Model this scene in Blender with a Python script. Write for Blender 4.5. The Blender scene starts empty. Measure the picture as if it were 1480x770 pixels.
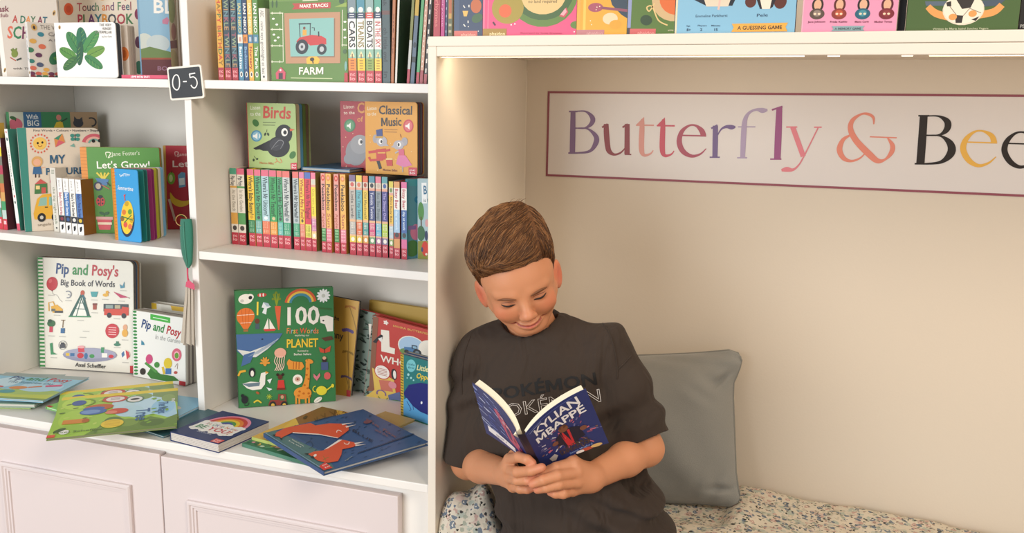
import bpy, bmesh, math, random
import numpy as np
from mathutils import Vector, Matrix, Euler, noise
from mathutils.bvhtree import BVHTree

# ---------------------------------------------------------------- camera, light, exposure
scn = bpy.context.scene
COL = scn.collection
FPX, YAW, PIT, ROL = 1299.47, .3244, .18255, .017236
CAM = np.array([.6463, -1.45, 1.35])
FW = np.array([-math.sin(YAW)*math.cos(PIT), math.cos(YAW)*math.cos(PIT), -math.sin(PIT)])
RT = np.array([math.cos(YAW), math.sin(YAW), 0.]); UP = np.cross(RT, FW)
RT, UP = math.cos(ROL)*RT+math.sin(ROL)*UP, -math.sin(ROL)*RT+math.cos(ROL)*UP
cd = bpy.data.cameras.new('camera'); cam = bpy.data.objects.new('camera', cd); COL.objects.link(cam)
cd.sensor_fit = 'HORIZONTAL'; cd.sensor_width = 36; cd.lens = 36*FPX/1480; cd.clip_start = .02
cam.matrix_world = Matrix(((RT[0], UP[0], -FW[0], CAM[0]), (RT[1], UP[1], -FW[1], CAM[1]), (RT[2], UP[2], -FW[2], CAM[2]), (0, 0, 0, 1)))
scn.camera = cam
scn.view_settings.view_transform = 'Standard'; scn.view_settings.look = 'None'
scn.view_settings.gamma = 1; scn.view_settings.use_curve_mapping = False
scn.view_settings.exposure = 0.2
wd = bpy.data.worlds.new('world'); scn.world = wd; wd.use_nodes = True
wd.node_tree.nodes['Background'].inputs[0].default_value = (.93, .95, 1.0, 1)
wd.node_tree.nodes['Background'].inputs[1].default_value = .38
def area(name, loc, target, sx, sy, power, col):
    l = bpy.data.lights.new(name, 'AREA'); l.shape = 'RECTANGLE'; l.size = sx; l.size_y = sy
    l.energy = power; l.color = col
    o = bpy.data.objects.new(name, l); COL.objects.link(o); o.location = loc
    o.rotation_euler = (Vector(target)-Vector(loc)).to_track_quat('-Z', 'Y').to_euler()
    return o
area('ceiling_lamp', (2.1, -1.9, 2.75), (.5, .2, .9), .9, .9, 44, (1., .85, .68))
area('shop_window', (-1.5, -3.3, 1.45), (-.2, .2, .9), 2.2, 1.8, 86, (.93, .97, 1.0))

# ---------------------------------------------------------------- helpers
def ray(x, y): return FW + RT*(x-740)/FPX - UP*(y-385)/FPX
def onY(x, y, Y): d = ray(x, y); return Vector(CAM + d*(Y-CAM[1])/d[1])
def onZ(x, y, Z): d = ray(x, y); return Vector(CAM + d*(Z-CAM[2])/d[2])
def onX(x, y, X): d = ray(x, y); return Vector(CAM + d*(X-CAM[0])/d[0])
def onPlane(x, y, p, n):
    d = Vector(ray(x, y)); c = Vector(CAM); n = Vector(n)
    return c + d*((Vector(p)-c).dot(n)/d.dot(n))
def lin(h):
    if not isinstance(h, str): return tuple(h)
    h = h.lstrip('#'); h = ''.join(c*2 for c in h) if len(h) == 3 else h; v = [int(h[i:i+2], 16)/255 for i in (0, 2, 4)]
    return tuple(c/12.92 if c <= .04045 else ((c+.055)/1.055)**2.4 for c in v)
def mat(name, col, rough=.5, bump=0, bscale=60, spec=.4, var=0, sheen=0, coat=0):
    m = bpy.data.materials.new(name); m.use_nodes = True; nt = m.node_tree; b = nt.nodes['Principled BSDF']
    c = lin(col); b.inputs['Base Color'].default_value = (*c, 1); b.inputs['Roughness'].default_value = rough
    b.inputs['Specular IOR Level'].default_value = spec; b.inputs['Sheen Weight'].default_value = sheen
    b.inputs['Coat Weight'].default_value = coat
    if bump or var:
        tc = nt.nodes.new('ShaderNodeTexCoord'); nz = nt.nodes.new('ShaderNodeTexNoise')
        nz.inputs['Scale'].default_value = bscale; nz.inputs['Detail'].default_value = 4
        nt.links.new(tc.outputs['Object'], nz.inputs['Vector'])
        if bump:
            bp = nt.nodes.new('ShaderNodeBump'); bp.inputs['Strength'].default_value = bump; bp.inputs['Distance'].default_value = .002
            nt.links.new(nz.outputs['Fac'], bp.inputs['Height']); nt.links.new(bp.outputs['Normal'], b.inputs['Normal'])
        if var:
            mx = nt.nodes.new('ShaderNodeMix'); mx.data_type = 'RGBA'
            mx.inputs['A'].default_value = (*[k*(1-var) for k in c], 1); mx.inputs['B'].default_value = (*[min(1, k*(1+var)) for k in c], 1)
            nt.links.new(nz.outputs['Fac'], mx.inputs['Factor']); nt.links.new(mx.outputs['Result'], b.inputs['Base Color'])
    return m
def printed(name, rough=.38, coat=.0, bump=0, bscale=300, sheen=0, sss=0):
    """a surface whose own colours come from its printed design (one colour per face)"""
    m = mat(name, '#ffffff', rough, bump, bscale, sheen=sheen, coat=coat); nt = m.node_tree
    a = nt.nodes.new('ShaderNodeAttribute'); a.attribute_name = 'Col'
    nt.links.new(a.outputs['Color'], nt.nodes['Principled BSDF'].inputs['Base Color'])
    if sss:
        b = nt.nodes['Principled BSDF']; b.inputs['Subsurface Weight'].default_value = sss
        b.inputs['Subsurface Radius'].default_value = (.012, .004, .002); b.inputs['Subsurface Scale'].default_value = 1
    return m
M = {}
M['white'] = mat('white_paint', '#ece8e1', .42, .06, 35)
M['cream'] = mat('cream_paint', '#e6dccc', .5, .06, 35)
M['wall'] = mat('warm_wall_paint', '#d0c3b1', .75, .10, 220)
M['back'] = mat('shelf_back_paint', '#dcd6cc', .6, .05, 80)
M['pink'] = mat('pink_paint', '#dcd0ce', .45, .05, 60)
M['floor'] = mat('floor_board', '#a88a6a', .5, .1, 12, var=.2)
M['print'] = printed('printed_card')
M['paper'] = mat('page_paper', '#e9e0cd', .8, .15, 400)
M['card'] = mat('board_page', '#d9d3c8', .6, .05, 200)
M['black'] = mat('black_slate', '#34373a', .55, .08, 200)

class MB:
    """collects boxes, prisms and tubes into one mesh; a face may carry its own colour"""
    def __init__(s): s.v = []; s.f = []; s.c = []
    def add(s, vs, fs, col=None):
        n = len(s.v); s.v += [tuple(p) for p in vs]; s.f += [tuple(i+n for i in f) for f in fs]; s.c += [col]*len(fs)
    def box(s, x0, x1, y0, y1, z0, z1, col=None, slope=0):
        k = lambda x, z: z+slope*x
        s.add([(x0, y0, k(x0, z0)), (x1, y0, k(x1, z0)), (x1, y1, k(x1, z0)), (x0, y1, k(x0, z0)), (x0, y0, k(x0, z1)), (x1, y0, k(x1, z1)), (x1, y1, k(x1, z1)), (x0, y1, k(x0, z1))],
              [(0, 3, 2, 1), (4, 5, 6, 7), (0, 1, 5, 4), (1, 2, 6, 5), (2, 3, 7, 6), (3, 0, 4, 7)], col)
    def prism(s, pts, a, b, fn, col=None):
        """2-D outline pts, extruded between depths a and b; fn(u,v,w) -> 3-D"""
        n = len(pts)
        s.add([fn(u, v, a) for u, v in pts]+[fn(u, v, b) for u, v in pts],
              [tuple(range(n))[::-1], tuple(range(n, 2*n))]+[(i, (i+1) % n, n+(i+1) % n, n+i) for i in range(n)], col)
    def tube(s, pts, r, n=8, col=None, cap=True):
        pts = [Vector(p) for p in pts]; rs = r if isinstance(r, (list, tuple)) else [r]*len(pts); vs = []; fs = []
        up = Vector((.31, .17, .93))
        for i, p in enumerate(pts):
            t = (pts[min(i+1, len(pts)-1)]-pts[max(i-1, 0)]).normalized()
            a = t.cross(up)
            if a.length < 1e-4: a = t.cross(Vector((1, 0, 0)))
            a.normalize(); b = t.cross(a)
            vs += [p+(a*math.cos(6.28319*k/n)+b*math.sin(6.28319*k/n))*rs[i] for k in range(n)]
        for i in range(len(pts)-1):
            fs += [(i*n+k, i*n+(k+1) % n, (i+1)*n+(k+1) % n, (i+1)*n+k) for k in range(n)]
        if cap: fs += [tuple(range(n))[::-1], tuple(range((len(pts)-1)*n, len(pts)*n))]
        s.add(vs, fs, col)
    def build(s, name, m, parent=None, smooth=False, bevel=0, default='#ffffff', loc=None):
        me = bpy.data.meshes.new(name); me.from_pydata(s.v, [], s.f)
        ms = m if isinstance(m, (list, tuple)) else [m]
        for k in ms: me.materials.append(k)
        if any(c is not None for c in s.c) or ms[0].name.startswith('printed'):
            at = me.attributes.new('Col', 'FLOAT_COLOR', 'CORNER'); buf = []
            cc = {}
            for f, c in zip(s.f, s.c):
                c = c or default
                if c not in cc: cc[c] = (*lin(c), 1.)
                buf += list(cc[c])*len(f)
            at.data.foreach_set('color', buf)
        if smooth:
            for p in me.polygons: p.use_smooth = True
        me.update(); o = bpy.data.objects.new(name, me); COL.objects.link(o)
        if parent is not None: o.parent = parent
        if loc: o.location = loc
        if bevel:
            b = o.modifiers.new('bevel', 'BEVEL'); b.width = bevel; b.segments = 2; b.limit_method = 'ANGLE'
        return o
def empty(name, loc=(0, 0, 0), rot=(0, 0, 0)):
    o = bpy.data.objects.new(name, None); COL.objects.link(o); o.location = loc; o.rotation_euler = rot; o.empty_display_size = .05
    return o
def tag(o, label, cat, group=None):
    o['label'] = label; o['category'] = cat
    if group: o['group'] = group
    return o
def structure(o): o['kind'] = 'structure'; return o

# ---------------------------------------------------------------- the setting
S1 = lambda x: 1.3761-.0055*x       # upper surfaces of the two shelves and of the counter
S2 = lambda x: 1.0372-.0094*x
CT = .702; YB = .0345; BACK = .331; NX = .058; NI = .0725; NT = .0155; NF = -.1305; BX0 = -1.094; NR = 1.85
NTOP = lambda x: 1.4455+.0048*(x-.058)
m = MB(); m.box(-3.2, 3.4, .345, .45, 0, 2.6); structure(m.build('wall_back', M['wall']))
m = MB(); m.box(-3.2, 3.4, -3.6, .345, -.06, 0); structure(m.build('floor', M['floor']))

# the bookcase above the counter
bc = tag(empty('bookcase', (BX0, BACK, CT)), 'white painted built-in bookcase of two columns above the counter, filled with books', 'bookcase')
def part(mb, name, m_, root, bevel=.0012, smooth=False):
    o = mb.build(name, m_, root, smooth, bevel); o.matrix_parent_inverse = Matrix.Translation(-Vector(root.location)); return o
T_ = .0163
m = MB(); m.box(BX0-T_, BX0, YB, BACK, CT, 2.1); part(m, 'side_panel', M['white'], bc)
m = MB(); m.box(.041, .0572, YB, BACK, CT, 1.428); part(m, 'side_panel', M['white'], bc)
# the upright between the two columns leans by a hair
m = MB(); m.add([(-.5325-.0035, YB, CT), (-.5162-.0035, YB, CT), (-.5162-.0035, BACK, CT), (-.5325-.0035, BACK, CT), (-.5325+.001, YB, 2.1), (-.5162+.001, YB, 2.1), (-.5162+.001, BACK, 2.1), (-.5325+.001, BACK, 2.1)],
                [(0, 3, 2, 1), (4, 5, 6, 7), (0, 1, 5, 4), (1, 2, 6, 5), (2, 3, 7, 6), (3, 0, 4, 7)]); part(m, 'divider', M['white'], bc)
for z, sl in ((1.3761, -.0055), (1.0372, -.0094)):
    m = MB(); m.box(BX0, -.5345, YB, BACK, z-T_, z, slope=sl); part(m, 'shelf', M['white'], bc)
    m = MB(); m.box(-.5165, .041, YB, BACK, z-T_, z, slope=sl); part(m, 'shelf', M['white'], bc)
m = MB(); m.box(BX0-T_, .0572, BACK, .3445, CT, 2.1); part(m, 'back_panel', M['back'], bc)
m = MB(); m.box(BX0-T_, .0572, YB, .3445, 2.1, 2.12); part(m, 'top_panel', M['white'], bc)

m = MB(); m.box(-1.6, .0572, -.127, .3445, CT-.0155, CT)
tag(m.build('countertop', M['white'], bevel=.0015), 'white counter running along under the bookcase, strewn with flat picture books', 'countertop')

# cupboards under the counter
def moulding(x0, x1, z0, z1, y):
    """mitred picture-frame moulding with a stepped profile, standing proud of a door front at depth y"""
    prof = [(0, 0), (0, -.006), (.003, -.0085), (.007, -.0085), (.0095, -.0055), (.013, -.0055), (.0145, -.003), (.0185, -.003), (.0195, 0)]
    m = MB(); rings = []
    for d, h in prof:
        rings.append([(x0+d, y+h, z0+d), (x1-d, y+h, z0+d), (x1-d, y+h, z1-d), (x0+d, y+h, z1-d)])
    vs = [p for r in rings for p in r]; fs = []
    for i in range(len(prof)-1):
        for k in range(4): fs.append((i*4+k, i*4+(k+1) % 4, (i+1)*4+(k+1) % 4, (i+1)*4+k))
    m.add(vs, fs); return m
cab = tag(empty('cupboard', (-.5, .3, 0)), 'pale pink two-door base cupboard with moulded door panels under the white counter', 'cupboard')
m = MB(); m.box(-1.6, .0572, -.0955, .344, .06, CT-.0157); part(m, 'carcass', M['white'], cab)
m = MB(); m.box(-1.6, .0572, -.07, .344, 0, .06); part(m, 'plinth', M['white'], cab)
def door(x0, x1, z1, mx0, mx1, mz1, sl=0):
    m = MB(); m.box(x0, x1, -.1135, -.0957, .07, z1, slope=0)
    d = part(m, 'door', M['pink'], cab, .0015)
    f = moulding(mx0, mx1, .15, mz1, -.1135).build('panel_moulding', M['pink'], d, bevel=0)
    return d
door(-1.02, -.5135, .668, -.917, -.5845, .5945)
door(-.511, -.0065, .6645, -.4515, -.066, .586)
door(-1.53, -1.0225, .668, -1.46, -1.09, .5945)

# the reading nook
nk = tag(empty('reading_nook', (NX, NF, 0)), 'cream painted recessed reading nook with a boarded surround, boy sitting inside', 'alcove')
m = MB(); m.box(NX, NI, NF, BACK, .0, 1.4302); part(m, 'side_panel', M['cream'], nk)
m = MB(); m.box(NX, NR, NF, BACK, 1.4302-.00028, 1.4455-.00028, slope=.0048); part(m, 'roof_board', M['cream'], nk)
m = MB(); m.box(NI, NR, NF+.0005, NF+.016, 1.4152-.00028, 1.4302-.00028, slope=.0042); part(m, 'top_rail', M['cream'], nk)
m = MB(); m.box(NX, NR+.015, BACK, .3446, 0, 1.4455); part(m, 'back_panel', M['wall'], nk)
m = MB(); m.box(NR, NR+.015, NF, BACK, 0, 1.45); part(m, 'side_panel', M['cream'], nk)
m = MB(); m.box(NI, NR, NF+.01, BACK, 0, .50); part(m, 'bench_box', M['cream'], nk)
m = MB(); m.box(NI, NI+.0012, BACK-.004, BACK-.0005, .55, 1.41); part(m, 'corner_bead', M['cream'], nk, 0)

# warm light strip tucked behind the top rail, dark in a stretch where it has failed
st = tag(empty('light_strip', (1., NF+.0185, 1.418)), 'thin warm light strip running behind the top rail of the nook, partly unlit', 'light')
def glow(name, col, e):
    m = bpy.data.materials.new(name); m.use_nodes = True; nt = m.node_tree; em = nt.nodes.new('ShaderNodeEmission'); em.inputs[0].default_value = (*lin(col), 1); em.inputs[1].default_value = e
    nt.links.new(em.outputs[0], nt.nodes['Material Output'].inputs[0]); return m
M['stripglow'] = glow('strip_glow', '#ffe2b8', 3.0)
def lowz(x): return 1.4152-.00028+.0042*x-.0011
m = MB()
for x0, x1 in ((.0745, .618), (.648, .664), (.742, .756), (.776, 1.84)):
    n = 12; m = MB()
    for k in range(n):
        a, b = x0+(x1-x0)*k/n, x0+(x1-x0)*(k+1)/n; za, zb_ = lowz(a), lowz(b); y0, y1 = NF+.0165, NF+.0205
        m.add([(a, y0, za), (b, y0, zb_), (b, y1, zb_), (a, y1, za), (a, y0, za+.0026), (b, y0, zb_+.0026), (b, y1, zb_+.0026), (a, y1, za+.0026)], [(0, 3, 2, 1), (4, 5, 6, 7), (0, 1, 5, 4), (1, 2, 6, 5), (2, 3, 7, 6), (3, 0, 4, 7)])
    part(m, 'diode_line', M['stripglow'], st, 0)
m = MB(); m.box(.0745, 1.84, NF+.0162, NF+.0222, 1.4178-.00028, 1.4212-.00028, slope=.0042); part(m, 'strip_profile', M['white'], st, 0)
for x0, x1, e in ((.09, .618, .5), (.78, 1.8, .75)):
    l = bpy.data.lights.new('strip_light', 'AREA'); l.shape = 'RECTANGLE'; l.size = x1-x0; l.size_y = .012; l.energy = e; l.color = (1., .82, .60)
    o = bpy.data.objects.new('strip_light', l); COL.objects.link(o); o.location = ((x0+x1)/2, NF+.034, 1.421); o.rotation_euler = (math.radians(38), 0, 0)

# ---------------------------------------------------------------- lettering and printed covers
GL = {}
def glyph(ch, bold):
    k = (ch, bold)
    if k in GL: return GL[k]
    def geo(s):
        c = bpy.data.curves.new('g', 'FONT'); c.body = s; c.size = 1; c.resolution_u = 2; c.offset = bold
        o = bpy.data.objects.new('g', c); COL.objects.link(o); bpy.context.view_layer.update()
        me = o.to_mesh(); vs = [(v.co.x, v.co.y) for v in me.vertices]; fs = [tuple(p.vertices) for p in me.polygons]
        o.to_mesh_clear(); bpy.data.objects.remove(o); bpy.data.curves.remove(c); return vs, fs
    if ch == ' ': GL[k] = ([], [], .3); return GL[k]
    if ch == 'M' and bold:          # the narrow notches of M close up when swollen, so its bold form is drawn here
        q = (bold-.012)*1.5
        GL[k] = ([(.07-q, 0), (.07-q, .69), (.25, .69), (.43, .27-q), (.61, .69), (.79+q, .69), (.79+q, 0), (.66-q, 0), (.66-q, .46), (.49, .07), (.37, .07), (.20+q, .46), (.20+q, 0)], [tuple(range(12, -1, -1))], .86); return GL[k]
    vs, fs = geo(ch)
    a = max(v[0] for v in geo('H'+ch+'H')[0])-max(v[0] for v in geo('HH')[0])
    GL[k] = (vs, fs, a); return GL[k]
for _b in (0, .012, .022):
    for _c in 'ABCDEFGHIJKLMNOPQRSTUVWXYZabcdefghijklmnopqrstuvwxyz0123456789\'-&!.?,+\u2022\u00c9\u00e9': glyph(_c, _b)

def homog(q):
    """map from a picture-like quad (tl, tr, br, bl) to the unit square, v downwards"""
    A = []; B = []
    for (x, y), (u, v) in zip(q, ((0, 0), (1, 0), (1, 1), (0, 1))):
        A += [[x, y, 1, 0, 0, 0, -u*x, -u*y], [0, 0, 0, x, y, 1, -v*x, -v*y]]; B += [u, v]
    h = np.linalg.solve(np.array(A, float), np.array(B, float))
    def fn(x, y):
        w = h[6]*x+h[7]*y+1; return ((h[0]*x+h[1]*y+h[2])/w, (h[3]*x+h[4]*y+h[5])/w)
    return fn
def clip(poly):
    for ax, lim, sg in ((0, 0, 1), (0, 1, -1), (1, 0, 1), (1, 1, -1)):
        out = []
        for i in range(len(poly)):
            a, b = poly[i-1], poly[i]; da, db = sg*(a[ax]-lim), sg*(b[ax]-lim)
            if (da >= 0) != (db >= 0):
                t = da/(da-db); out.append((a[0]+(b[0]-a[0])*t, a[1]+(b[1]-a[1])*t))
            if db >= 0: out.append(b)
        poly = out
        if len(poly) < 3: return []
    return poly
def smoothline(pts, n=5):
    """Catmull-Rom through tuples of any length"""
    P = [np.array(p, float) for p in pts]; out = []
    for i in range(len(P)-1):
        a, b, c, d = P[max(i-1, 0)], P[i], P[i+1], P[min(i+2, len(P)-1)]
        for k in range(n):
            t = k/n; out.append(.5*((2*b)+(-a+c)*t+(2*a-5*b+4*c-d)*t*t+(-a+3*b-3*c+d)*t**3))
    out.append(P[-1]); return out
class Art:
    """coloured shapes on one face, in whatever frame the quad gives (default: 0..100 by 0..100, y down)"""
    def __init__(s, quad=((0, 0), (100, 0), (100, 100), (0, 100))): s.h = homog(quad); s.L = []
    def frame(s, quad): s.h = homog(quad); return s
    def raw(s, polys, col): s.L.append(([clip([s.h(x, y) for x, y in p]) for p in polys], col)); return s
    def poly(s, pts, col): return s.raw([pts], col)
    def rect(s, x0, y0, x1, y1, col): return s.poly([(x0, y0), (x1, y0), (x1, y1), (x0, y1)], col)
    def ell(s, x, y, rx, ry, col, rot=0, a0=0, a1=360, n=22):
        c, d = math.cos(math.radians(rot)), math.sin(math.radians(rot)); pts = []
        for k in range(n+(a1-a0 < 360)):
            t = math.radians(a0+(a1-a0)*k/n); a, b = rx*math.cos(t), ry*math.sin(t); pts.append((x+a*c-b*d, y+a*d+b*c))
        return s.poly(pts, col)
    def line(s, pts, w, col, smooth=0):
        pts = [tuple(p) if len(p) == 3 else (p[0], p[1], w) for p in pts]
        if smooth: pts = [tuple(p) for p in smoothline(pts, smooth)]
        qs = []; L = []
        for i, p in enumerate(pts):
            a, b = pts[max(i-1, 0)], pts[min(i+1, len(pts)-1)]; dx, dy = b[0]-a[0], b[1]-a[1]; l = math.hypot(dx, dy) or 1
            L.append(((p[0]-dy/l*p[2]/2, p[1]+dx/l*p[2]/2), (p[0]+dy/l*p[2]/2, p[1]-dx/l*p[2]/2)))
        for (a, b), (c, d) in zip(L, L[1:]): qs.append([a, b, d, c])
        return s.raw(qs, col)
    def arc(s, x, y, r, w, col, a0=180, a1=360, ry=None, n=16):
        ry = ry or r; return s.line([(x+r*math.cos(math.radians(a0+(a1-a0)*k/n)), y+ry*math.sin(math.radians(a0+(a1-a0)*k/n))) for k in range(n+1)], w, col)
    def text(s, t, p0, p1, h, col, bold=.012, cols=None):
        """lettering along the baseline p0-p1 (stretched to fit), capitals h tall"""
        dx, dy = p1[0]-p0[0], p1[1]-p0[1]; l = math.hypot(dx, dy); dx /= l; dy /= l; ux, uy = dy, -dx
        gs = [glyph(c, .022 if bold == .03 else bold) for c in t]; W = sum(g[2] for g in gs)-.06; kx = l/W; ky = h/.69; x = -.03
        for i, (vs, fs, a) in enumerate(gs):
            P = [(p0[0]+dx*(x+u)*kx+ux*v*ky, p0[1]+dy*(x+u)*kx+uy*v*ky) for u, v in vs]
            if fs: s.raw([[P[j] for j in f] for f in fs], cols[i % len(cols)] if cols else col)
            x += a
        return s
    def onto(s, mb, fn, eps=.00012, step=.00001, sub=0):
        """fn(u, v, e) -> 3-D point e above the face"""
        for i, (ps, col) in enumerate(s.L):
            for p in ps:
                if len(p) >= 3: mb.add([fn(u, v, eps+step*i) for u, v in p], [tuple(range(len(p)))], col)

# ---------------------------------------------------------------- books
def outline(W, H, r, i=0):
    """page or board outline: square at the spine, rounded by r at the fore edge, inset by i"""
    if r < 1e-4: return [(0, i), (W-i, i), (W-i, H-i), (0, H-i)]
    pts = [(0, i)]
    for cx, cz, a0 in ((W-i-r, i+r, -90), (W-i-r, H-i-r, 0)):
        for k in range(5): a = math.radians(a0+22.5*k); pts.append((cx+r*math.cos(a), cz+r*math.sin(a)))
    return pts+[(0, H-i)]
def book(name, label, loc, rot, W, H, T, cover='#ffffff', spinecol=None, art=None, sart=None, pages='#e6ddca', r=0, inset=.002, board=.0016, back=None, slabs=0, group=None, pagecols=None, cat='book', fan=0):
    """local frame: x from spine to fore edge, front cover at y = 0 facing -y, back cover at y = T, z up"""
    root = tag(empty(name, loc), label, cat, group); root.rotation_euler = rot
    m = MB(); f = lambda u, v, w: (u, w, v); b = min(board, T*.22); sc = spinecol or cover
    o = outline(W, H, r); m.prism(o, 0, b, f, cover); m.prism(o, T-b, T, f, back or cover)
    k = min(b, .0012)
    m.box(-.0004, k, -.00005, T+.00005, 0, H, sc)
    if art: art.onto(m, lambda u, v, e: (u*W, -e, H*(1-v)))
    if sart: sart.onto(m, lambda u, v, e: (-.0004-e, T*(1-u), H*(1-v)))
    m.build('cover', M['print'], root)
    p = MB()
    if slabs:
        t = (T-2*b)/slabs
        for q in range(slabs):
            c = pagecols[q % len(pagecols)] if pagecols else pages
            p.prism(outline(W-(.0006 if q % 2 else 0), H, r, inset), b+t*q+.00005, b+t*(q+1)-t*.12, lambda u, v, w: (k+u*(1-k/W), w, v), c)
    else:
        p.prism(outline(W, H, r, inset), b, T-b, lambda u, v, w: (k+u*(1-k/W), w, v), pages)
    p.build('pages', M['printpage'], root)
    return root
M['printpage'] = printed('printed_page', .8)
Q90 = math.pi/2
def row(name, label, xl, xr, ytop, ybot, Y, zs, W=.14, cover='#cccccc', bands=(), texts=(), marks=None, lean=0, group=None, back=None, pages='#e2d8c4', board=.0016, r=0, Hf=None):
    """spine-out book: its spine seen between photo columns xl and xr; the spine's own frame is 0..10 by 0..100"""
    A = onY(xl, ybot, Y); B = onY(xr, ybot, Y); T = max(B.x-A.x-.0004, .0018); z = zs(A.x)
    H = onY((xl+xr)/2, ytop, Y).z-z
    s = Art(((0, 0), (10, 0), (10, 100), (0, 100)))
    for y0, y1, c in bands: s.rect(0, y0, 10, y1, c)
    for t in texts:
        st, y0, y1, c = t[:4]; x = t[4] if len(t) > 4 else 7.6; h = t[5] if len(t) > 5 else 5.4
        s.text(st, (10-x, y0), (10-x, y1), h, c, t[6] if len(t) > 6 else .012)
    if marks: marks(s)
    return book(name, label, (A.x+T, Y, z+(T*math.sin(-lean) if lean < 0 else 0)+.0002), (lean, 0, Q90), min(W, BACK-Y-.006), Hf or H, T, cover, None, None, s, group=group, back=back, pages=pages, board=board, r=r)
def stand(name, label, bl, br, tl, zs=None, Y=None, quad=None, tip=0, T=.012, lift=0, H=None, W=None, yaw=None, rx=None, roll=0, **k):
    """face-out book standing on a shelf: bl, br, tl are photo points of its lower corners and its top"""
    if zs is None: zs = lambda x: CT
    if Y is not None:
        y0, y1 = (Y if isinstance(Y, tuple) else (Y, Y)); A = onY(*bl, y0); B = onY(*br, y1)
        A.z = zs(A.x)+lift; B.z = A.z
    else:
        A = onZ(*bl, zs(-.5)+lift); A = onZ(*bl, zs(A.x)+lift)
        if yaw is None: B = onZ(*br, A.z)
    if yaw is None: d = B-A; yaw = math.atan2(d.y, d.x); W = W or d.length
    else: yaw = math.radians(yaw)
    n = Vector((math.sin(yaw), -math.cos(yaw), 0)); t = math.radians(tip)
    upv = Vector((-math.sin(yaw)*math.sin(t), math.cos(yaw)*math.sin(t), math.cos(t))); nn = upv.cross(Vector((math.cos(yaw), math.sin(yaw), 0)))
    if H is None: P = onPlane(*tl, A, nn); H = (P-A).dot(upv)
    if rx: P = onPlane(*rx, A, nn); W = (P-A).dot(Vector((math.cos(yaw), math.sin(yaw), 0)))
    A.z += .0002+T*math.sin(t)
    return book(name, label, A, Euler((-t, roll, yaw)), W, H, T, **k)
def flat(name, label, bl, br, tl, z, T, slope=(0, 0), H=None, W=None, spine=False, **k):
    """book lying face up, its upper cover at z+T: photo points of its lower-left, lower-right and upper-left cover corners"""
    if spine:   # spine edge given: bl and tl are its lower and upper ends
        A = onZ(*bl, z+T); C = onZ(*tl, z+T); u = C-A; H = u.length; yaw = math.atan2(-u.x, u.y)
        return book(name, label, A, Euler((-Q90+slope[0], slope[1], yaw), 'XYZ'), W, H, T, **k)
    if W:    # right edge given: br and tl are its lower and upper corners
        B = onZ(*br, z+T); C = onZ(*tl, z+T); u = C-B; H = u.length; u.normalize(); ex = Vector((u.y, -u.x, 0)); A = B-ex*W; yaw = math.atan2(ex.y, ex.x)
        return book(name, label, A, Euler((-Q90+slope[0], slope[1], yaw), 'XYZ'), W, H, T, **k)
    A = onZ(*bl, z+T); B = onZ(*br, z+T); d = B-A; yaw = math.atan2(d.y, d.x); C = onZ(*tl, z+T)
    u = Vector((-math.sin(yaw), math.cos(yaw), 0))
    if H is None: H = (C-A).dot(u)
    e = Euler((-Q90+slope[0], slope[1], yaw), 'XYZ')
    return book(name, label, A, e, d.length, H, T, **k)

# ---------------------------------------------------------------- top shelf, left column
def A(*q): return Art(q)
RED = '#b8343c'; PINKS = '#d86a7c'
MULTI = ['#b53a44', '#3f7a58', '#d07a4c', '#2f6d7c', '#5b2d46']
G = 'books on the top shelf, left column'
a = A((-92, -300), (352, -300), (465, 527), (18, 527)).poly([(-130, -300), (-62, -300), (50, 527), (0, 527)], '#f1ede6').ell(32, 478, 8, 18, '#c8a055', 10).ell(32, 480, 4, 11, '#3a302c', 10)
a.text('A DAY AT', (80, 130), (325, 140), 52, RED, .03, ['#b5453e', '#b5453e', '#2f6b52', '#d88a4e', '#4a7050', '#4a7050', '#7c2d40', '#2b6070'])
a.text('SCHOOL', (45, 243), (395, 252), 86, '#d4694e', .03, ['#d4694e', '#2f7a50', '#6e2c4c', '#d99b45', '#2f6d7c', '#b5453e'])
a.text('with The', (92, 474), (230, 476), 15, '#4a4038')
a.ell(376, 58, 11, 20, '#c9a060', 10).ell(375, 60, 5, 12, '#3a2c28', 10)
a.text('ask', (-20, 52), (48, 50), 40, '#7c3a48', .03).text('club', (-20, 92), (48, 90), 26, '#7c3a48')
for k, d in enumerate((-24, -12, 2, 14)): a.line([(100, 370), (98+d, 325-(k % 2)*8)], 11, '#6c7d34')
a.ell(100, 358, 24, 28, '#7a8a3a').line([(68, 385), (110, 410)], 7, '#b5563e').line([(115, 405), (150, 392)], 13, '#3c4438')
stand('picture_book', 'large greyish cream picture book reading A DAY AT leaning at the far left', (4, 110.5), (0, 0), (-18, -55), S1, (.085, 0), yaw=33, rx=(89, 60), roll=-.03, T=.012, cover='#d3c8bb', art=a, group=G)
# smaller book with rows of coloured dots
def dots(a):
    for x, y, r, c in ((275, 226, 13, '#2f7c8c'), (240, 272, 14, '#d3a04c'), (273, 307, 15, '#cf6a4c'), (223, 332, 15, '#3c7a58'), (254, 366, 14, '#5b3050'), (220, 410, 13, '#2f7a70'), (253, 435, 15, '#4a5570'), (222, 460, 14, '#cf6a54'), (276, 470, 13, '#d9a24c')): a.ell(x, y, r, r*1.15, c)
    for i in range(16):
        for j in range(2): a.ell(214+i*27, 500+j*24, 13, 14, ['#6a3350', '#4c7a50', '#c15a4c', '#7c2c38', '#d9a24c', '#2f5d58'][(i*2+j*3) % 6])
    return a
a = A((228, 152), (400, 152), (395, 527), (205, 527))
a.text('THE VERY HUNGRY', (278, 192), (460, 196), 26, '#7a726c').text('CATERPILLAR', (305, 234), (470, 236), 24, '#7a726c').text('A Pull-Out Book', (303, 268), (460, 270), 15, '#7a726c')
dots(a)
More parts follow.
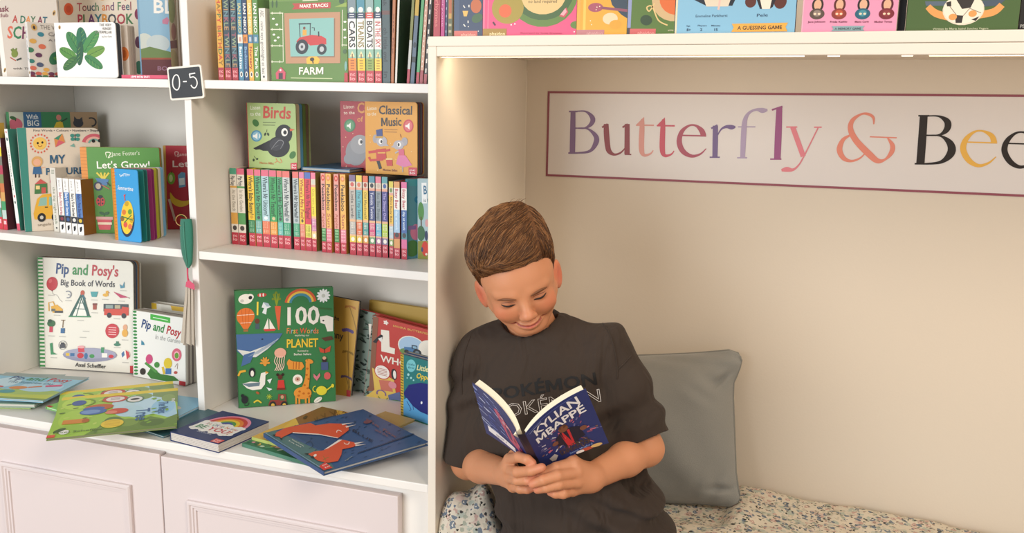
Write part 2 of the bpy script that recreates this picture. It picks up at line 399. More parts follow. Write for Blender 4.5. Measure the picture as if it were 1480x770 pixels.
for x, y, r, w, h in ((345, 350, -50, 52, 24), (318, 385, -75, 48, 22), (372, 330, 10, 44, 24), (345, 395, 30, 36, 18)): a.ell(x, y, w, h, '#2f6b48' if w > 40 else '#57883e', r)
a.ell(253, 183, 11, 21, '#c99d55').ell(253, 185, 5, 12, '#3a2c28').text('Eric Carle', (320, 466), (440, 466), 14, '#8a7d70')
sa = Art().frame(((0, 0), (10, 0), (10, 100), (0, 100))).text('a pull out book', (3.2, 8), (3.2, 70), 4.5, '#8d94a0').ell(5, 92, 2.6, 2.8, '#c8a055').ell(5, 92, 1.2, 1.6, '#3a302c')
stand('board_book', 'cream book with rows of small coloured dots and white spine, behind the leafy white book', (44.5, 111), (0, 0), (44.5, 32), S1, (.048, 0), yaw=57, W=.085, T=.015, cover='#cfc6ba', spinecol='#f0ede8', art=a, sart=sa, group=G)
# white board book in front
a = A((378, 155), (815, 155), (822, 537), (397, 537))
rnd = random.Random(4)
for x, y, r, w, h, c in ((520, 300, -120, 92, 40, '#3f7d4a'), (575, 275, -95, 88, 38, '#2f6d50'), (640, 290, -55, 92, 38, '#4a8a4c'), (475, 372, -150, 70, 34, '#55893f'), (672, 360, -25, 70, 34, '#6b9440'), (490, 440, 140, 66, 32, '#3f6b3c'), (655, 430, 35, 74, 32, '#3f7d4a'), (560, 370, 95, 84, 24, '#2f5d44')):
    a.ell(x, y, w, h, c, r); cs = math.cos(math.radians(r)); sn = math.sin(math.radians(r))
    a.line([(x-w*.9*cs, y-w*.9*sn), (x+w*.9*cs, y+w*.9*sn)], 3, '#24502f')
    for t in (-.5, -.15, .2, .5): a.line([(x+w*t*cs, y+w*t*sn), (x+w*(t+.25)*cs-h*.6*sn, y+w*(t+.25)*sn+h*.6*cs)], 2.4, '#7ba551')
a.text('THE VERY', (705, 182), (790, 184), 18, '#8a857e').text('HUNGRY', (725, 208), (790, 209), 18, '#8a857e').text('CATERPILLAR', (672, 232), (790, 234), 18, '#8a857e').text('by Eric Carle', (722, 260), (790, 260), 11, '#8a857e')
a.ell(418, 188, 7, 14, '#c99d55').ell(418, 190, 3.2, 9, '#3a2c28')
stand('board_book', 'small white board book with overlapping green leaves, foremost on top shelf', (84, 112), (171, 112.5), (80, 33), S1, (.058, .062), T=.016, cover='#f3f0ea', art=a, r=.007, slabs=5, inset=0, pages='#4a4d52', board=.0022, group=G)
# cream board book with orange dot
a = A((600, 180), (905, 182), (905, 515), (600, 515)); a.ell(873, 360, 33, 44, '#d5783c').ell(873, 360, 18, 26, '#b8622f').ell(650, 300, 30, 40, '#d9a24c')
stand('board_book', 'thick cream board book with an orange dot, beside the leafy white book', (128, 112), (188, 112), (126, 38), S1, (.1, .085), T=.018, cover='#d9cab8', art=a, r=.004, slabs=4, inset=0, pages='#cdbfae', board=.002, group=G)
# touch and feel book
a = A((418, -260), (955, -262), (985, 530), (441, 530))
TF = ['#b0464c', '#4a4a56', '#b0464c', '#3c6a78', '#4c7a58']
a.text('Touch and Feel', (553, 80), (925, 78), 52, RED, .012, ['#b0464c', '#8a3c44', '#4a4a56', '#3c5a68', '#4c7a58', '#fff', '#d07a3c', '#b0464c', '#6a4a6a', '#fff', '#4c7a58', '#7c3c5c', '#3c5a68', '#8a3c44'])
a.text('PLAYBOOK', (553, 167), (930, 166), 64, RED, .03, ['#b03a50', '#45703f', '#6b3d74', '#35717c', '#cf8a3c', '#46484e', '#a53d45', '#47784a'])
a.ell(493, 66, 33, 40, '#d4582f').ell(493, 66, 18, 24, '#c24a28').ell(965, 105, 20, 34, '#7c2f4c').ell(966, 285, 22, 38, '#5b2d46').ell(966, 450, 24, 44, '#2f6b50').ell(730, -8, 26, 22, '#e0a04c').line([(880, -30), (885, 18)], 9, '#b5453e').ell(480, 220, 28, 34, '#3c7a58')
stand('board_book', 'tall cream board book titled Touch and Feel PLAYBOOK in coloured letters', (93, 112), (205, 112), (88, -60), S1, (.255, .255), T=.02, cover='#dccdb8', art=a, r=.004, slabs=5, inset=0, pages='#cbb9a4', group=G)
# pink book lying flat and the sky-blue book on it
p = onY(176, 111, .05); z = S1(p.x)
s = Art(((0, 0), (10, 0), (10, 100), (0, 100))).text('LOVE FROM', (8, 40), (8, 88), 6, '#ffffff', .03).text('my', (8, 4), (8, 12), 5, '#ffffff', .03)
book('picture_book', 'thin pink book lying flat under the sky blue book on top shelf', (onY(243.5, 111, .05).x, .05, z+.0075), Euler((-Q90, 0, Q90)), .15, onY(243.5, 111, .05).x-p.x, .0073, cover='#d4546c', sart=Art(((0, 0), (10, 0), (10, 100), (0, 100))).text('LOVE FROM BABY', (7.5, 60), (7.5, 20), 5, '#ffffff', .03), group=G)
a = A((1000, -160), (1175, -150), (1188, 512), (1008, 505))
a.rect(900, -200, 1300, -60, '#8fb9d4').ell(1030, 300, 60, 80, '#cfd8d0').ell(1110, 290, 70, 60, '#c3d2d4').poly([(950, 345), (1060, 310), (1200, 350), (1250, 400), (950, 400)], '#6f8a58').rect(900, 392, 1300, 600, '#6a4348').rect(900, 386, 1300, 398, '#a05a48')
a.text('BL', (1088, 84), (1205, 86), 84, '#f6f4ee', .03).text('BOOK', (1100, 472), (1230, 476), 28, '#9c7a90', .03)
a.poly([(1140, 130), (1170, 110), (1180, 130), (1172, 160), (1140, 155)], '#c985a0')
stand('picture_book', 'sky blue book with dark brown foot standing on the thin pink book', (205.5, 107), (0, 0), (205, -36), S1, (.062, 0), lift=.0076, yaw=50, rx=(246, 60), T=.012, cover='#92bcd6', spinecol='#7aa9c8', art=a, group=G)
a = A((1180, -150), (1262, -150), (1262, 520), (1188, 520)); a.ell(1225, 120, 34, 80, '#6a7040').rect(1100, 300, 1300, 345, '#5c3034').ell(1215, 420, 50, 70, '#8a7a50').ell(1235, 250, 24, 50, '#7a4a40')
stand('picture_book', 'brown and olive patterned book squeezed against the upright, behind the sky blue one', (247, 112), (264, 112), (247, -50), S1, (.16, .12), W=.05, T=.008, cover='#a08c70', art=a, group=G)

# ---------------------------------------------------------------- top shelf, right column
G = 'books on the top shelf, right column'
def foot(s, y0=84, c='#a83038'):
    s.rect(0, y0, 10, 100, c); s.text('nc', (1.8, y0+6), (8.2, y0+6), 4, '#e8a0a0', .03); s.text('lo', (1.8, y0+11), (8.2, y0+11), 4, '#e8a0a0', .03)
def colourtext(st, y0, y1, cols, h=6.4):
    return lambda s: (s.text(st, (1.8, y0), (1.8, y1), h, '#fff', .03, cols), foot(s, 85))
HF = .162
row('board_book', 'yellow spine with red foot and orange capitals, first on the left of its row', 316.4, 324.6, -20, 116, .06, S1, cover='#d9a23a', marks=colourtext('HAPPY BIRTHDAY', 4, 82, ['#c2452e', '#8a6a20', '#b5562c', '#4f6a3a']), group=G, Hf=HF)
TW = ['#9c5a64', '#8a9a78', '#b08a60', '#6a8a90']
row('board_book', 'dark teal spine with red foot, left of the matching pair beside the yellow spine', 326, 335.4, -20, 117, .06, S1, cover='#33444e', marks=colourtext('TWINKLE TWINKLE', 2, 84, TW), group=G, Hf=HF)
row('board_book', 'dark teal spine with red foot, right of the matching pair beside the blue spine', 336.3, 345.2, -20, 117, .06, S1, cover='#33444e', marks=colourtext('TWINKLE TWINKLE', 2, 84, TW), group=G, Hf=HF)
def niko(c2, l, lc, t, tc, nc):
    def f(s):
        s.rect(0, 0, 10, 48, c2[0]); s.rect(0, 46, 10, 56, l); s.rect(0, 56, 10, 100, c2[1])
        s.text('IAN NIKO', (2.2, 10), (2.2, 44), 5.6, nc, .03); s.text('III', (2.5, 54), (7, 54), 5, lc, .03)
        s.text(t, (2.4, 60), (2.4, 86), 5.4, tc, .03); s.ell(5, 92.5, 2.8, 3.4, '#e8e4d8').ell(5, 92.5, 1.5, 2.2, '#333')
    return f
row('board_book', 'teal blue spine with a white label, first of four thin striped spines', 346.2, 353.3, -20, 117, .06, S1, cover='#4a7f96', marks=niko(('#4a7f96', '#4f86a0'), '#e9dccb', '#c0563a', 'Bathtime', '#e9efe9', '#d6c77c'), group=G, Hf=HF-.002)
row('board_book', 'navy spine with an orange label, second of four thin striped spines', 353.9, 360.4, -20, 117, .06, S1, cover='#2c3f60', marks=niko(('#2c3f60', '#2f4a70'), '#dc8f3e', '#7a3020', 'Bedtime', '#7fa6c4', '#f1eee6'), group=G, Hf=HF-.002)
row('board_book', 'yellow spine with a blue label, third of four thin striped spines', 361, 367.7, -20, 117, .06, S1, cover='#e2ad45', marks=niko(('#e2b95c', '#e2ad45'), '#4e7898', '#dfe6ea', 'Nursery', '#a02c2c', '#f3e6b8'), group=G, Hf=HF-.002)
row('board_book', 'green spine with a blue label, fourth of four thin striped spines', 368.3, 376, -20, 117.5, .06, S1, cover='#5c8a44', marks=niko(('#5c8a44', '#648f40'), '#4a7f96', '#dfe6ea', 'The Park', '#f1eee6', '#f1eee6'), group=G, Hf=HF-.002)
row('paperback_book', 'short white paperback spine beside the green tractor book', 377.4, 386.6, 12, 118, .062, S1, cover='#e9e3d6', texts=[('mimi says goodnight at last', 18, 90, '#8d8a84', 7.4, 4.4), ('ABC', 3, 12, '#a9a49a')], marks=lambda s: s.ell(5, 94, 1.6, 1.6, '#555'), group=G, back='#c9a688')
row('picture_book', 'dark green book rising behind the short white paperback', 372, 390, -24, 118, .215, S1, W=.1, cover='#3f5c34', group=G)
# tractor book
a = A((430, -55), (905, -50), (930, 520), (448, 512))
a.rect(300, -100, 1000, 18, '#6f8f4a').rect(300, -100, 1000, 10, '#74913f')
for x in (452, 478): a.ell(x, 30, 6, 24, '#3f5c34')
a.poly([(835, 60), (930, 25), (930, 60)], '#8fa648').ell(878, 25, 16, 18, '#34523a').ell(918, 18, 10, 16, '#34523a')
a.poly([(575, 30), (812, 30), (812, 66), (575, 66), (590, 48)], '#b8443c').text('MAKE TRACKS', (622, 57), (797, 57), 19, '#f6efe2', .03)
a.line([(640, 16), (735, 14)], 6, '#d8d8b8')
for y in (85, 185, 287, 388): a.line([(440, y), (520, y+2)], 5, '#e9e6cc'); [a.line([(x, y-8), (x, y+8)], 4, '#e9e6cc') for x in (450, 500)]
a.line([(517, 85), (522, 390)], 4, '#e9e6cc').line([(885, 78), (890, 300)], 4, '#e9e6cc').line([(885, 290), (930, 292)], 4, '#e9e6cc')
for x, y in ((458, 120), (480, 156), (462, 218), (490, 236), (470, 255), (902, 150), (902, 198), (905, 245)): a.ell(x, y, 9, 6, '#f1efe0')
a.poly([(526, 88), (872, 90), (880, 402), (538, 400)], '#b98a66').poly([(562, 128), (842, 128), (846, 365), (572, 362)], '#8a6a50').poly([(558, 124), (834, 124), (840, 358), (568, 356)], '#86b7ae')
T = a
T.poly([(618, 152), (695, 152), (695, 160), (618, 160)], '#262b30').line([(622, 160), (628, 240)], 5, '#262b30').line([(690, 160), (690, 235)], 5, '#262b30').ell(653, 182, 8, 9, '#7a4a3a').rect(643, 192, 668, 228, '#d8a13c')
T.poly([(640, 235), (700, 225), (760, 232), (790, 250), (792, 285), (690, 290), (660, 250)], '#c23a36').poly([(605, 262), (625, 238), (665, 236), (690, 262), (690, 280), (610, 280)], '#c23a36').line([(742, 205), (744, 235)], 8, '#262b30').line([(700, 180), (716, 182), (716, 200)], 5, '#262b30')
T.ell(640, 297, 40, 46, '#262b30').ell(640, 297, 20, 24, '#b8bcbc').ell(640, 297, 8, 10, '#44494d').ell(764, 314, 30, 34, '#262b30').ell(764, 314, 14, 17, '#b8bcbc')
a.poly([(668, 372), (684, 358), (735, 358), (754, 376), (745, 404), (672, 404)], '#e5b53c').ell(705, 376, 14, 12, '#3a3028').line([(708, 380), (712, 402)], 8, '#3a3028')
a.text('FARM', (622, 470), (778, 470), 44, '#f3ecdc', .03).line([(572, 492), (834, 498)], 5, '#c9cf9c')
a.poly([(474, 460), (508, 422), (538, 456), (536, 500), (478, 498)], '#c94f62').rect(493, 460, 520, 498, '#42373c').ell(505, 442, 6, 7, '#f0e0dc').ell(906, 330, 11, 14, '#44633a').poly([(908, 462), (950, 462), (950, 530), (908, 530)], RED).ell(915, 420, 8, 30, '#7aa9a0')
stand('board_book', 'green board book with red tractor in a card window and FARM below', (393, 118.5), (503, 120), (388, -14), S1, (.058, .056), T=.016, cover='#5f8238', art=a, inset=0, slabs=3, pages='#c9b79c', group=G)
def vehicle(c1, b, t, tc, lab, labt):
    def f(s):
        s.rect(0, 0, 10, 22, c1).ell(5, 20, 3.2, 3, '#e8e6da').rect(0, 23, 10, 29.5, b).rect(2, 24.5, 8, 25.5, '#dfe0e0').rect(2, 27, 8, 28, '#dfe0e0').rect(0, 29.5, 10, 63, '#f0ece2')
        s.text(t, (1.4, 32), (1.4, 61), 7.4, tc, .03).rect(0, 63, 10, 73, '#8fb7a0').poly([(2, 71), (5, 65), (8, 71)], '#efd9a0').rect(4.3, 68, 5.7, 73, '#7a5a3c').rect(0, 73, 10, 86.5, lab)
        for k in range(4): s.rect(2.6, 75+k*2.8, 7.4, 76.2+k*2.8, labt)
        foot(s, 86.5, '#b8383e')
    return f
VB = '#d9d4c4'
row('board_book', 'white banded spine reading CARS beside the green tractor book', 504.3, 516, -22, 120, .058, S1, cover='#8fb7a0', marks=vehicle('#7a8a90', '#33405c', 'CARS', '#2b2b30', '#e08a34', '#a85a24'), group=G, Hf=HF, back='#4f6a34')
row('board_book', 'white banded spine reading TRAINS with yellow label', 517.3, 528.6, -22, 120, .058, S1, cover='#8fb7a0', marks=vehicle('#4a8a9c', '#33405c', 'TRAINS', '#8a7a48', '#ecc02e', '#a8842c'), group=G, Hf=HF)
row('board_book', 'white banded spine reading BOATS with green label', 529.8, 541, -22, 120, .058, S1, cover='#8fb7a0', marks=vehicle('#8aa4a0', '#c85048', 'BOATS', '#2b2b30', '#8ea350', '#5c7030'), group=G, Hf=HF)
row('board_book', 'white banded spine reading IN THE SKY in red', 542.2, 552.2, -22, 120, .058, S1, cover='#3f4a50', marks=vehicle('#5aa08c', '#33405c', 'IN THE SKY', '#b4484c', '#ecc84a', '#a8842c'), group=G, Hf=HF)
def teal(s):
    s.rect(0, 0, 10, 100, '#47585a').rect(0, 27, 10, 31, '#6a4a44').text('oh little owl', (2, 44), (2, 78), 5, '#2c3436', .03).text('in', (2, 88), (2, 95), 5, '#2c3436', .03).text('a walk', (2, 8), (2, 22), 4, '#2c3436')
row('picture_book', 'wide grey teal spine with dark lettering right of the IN THE SKY spine', 552.8, 564.5, -24, 121, .06, S1, cover='#3c4c4e', marks=teal, group=G)
row('picture_book', 'thin orange brown spine leaning right of the grey teal spine', 565, 569.2, -24, 121, .062, S1, cover='#b5703f', marks=lambda s: s.rect(2, 6, 8, 12, '#e0b04a').text('one fox', (3, 30), (3, 70), 4.5, '#7a4020'), lean=.035, group=G)
row('picture_book', 'dark green picture book with thin white spine leaning in the top row', 571, 574, -22, 121, .063, S1, W=.2, cover='#2f4f44', marks=lambda s: s.rect(0, 0, 10, 100, '#dcd8cc'), lean=.045, group=G)
rows = [('olive and grey spine leaning beside the dark green picture book', 588, 592, '#8c8a3c', lambda s: s.rect(0, 55, 10, 100, '#c9c9c0').rect(0, 0, 10, 55, '#7f8238').rect(0, 85, 10, 100, '#b8384a')),
 ('blue grey spine with a dark band and yellow top, leaning among thin spines', 593.2, 598.8, '#56677a', lambda s: s.rect(0, 0, 10, 30, '#c9a52c').rect(0, 72, 10, 78, '#20242a').ell(5, 60, 4, 3, '#23303c')),
 ('bright green spine leaning in the crowded right end of the row', 601.3, 605.6, '#58a86a', lambda s: s.rect(0, 88, 10, 100, '#b8384a')),
 ('pale pink spine with small dots leaning near the nook corner', 606.6, 611.2, '#d6a78c', lambda s: [s.ell(5, 4+k*5.2, 1.8, 1.1, '#f1e4d0') for k in range(16)] and s.rect(0, 86, 10, 100, '#a84a50')),
 ('black spine with white dashes leaning last before the nook corner', 612.4, 616.8, '#27231f', lambda s: [s.poly([(3, 4+k*10), (7, 4+k*10), (7, 8.5+k*10), (3, 8.5+k*10)], '#f0e8d8') for k in range(9)] and s.rect(0, 90, 10, 100, '#a84a50'))]
for k, (lb, x0, x1, c, f) in enumerate(rows):
    row('picture_book', lb, x0, x1, -20, 121.5, .064, S1, W=.18, cover=c, marks=f, lean=.075, group=G, Hf=.17)

# ---------------------------------------------------------------- on the roof of the nook
G = 'books and games standing on the nook'
RY = -.105
row('picture_book', 'red spine leaning at the left end above the nook', 626.5, 636, -110, 50, -.06, NTOP, cover='#b03a44', texts=[('the red book of rhymes', 20, 90, '#d87a74')], lean=.02, group=G, Hf=.2)
row('picture_book', 'magenta spine above the nook between red and navy spines', 637, 642.6, -110, 50, -.062, NTOP, cover='#c23c80', texts=[('a big day for everyone', 20, 90, '#e8a0c0')], lean=.02, group=G, Hf=.2)
row('picture_book', 'thin navy spine with pale dots above the nook', 643.2, 646.4, -110, 50, -.064, NTOP, cover='#3a4468', marks=lambda s: [s.ell(5, 4+k*6, 2, 1.2, '#b8c0d0') for k in range(16)] and None, lean=.02, group=G, Hf=.2)
row('picture_book', 'striped orange and olive spine above the nook beside the navy book', 647.2, 654, -110, 50, -.066, NTOP, cover='#8a7a50', marks=lambda s: s.rect(2, 40, 8, 80, '#c86a3a').rect(2, 80, 8, 84, '#d9a24c').rect(0, 84, 10, 100, '#6a6a48').rect(2, 88, 8, 90, '#c9b98a').rect(2, 93, 8, 95, '#c9b98a'), lean=.01, group=G, Hf=.2)
def roofbook(label, x0, x1, ytop, art, cover, **k):
    return stand(k.pop('name', 'board_book'), label, (x0, 49), (x1, 48), (x0, ytop), NTOP, k.pop('Y', (RY, RY)), cover=cover, art=art, group=G, **k)
a = A((655, -90), (697.5, -91), (698, 51.2), (656, 51.5)).rect(655, -90, 663.5, 60, '#3d4d68')
a.rect(650, 41, 690.5, 60, '#c8685c').text('phaidon', (666, 49.5), (688, 49.5), 4.6, '#e6b4a0', .012)
a.poly([(668, 8), (676.5, 8), (674.5, 17), (670, 17)], '#d9ac54').ell(688, 0, 8, 12, '#b8602f').ell(690, 20, 9, 7, '#3f5c34', -40)
for x, y, t in ((675, 26, 60), (671, 32, 120), (670, 1, 70), (676, 0, 60)): a.line([(x-1.5*math.cos(t), y-2), (x+1.5, y+2)], 1.5, '#e6e0d4')
a.ell(677, 34, .8, .8, '#e6e0d4').ell(692, 41.5, .8, .8, '#e6e0d4')
roofbook('navy board book with coral label above the nook corner', 656.5, 697.3, -70, a, '#33405a', T=.014)
a = A((697, -90), (833, -91), (833, 50.6), (698, 51.2)).rect(697, -90, 700.5, 60, '#e0708c').rect(704.5, -90, 706, 60, '#e27a92')
def P7(x, y): return (690+x/7.05, y/7.05)
def e7(x, y, rx, ry, c, **k): a.ell(690+x/7.05, y/7.05, rx/7.05, ry/7.05, c, **k)
e7(670, -70, 345, 330, '#5c7a2c'); e7(670, -80, 300, 270, '#3f5c24'); e7(670, -60, 225, 190, '#d9b878'); e7(310, 60, 165, 165, '#a08a28'); e7(285, 90, 66, 70, '#d4602c')
a.text('no land required', P7(520, 10), P7(810, 10), 4.4, '#7a6034', .012)
a.poly([P7(835, 150), P7(905, 60), P7(925, 110), P7(890, 165)], '#c04a50').poly([P7(845, 135), P7(895, 68), P7(910, 105), P7(880, 145)], '#eaa0a4').line([P7(160, 205), P7(185, 240)], 2.4, '#4a2530')
e7(350, 235, 8, 8, '#f3dcdc'); e7(388, 226, 8, 8, '#f3dcdc'); e7(990, 310, 7, 7, '#f3dcdc'); e7(1010, 240, 60, 40, '#5c7a2c')
a.rect(690, 39, 733, 60, '#a07a24').text('phaidon', (708, 49), (731, 49), 5, '#eadfa8', .012).text('Illustrated by Sonia Brennan', (753, 46.5), (813, 47), 2.2, '#c23c60')
roofbook('bright pink board book with green melon slice above the nook', 698, 832.6, -84, a, '#d84f78', T=.018)
a = A((833, -92), (906, -92), (906.5, 50), (833, 50.4)).rect(833, -92, 838, 60, '#d9a23c').rect(842, -92, 846, 60, '#e8bb50')
a.poly([(880, -10), (907, -10), (907, 24), (898, 18), (884, 3)], '#33404c').ell(860, 6.5, 11, 7, '#a04c5c').line([(868, 7), (907, 12)], 4, '#8a4a58').ell(882, 24, 11, 9, '#e0c8a0').ell(890, 33, 9, 7, '#d69a28')
for x, y in ((862, 6), (866, 5), (861, 10), (853, 27), (855, 33)): a.ell(x, y, .8, .8, '#f3e3c0')
a.rect(833, 41, 874, 60, '#b8787a').text('phaidon', (848, 49), (872, 49), 5, '#d6a4a0', .012)
roofbook('yellow board book with spoon picture beside the pink melon book', 833.4, 905.5, -82, a, '#dba02a', T=.014)
a = A((905, -92), (975, -92), (976, 49), (906, 49.8)).rect(900, -92, 911, 38, '#8c93b8').rect(900, 38, 911, 60, '#443a40')
a.ell(975, -6, 34, 34, '#c9a878').ell(978, -8, 26, 26, '#d4682c').ell(934, 26, 9, 8, '#2f4424', 20).line([(945, 0, 2), (938, 12, 2), (934, 6, 2), (942, 5, 2), (952, 26, 2), (966, 34, 2)], 2, '#d9b878', 5)
a.rect(910, 39.5, 949, 60, '#c8605c').text('phaidon', (922, 48.4), (947, 48.4), 4.6, '#e6a49c', .012).text('artist', (967, 43), (975, 43), 3, '#c9c09a')
roofbook('olive green board book with lilac spine and orange dish above the nook', 906.3, 974, -80, a, '#55702c', T=.014)
a = A((974, -110), (1148, -112), (1149, 46.2), (975, 48)).rect(970, -110, 977.5, 60, '#e8d2a8')
a.poly([(1000, -6), (1020, 4), (1058, 4), (1062, -6)], '#23262e').poly([(1016, -6), (1055, -6), (1052, 5), (1020, 5)], '#d9c9b0').line([(1040, -10), (1038, 10)], 3, '#e0b8a8').ell(1084, -2, 8, 9, '#5c3026').ell(1126, -2, 9, 11, '#5c3026').poly([(1092, -6), (1120, -6), (1112, 9), (1101, 9)], '#ead9c4').poly([(1092, -6), (1098, 9), (1101, 9), (1097, -6)], '#2b2428').poly([(1114, -6), (1112, 9), (1116, 6), (1120, -6)], '#2b2428')
a.text('Emmeline Pankhurst', (1005, 21.5), (1052, 20.5), 4, '#33445a', 0).text('Pele', (1094, 20.8), (1110, 20.2), 4.6, '#33445a', 0)
for t, x, y in (('Age', 992, 35.5), ('Players', 1009, 35), ('Minutes', 1029, 35)): a.text(t, (x, y), (x+len(t)*1.9, y), 2.2, '#33445a')
for t, x, y in (('8+', 993, 42.4), ('2', 1013, 42), ('15', 1033, 42)): a.text(t, (x, y), (x+len(t)*3, y), 4, '#33445a')
a.poly([(1059, 31.2), (1139, 29.5), (1136, 36), (1139, 42.5), (1059, 43.5), (1062, 37)], '#e5a548').text('A GUESSING GAME', (1068, 40.2), (1131, 39), 5.4, '#3c3228', .03)
roofbook('pale blue game box reading A GUESSING GAME above the nook', 975, 1148, -100, a, '#85b4cc', name='game_box', T=.035, spinecol='#6a8ca8', back='#6a8ca8', pages='#57697e', inset=0)
a = A((1157, -110), (1292, -112), (1295, 44.6), (1158, 46)).rect(1150, -110, 1159, 60, '#e8b0bc')
for x, c1, c2, hair in ((1179, '#5a4a40', '#8c7c70', '#3a2a26'), (1211, '#8a3c34', '#b5563a', '#5c2c24'), (1245, '#2f5f70', '#4a8a94', '#33282a'), (1279, '#7a2c34', '#8a3c3c', '#5c2430')):
    a.ell(x, 2, 8.5, 11, hair).ell(x, 2, 5.5, 8, '#d9a888').ell(x, 16, 11, 8.5, c1).ell(x, 15, 6, 5, c2).ell(x-3, 16, 2, 1.6, '#efd0b0').ell(x+3, 16, 2, 1.6, '#efd0b0')
for t, x0, x1 in (('Jane Johnson', 1167, 1192), ('Frida Kahlo', 1199, 1224), ('Marie Curie', 1235, 1255), ('Mother Teresa', 1263, 1288)): a.text(t, (x0, 29.6), (x1, 29.2), 2.8, '#6a2c3c', .012)
a.poly([(1202, 35), (1250, 34.4), (1247, 38.5), (1250, 42.2), (1202, 42.8), (1205, 39)], '#86a2a4').text('A MEMORY GAME', (1207, 40.6), (1245, 40.2), 3.4, '#3c4448', .03)
roofbook('pink game box reading A MEMORY GAME above the nook', 1158, 1294.5, -100, a, '#dd94ae', name='game_box', T=.035, pages='#5c4450', inset=0)
roofbook('black book standing between the pink game box and the football book', 1297, 1307, -100, None, '#221e1e', name='picture_book', T=.02, Y=(-.09, -.09))
a = A((1308, -110), (1467, -112), (1470.5, 41.5), (1309.5, 43.2))
a.poly([(1333, -4), (1390, -4), (1390, 3), (1335, 3)], '#5c6874').poly([(1395, -4), (1448, -6), (1440, 3), (1400, 6)], '#4c5864')
a.line([(1338, 4, 9), (1352, 15, 11), (1380, 22, 11)], 10, '#dc9a58', 4).line([(1444, 2, 10), (1432, 13, 11), (1400, 19, 11)], 10, '#dc9a58', 4)
a.ell(1390, 9, 30, 23.5, '#ddd0b8').ell(1390, 8, 28.5, 22, '#e8dcc6').poly([(1377, -8), (1405, -8), (1400, 6), (1388, 8)], '#3a3430').poly([(1379, 17), (1391, 18), (1390, 29), (1381, 29)], '#3a3430').poly([(1403, 24), (1414, 19), (1410, 26)], '#3a3430').poly([(1364, -2), (1371, -4), (1372, 4), (1366, 4)], '#3a3430')
a.line([(1370, 4), (1381, 17)], 1, '#8a7a68').line([(1399, 7), (1391, 18)], 1, '#8a7a68').line([(1399, 7), (1416, 14)], 1, '#8a7a68').ell(1376, 20, 6, 5, '#dc9a58').ell(1404, 15, 6, 5, '#dc9a58')
a.text('Written by Maria Isabel Sanchez Vegara', (1349, 39.6), (1429, 38.6), 2.8, '#c9c9a8', .012)
roofbook('dark green book with arms round a football above the nook', 1309, 1470, -100, a, '#4d6338', name='picture_book', T=.012)
a = A((1471, -110), (1640, -112), (1640, 40), (1472, 41.5)).text('PELE', (1474, 37), (1500, 37), 5, '#a8a49c', .012)
roofbook('black book at the right end above the nook, mostly out of frame', 1472, 1560, -100, a, '#26221f', name='picture_book', T=.012)

# ---------------------------------------------------------------- middle shelf, left column
G = 'books on the middle shelf, left column'
def patches(cols, f0=88):
    def f(s):
        n = len(cols)
        for k, c in enumerate(cols): s.rect(0, k*f0/n, 10, (k+1)*f0/n, c)
        s.rect(0, f0, 10, 100, '#c83c4c'); s.rect(2, f0+2, 8, f0+6, '#eec0c4')
    return f
row('board_book', 'spine of stacked coloured picture blocks at the left edge of the middle shelf', -4, 5.4, 178, 334, .07, S2, W=.025, cover='#d9b04a', marks=patches(['#e08a8a', '#ecd23c', '#ecd23c', '#5c5c68', '#b5485c', '#d0604c', '#8a5040', '#c8786c', '#bcd0d8', '#5a9a8a']), group=G)
row('board_book', 'spine of green and red picture blocks beside the leaning white spine', 6, 12, 200, 334.5, .07, S2, W=.028, cover='#5c3038', marks=patches(['#d8d8d0', '#ecd23c', '#7a7a70', '#b5485c', '#7a8a5c', '#c8784c', '#d0a060', '#4a9a6a', '#bcd0c8']), group=G)
tw = lambda s: s.rect(0, 0, 10, 93, '#f2efe8').rect(0, 93, 10, 100, '#d4586c').ell(5, 3, 1.6, 1.2, '#c04c58').ell(5, 10, 2.4, 1.8, '#2f5d58').text('my first picture library', (3, 18), (3, 60), 3.6, '#3f6a64').ell(5, 66, 2, 1.4, '#c04c58').ell(5, 72, 2, 1.4, '#2f5d58')
row('picture_book', 'teal book with white spine leaning left, beside the big First Words book', 25.6, 30.2, 187, 335.5, .075, S2, W=.036, cover='#3f8a7c', marks=tw, lean=-.06, group=G)
FWq = ((100, 148), (505, 140), (520, 735), (150, 735))
a = A(*FWq).rect(90, 100, 140, 760, '#3f8a7c').poly([(90, 100), (140, 100), (182, 760), (90, 760)], '#3f8a7c')
a.text('First Words \u2022 Colours \u2022 Numbers \u2022 Shapes', (178, 168), (508, 162), 13, '#3a3c44')
a.ell(210, 240, 32, 38, '#ecc05c')
for k in range(18): t = k*6.283/18; a.ell(210+44*math.cos(t), 240+54*math.sin(t), 4, 6, '#d4604c')
a.ell(200, 238, 5, 7, '#222').ell(222, 234, 5, 7, '#222').arc(211, 250, 9, 3, '#a0522c', 0, 180)
a.poly([(318, 178), (332, 232), (285, 262), (278, 210)], '#d48a4c').poly([(318, 178), (300, 218), (278, 210)], '#3f8a6a').poly([(300, 218), (332, 232), (285, 262)], '#d0606c')
for x, y in ((368, 190), (396, 188), (370, 212), (394, 212)): a.ell(x, y, 11, 11, '#3f8a7c')
a.line([(382, 180), (382, 222)], 4, '#2b3038').arc(478, 240, 52, 22, '#d0606c', 190, 330).arc(478, 240, 38, 14, '#ecb0a0', 190, 330).arc(478, 240, 28, 10, '#7aa99c', 190, 330).ell(474, 222, 9, 11, '#222').ell(506, 220, 9, 11, '#222')
a.poly([(355, 255), (375, 238), (382, 262)], '#7aa99c')
a.text('MY', (258, 360), (330, 358), 50, '#2f5d7c', .03).text('PICTURE', (240, 425), (420, 420), 38, '#2f5d7c', .03)
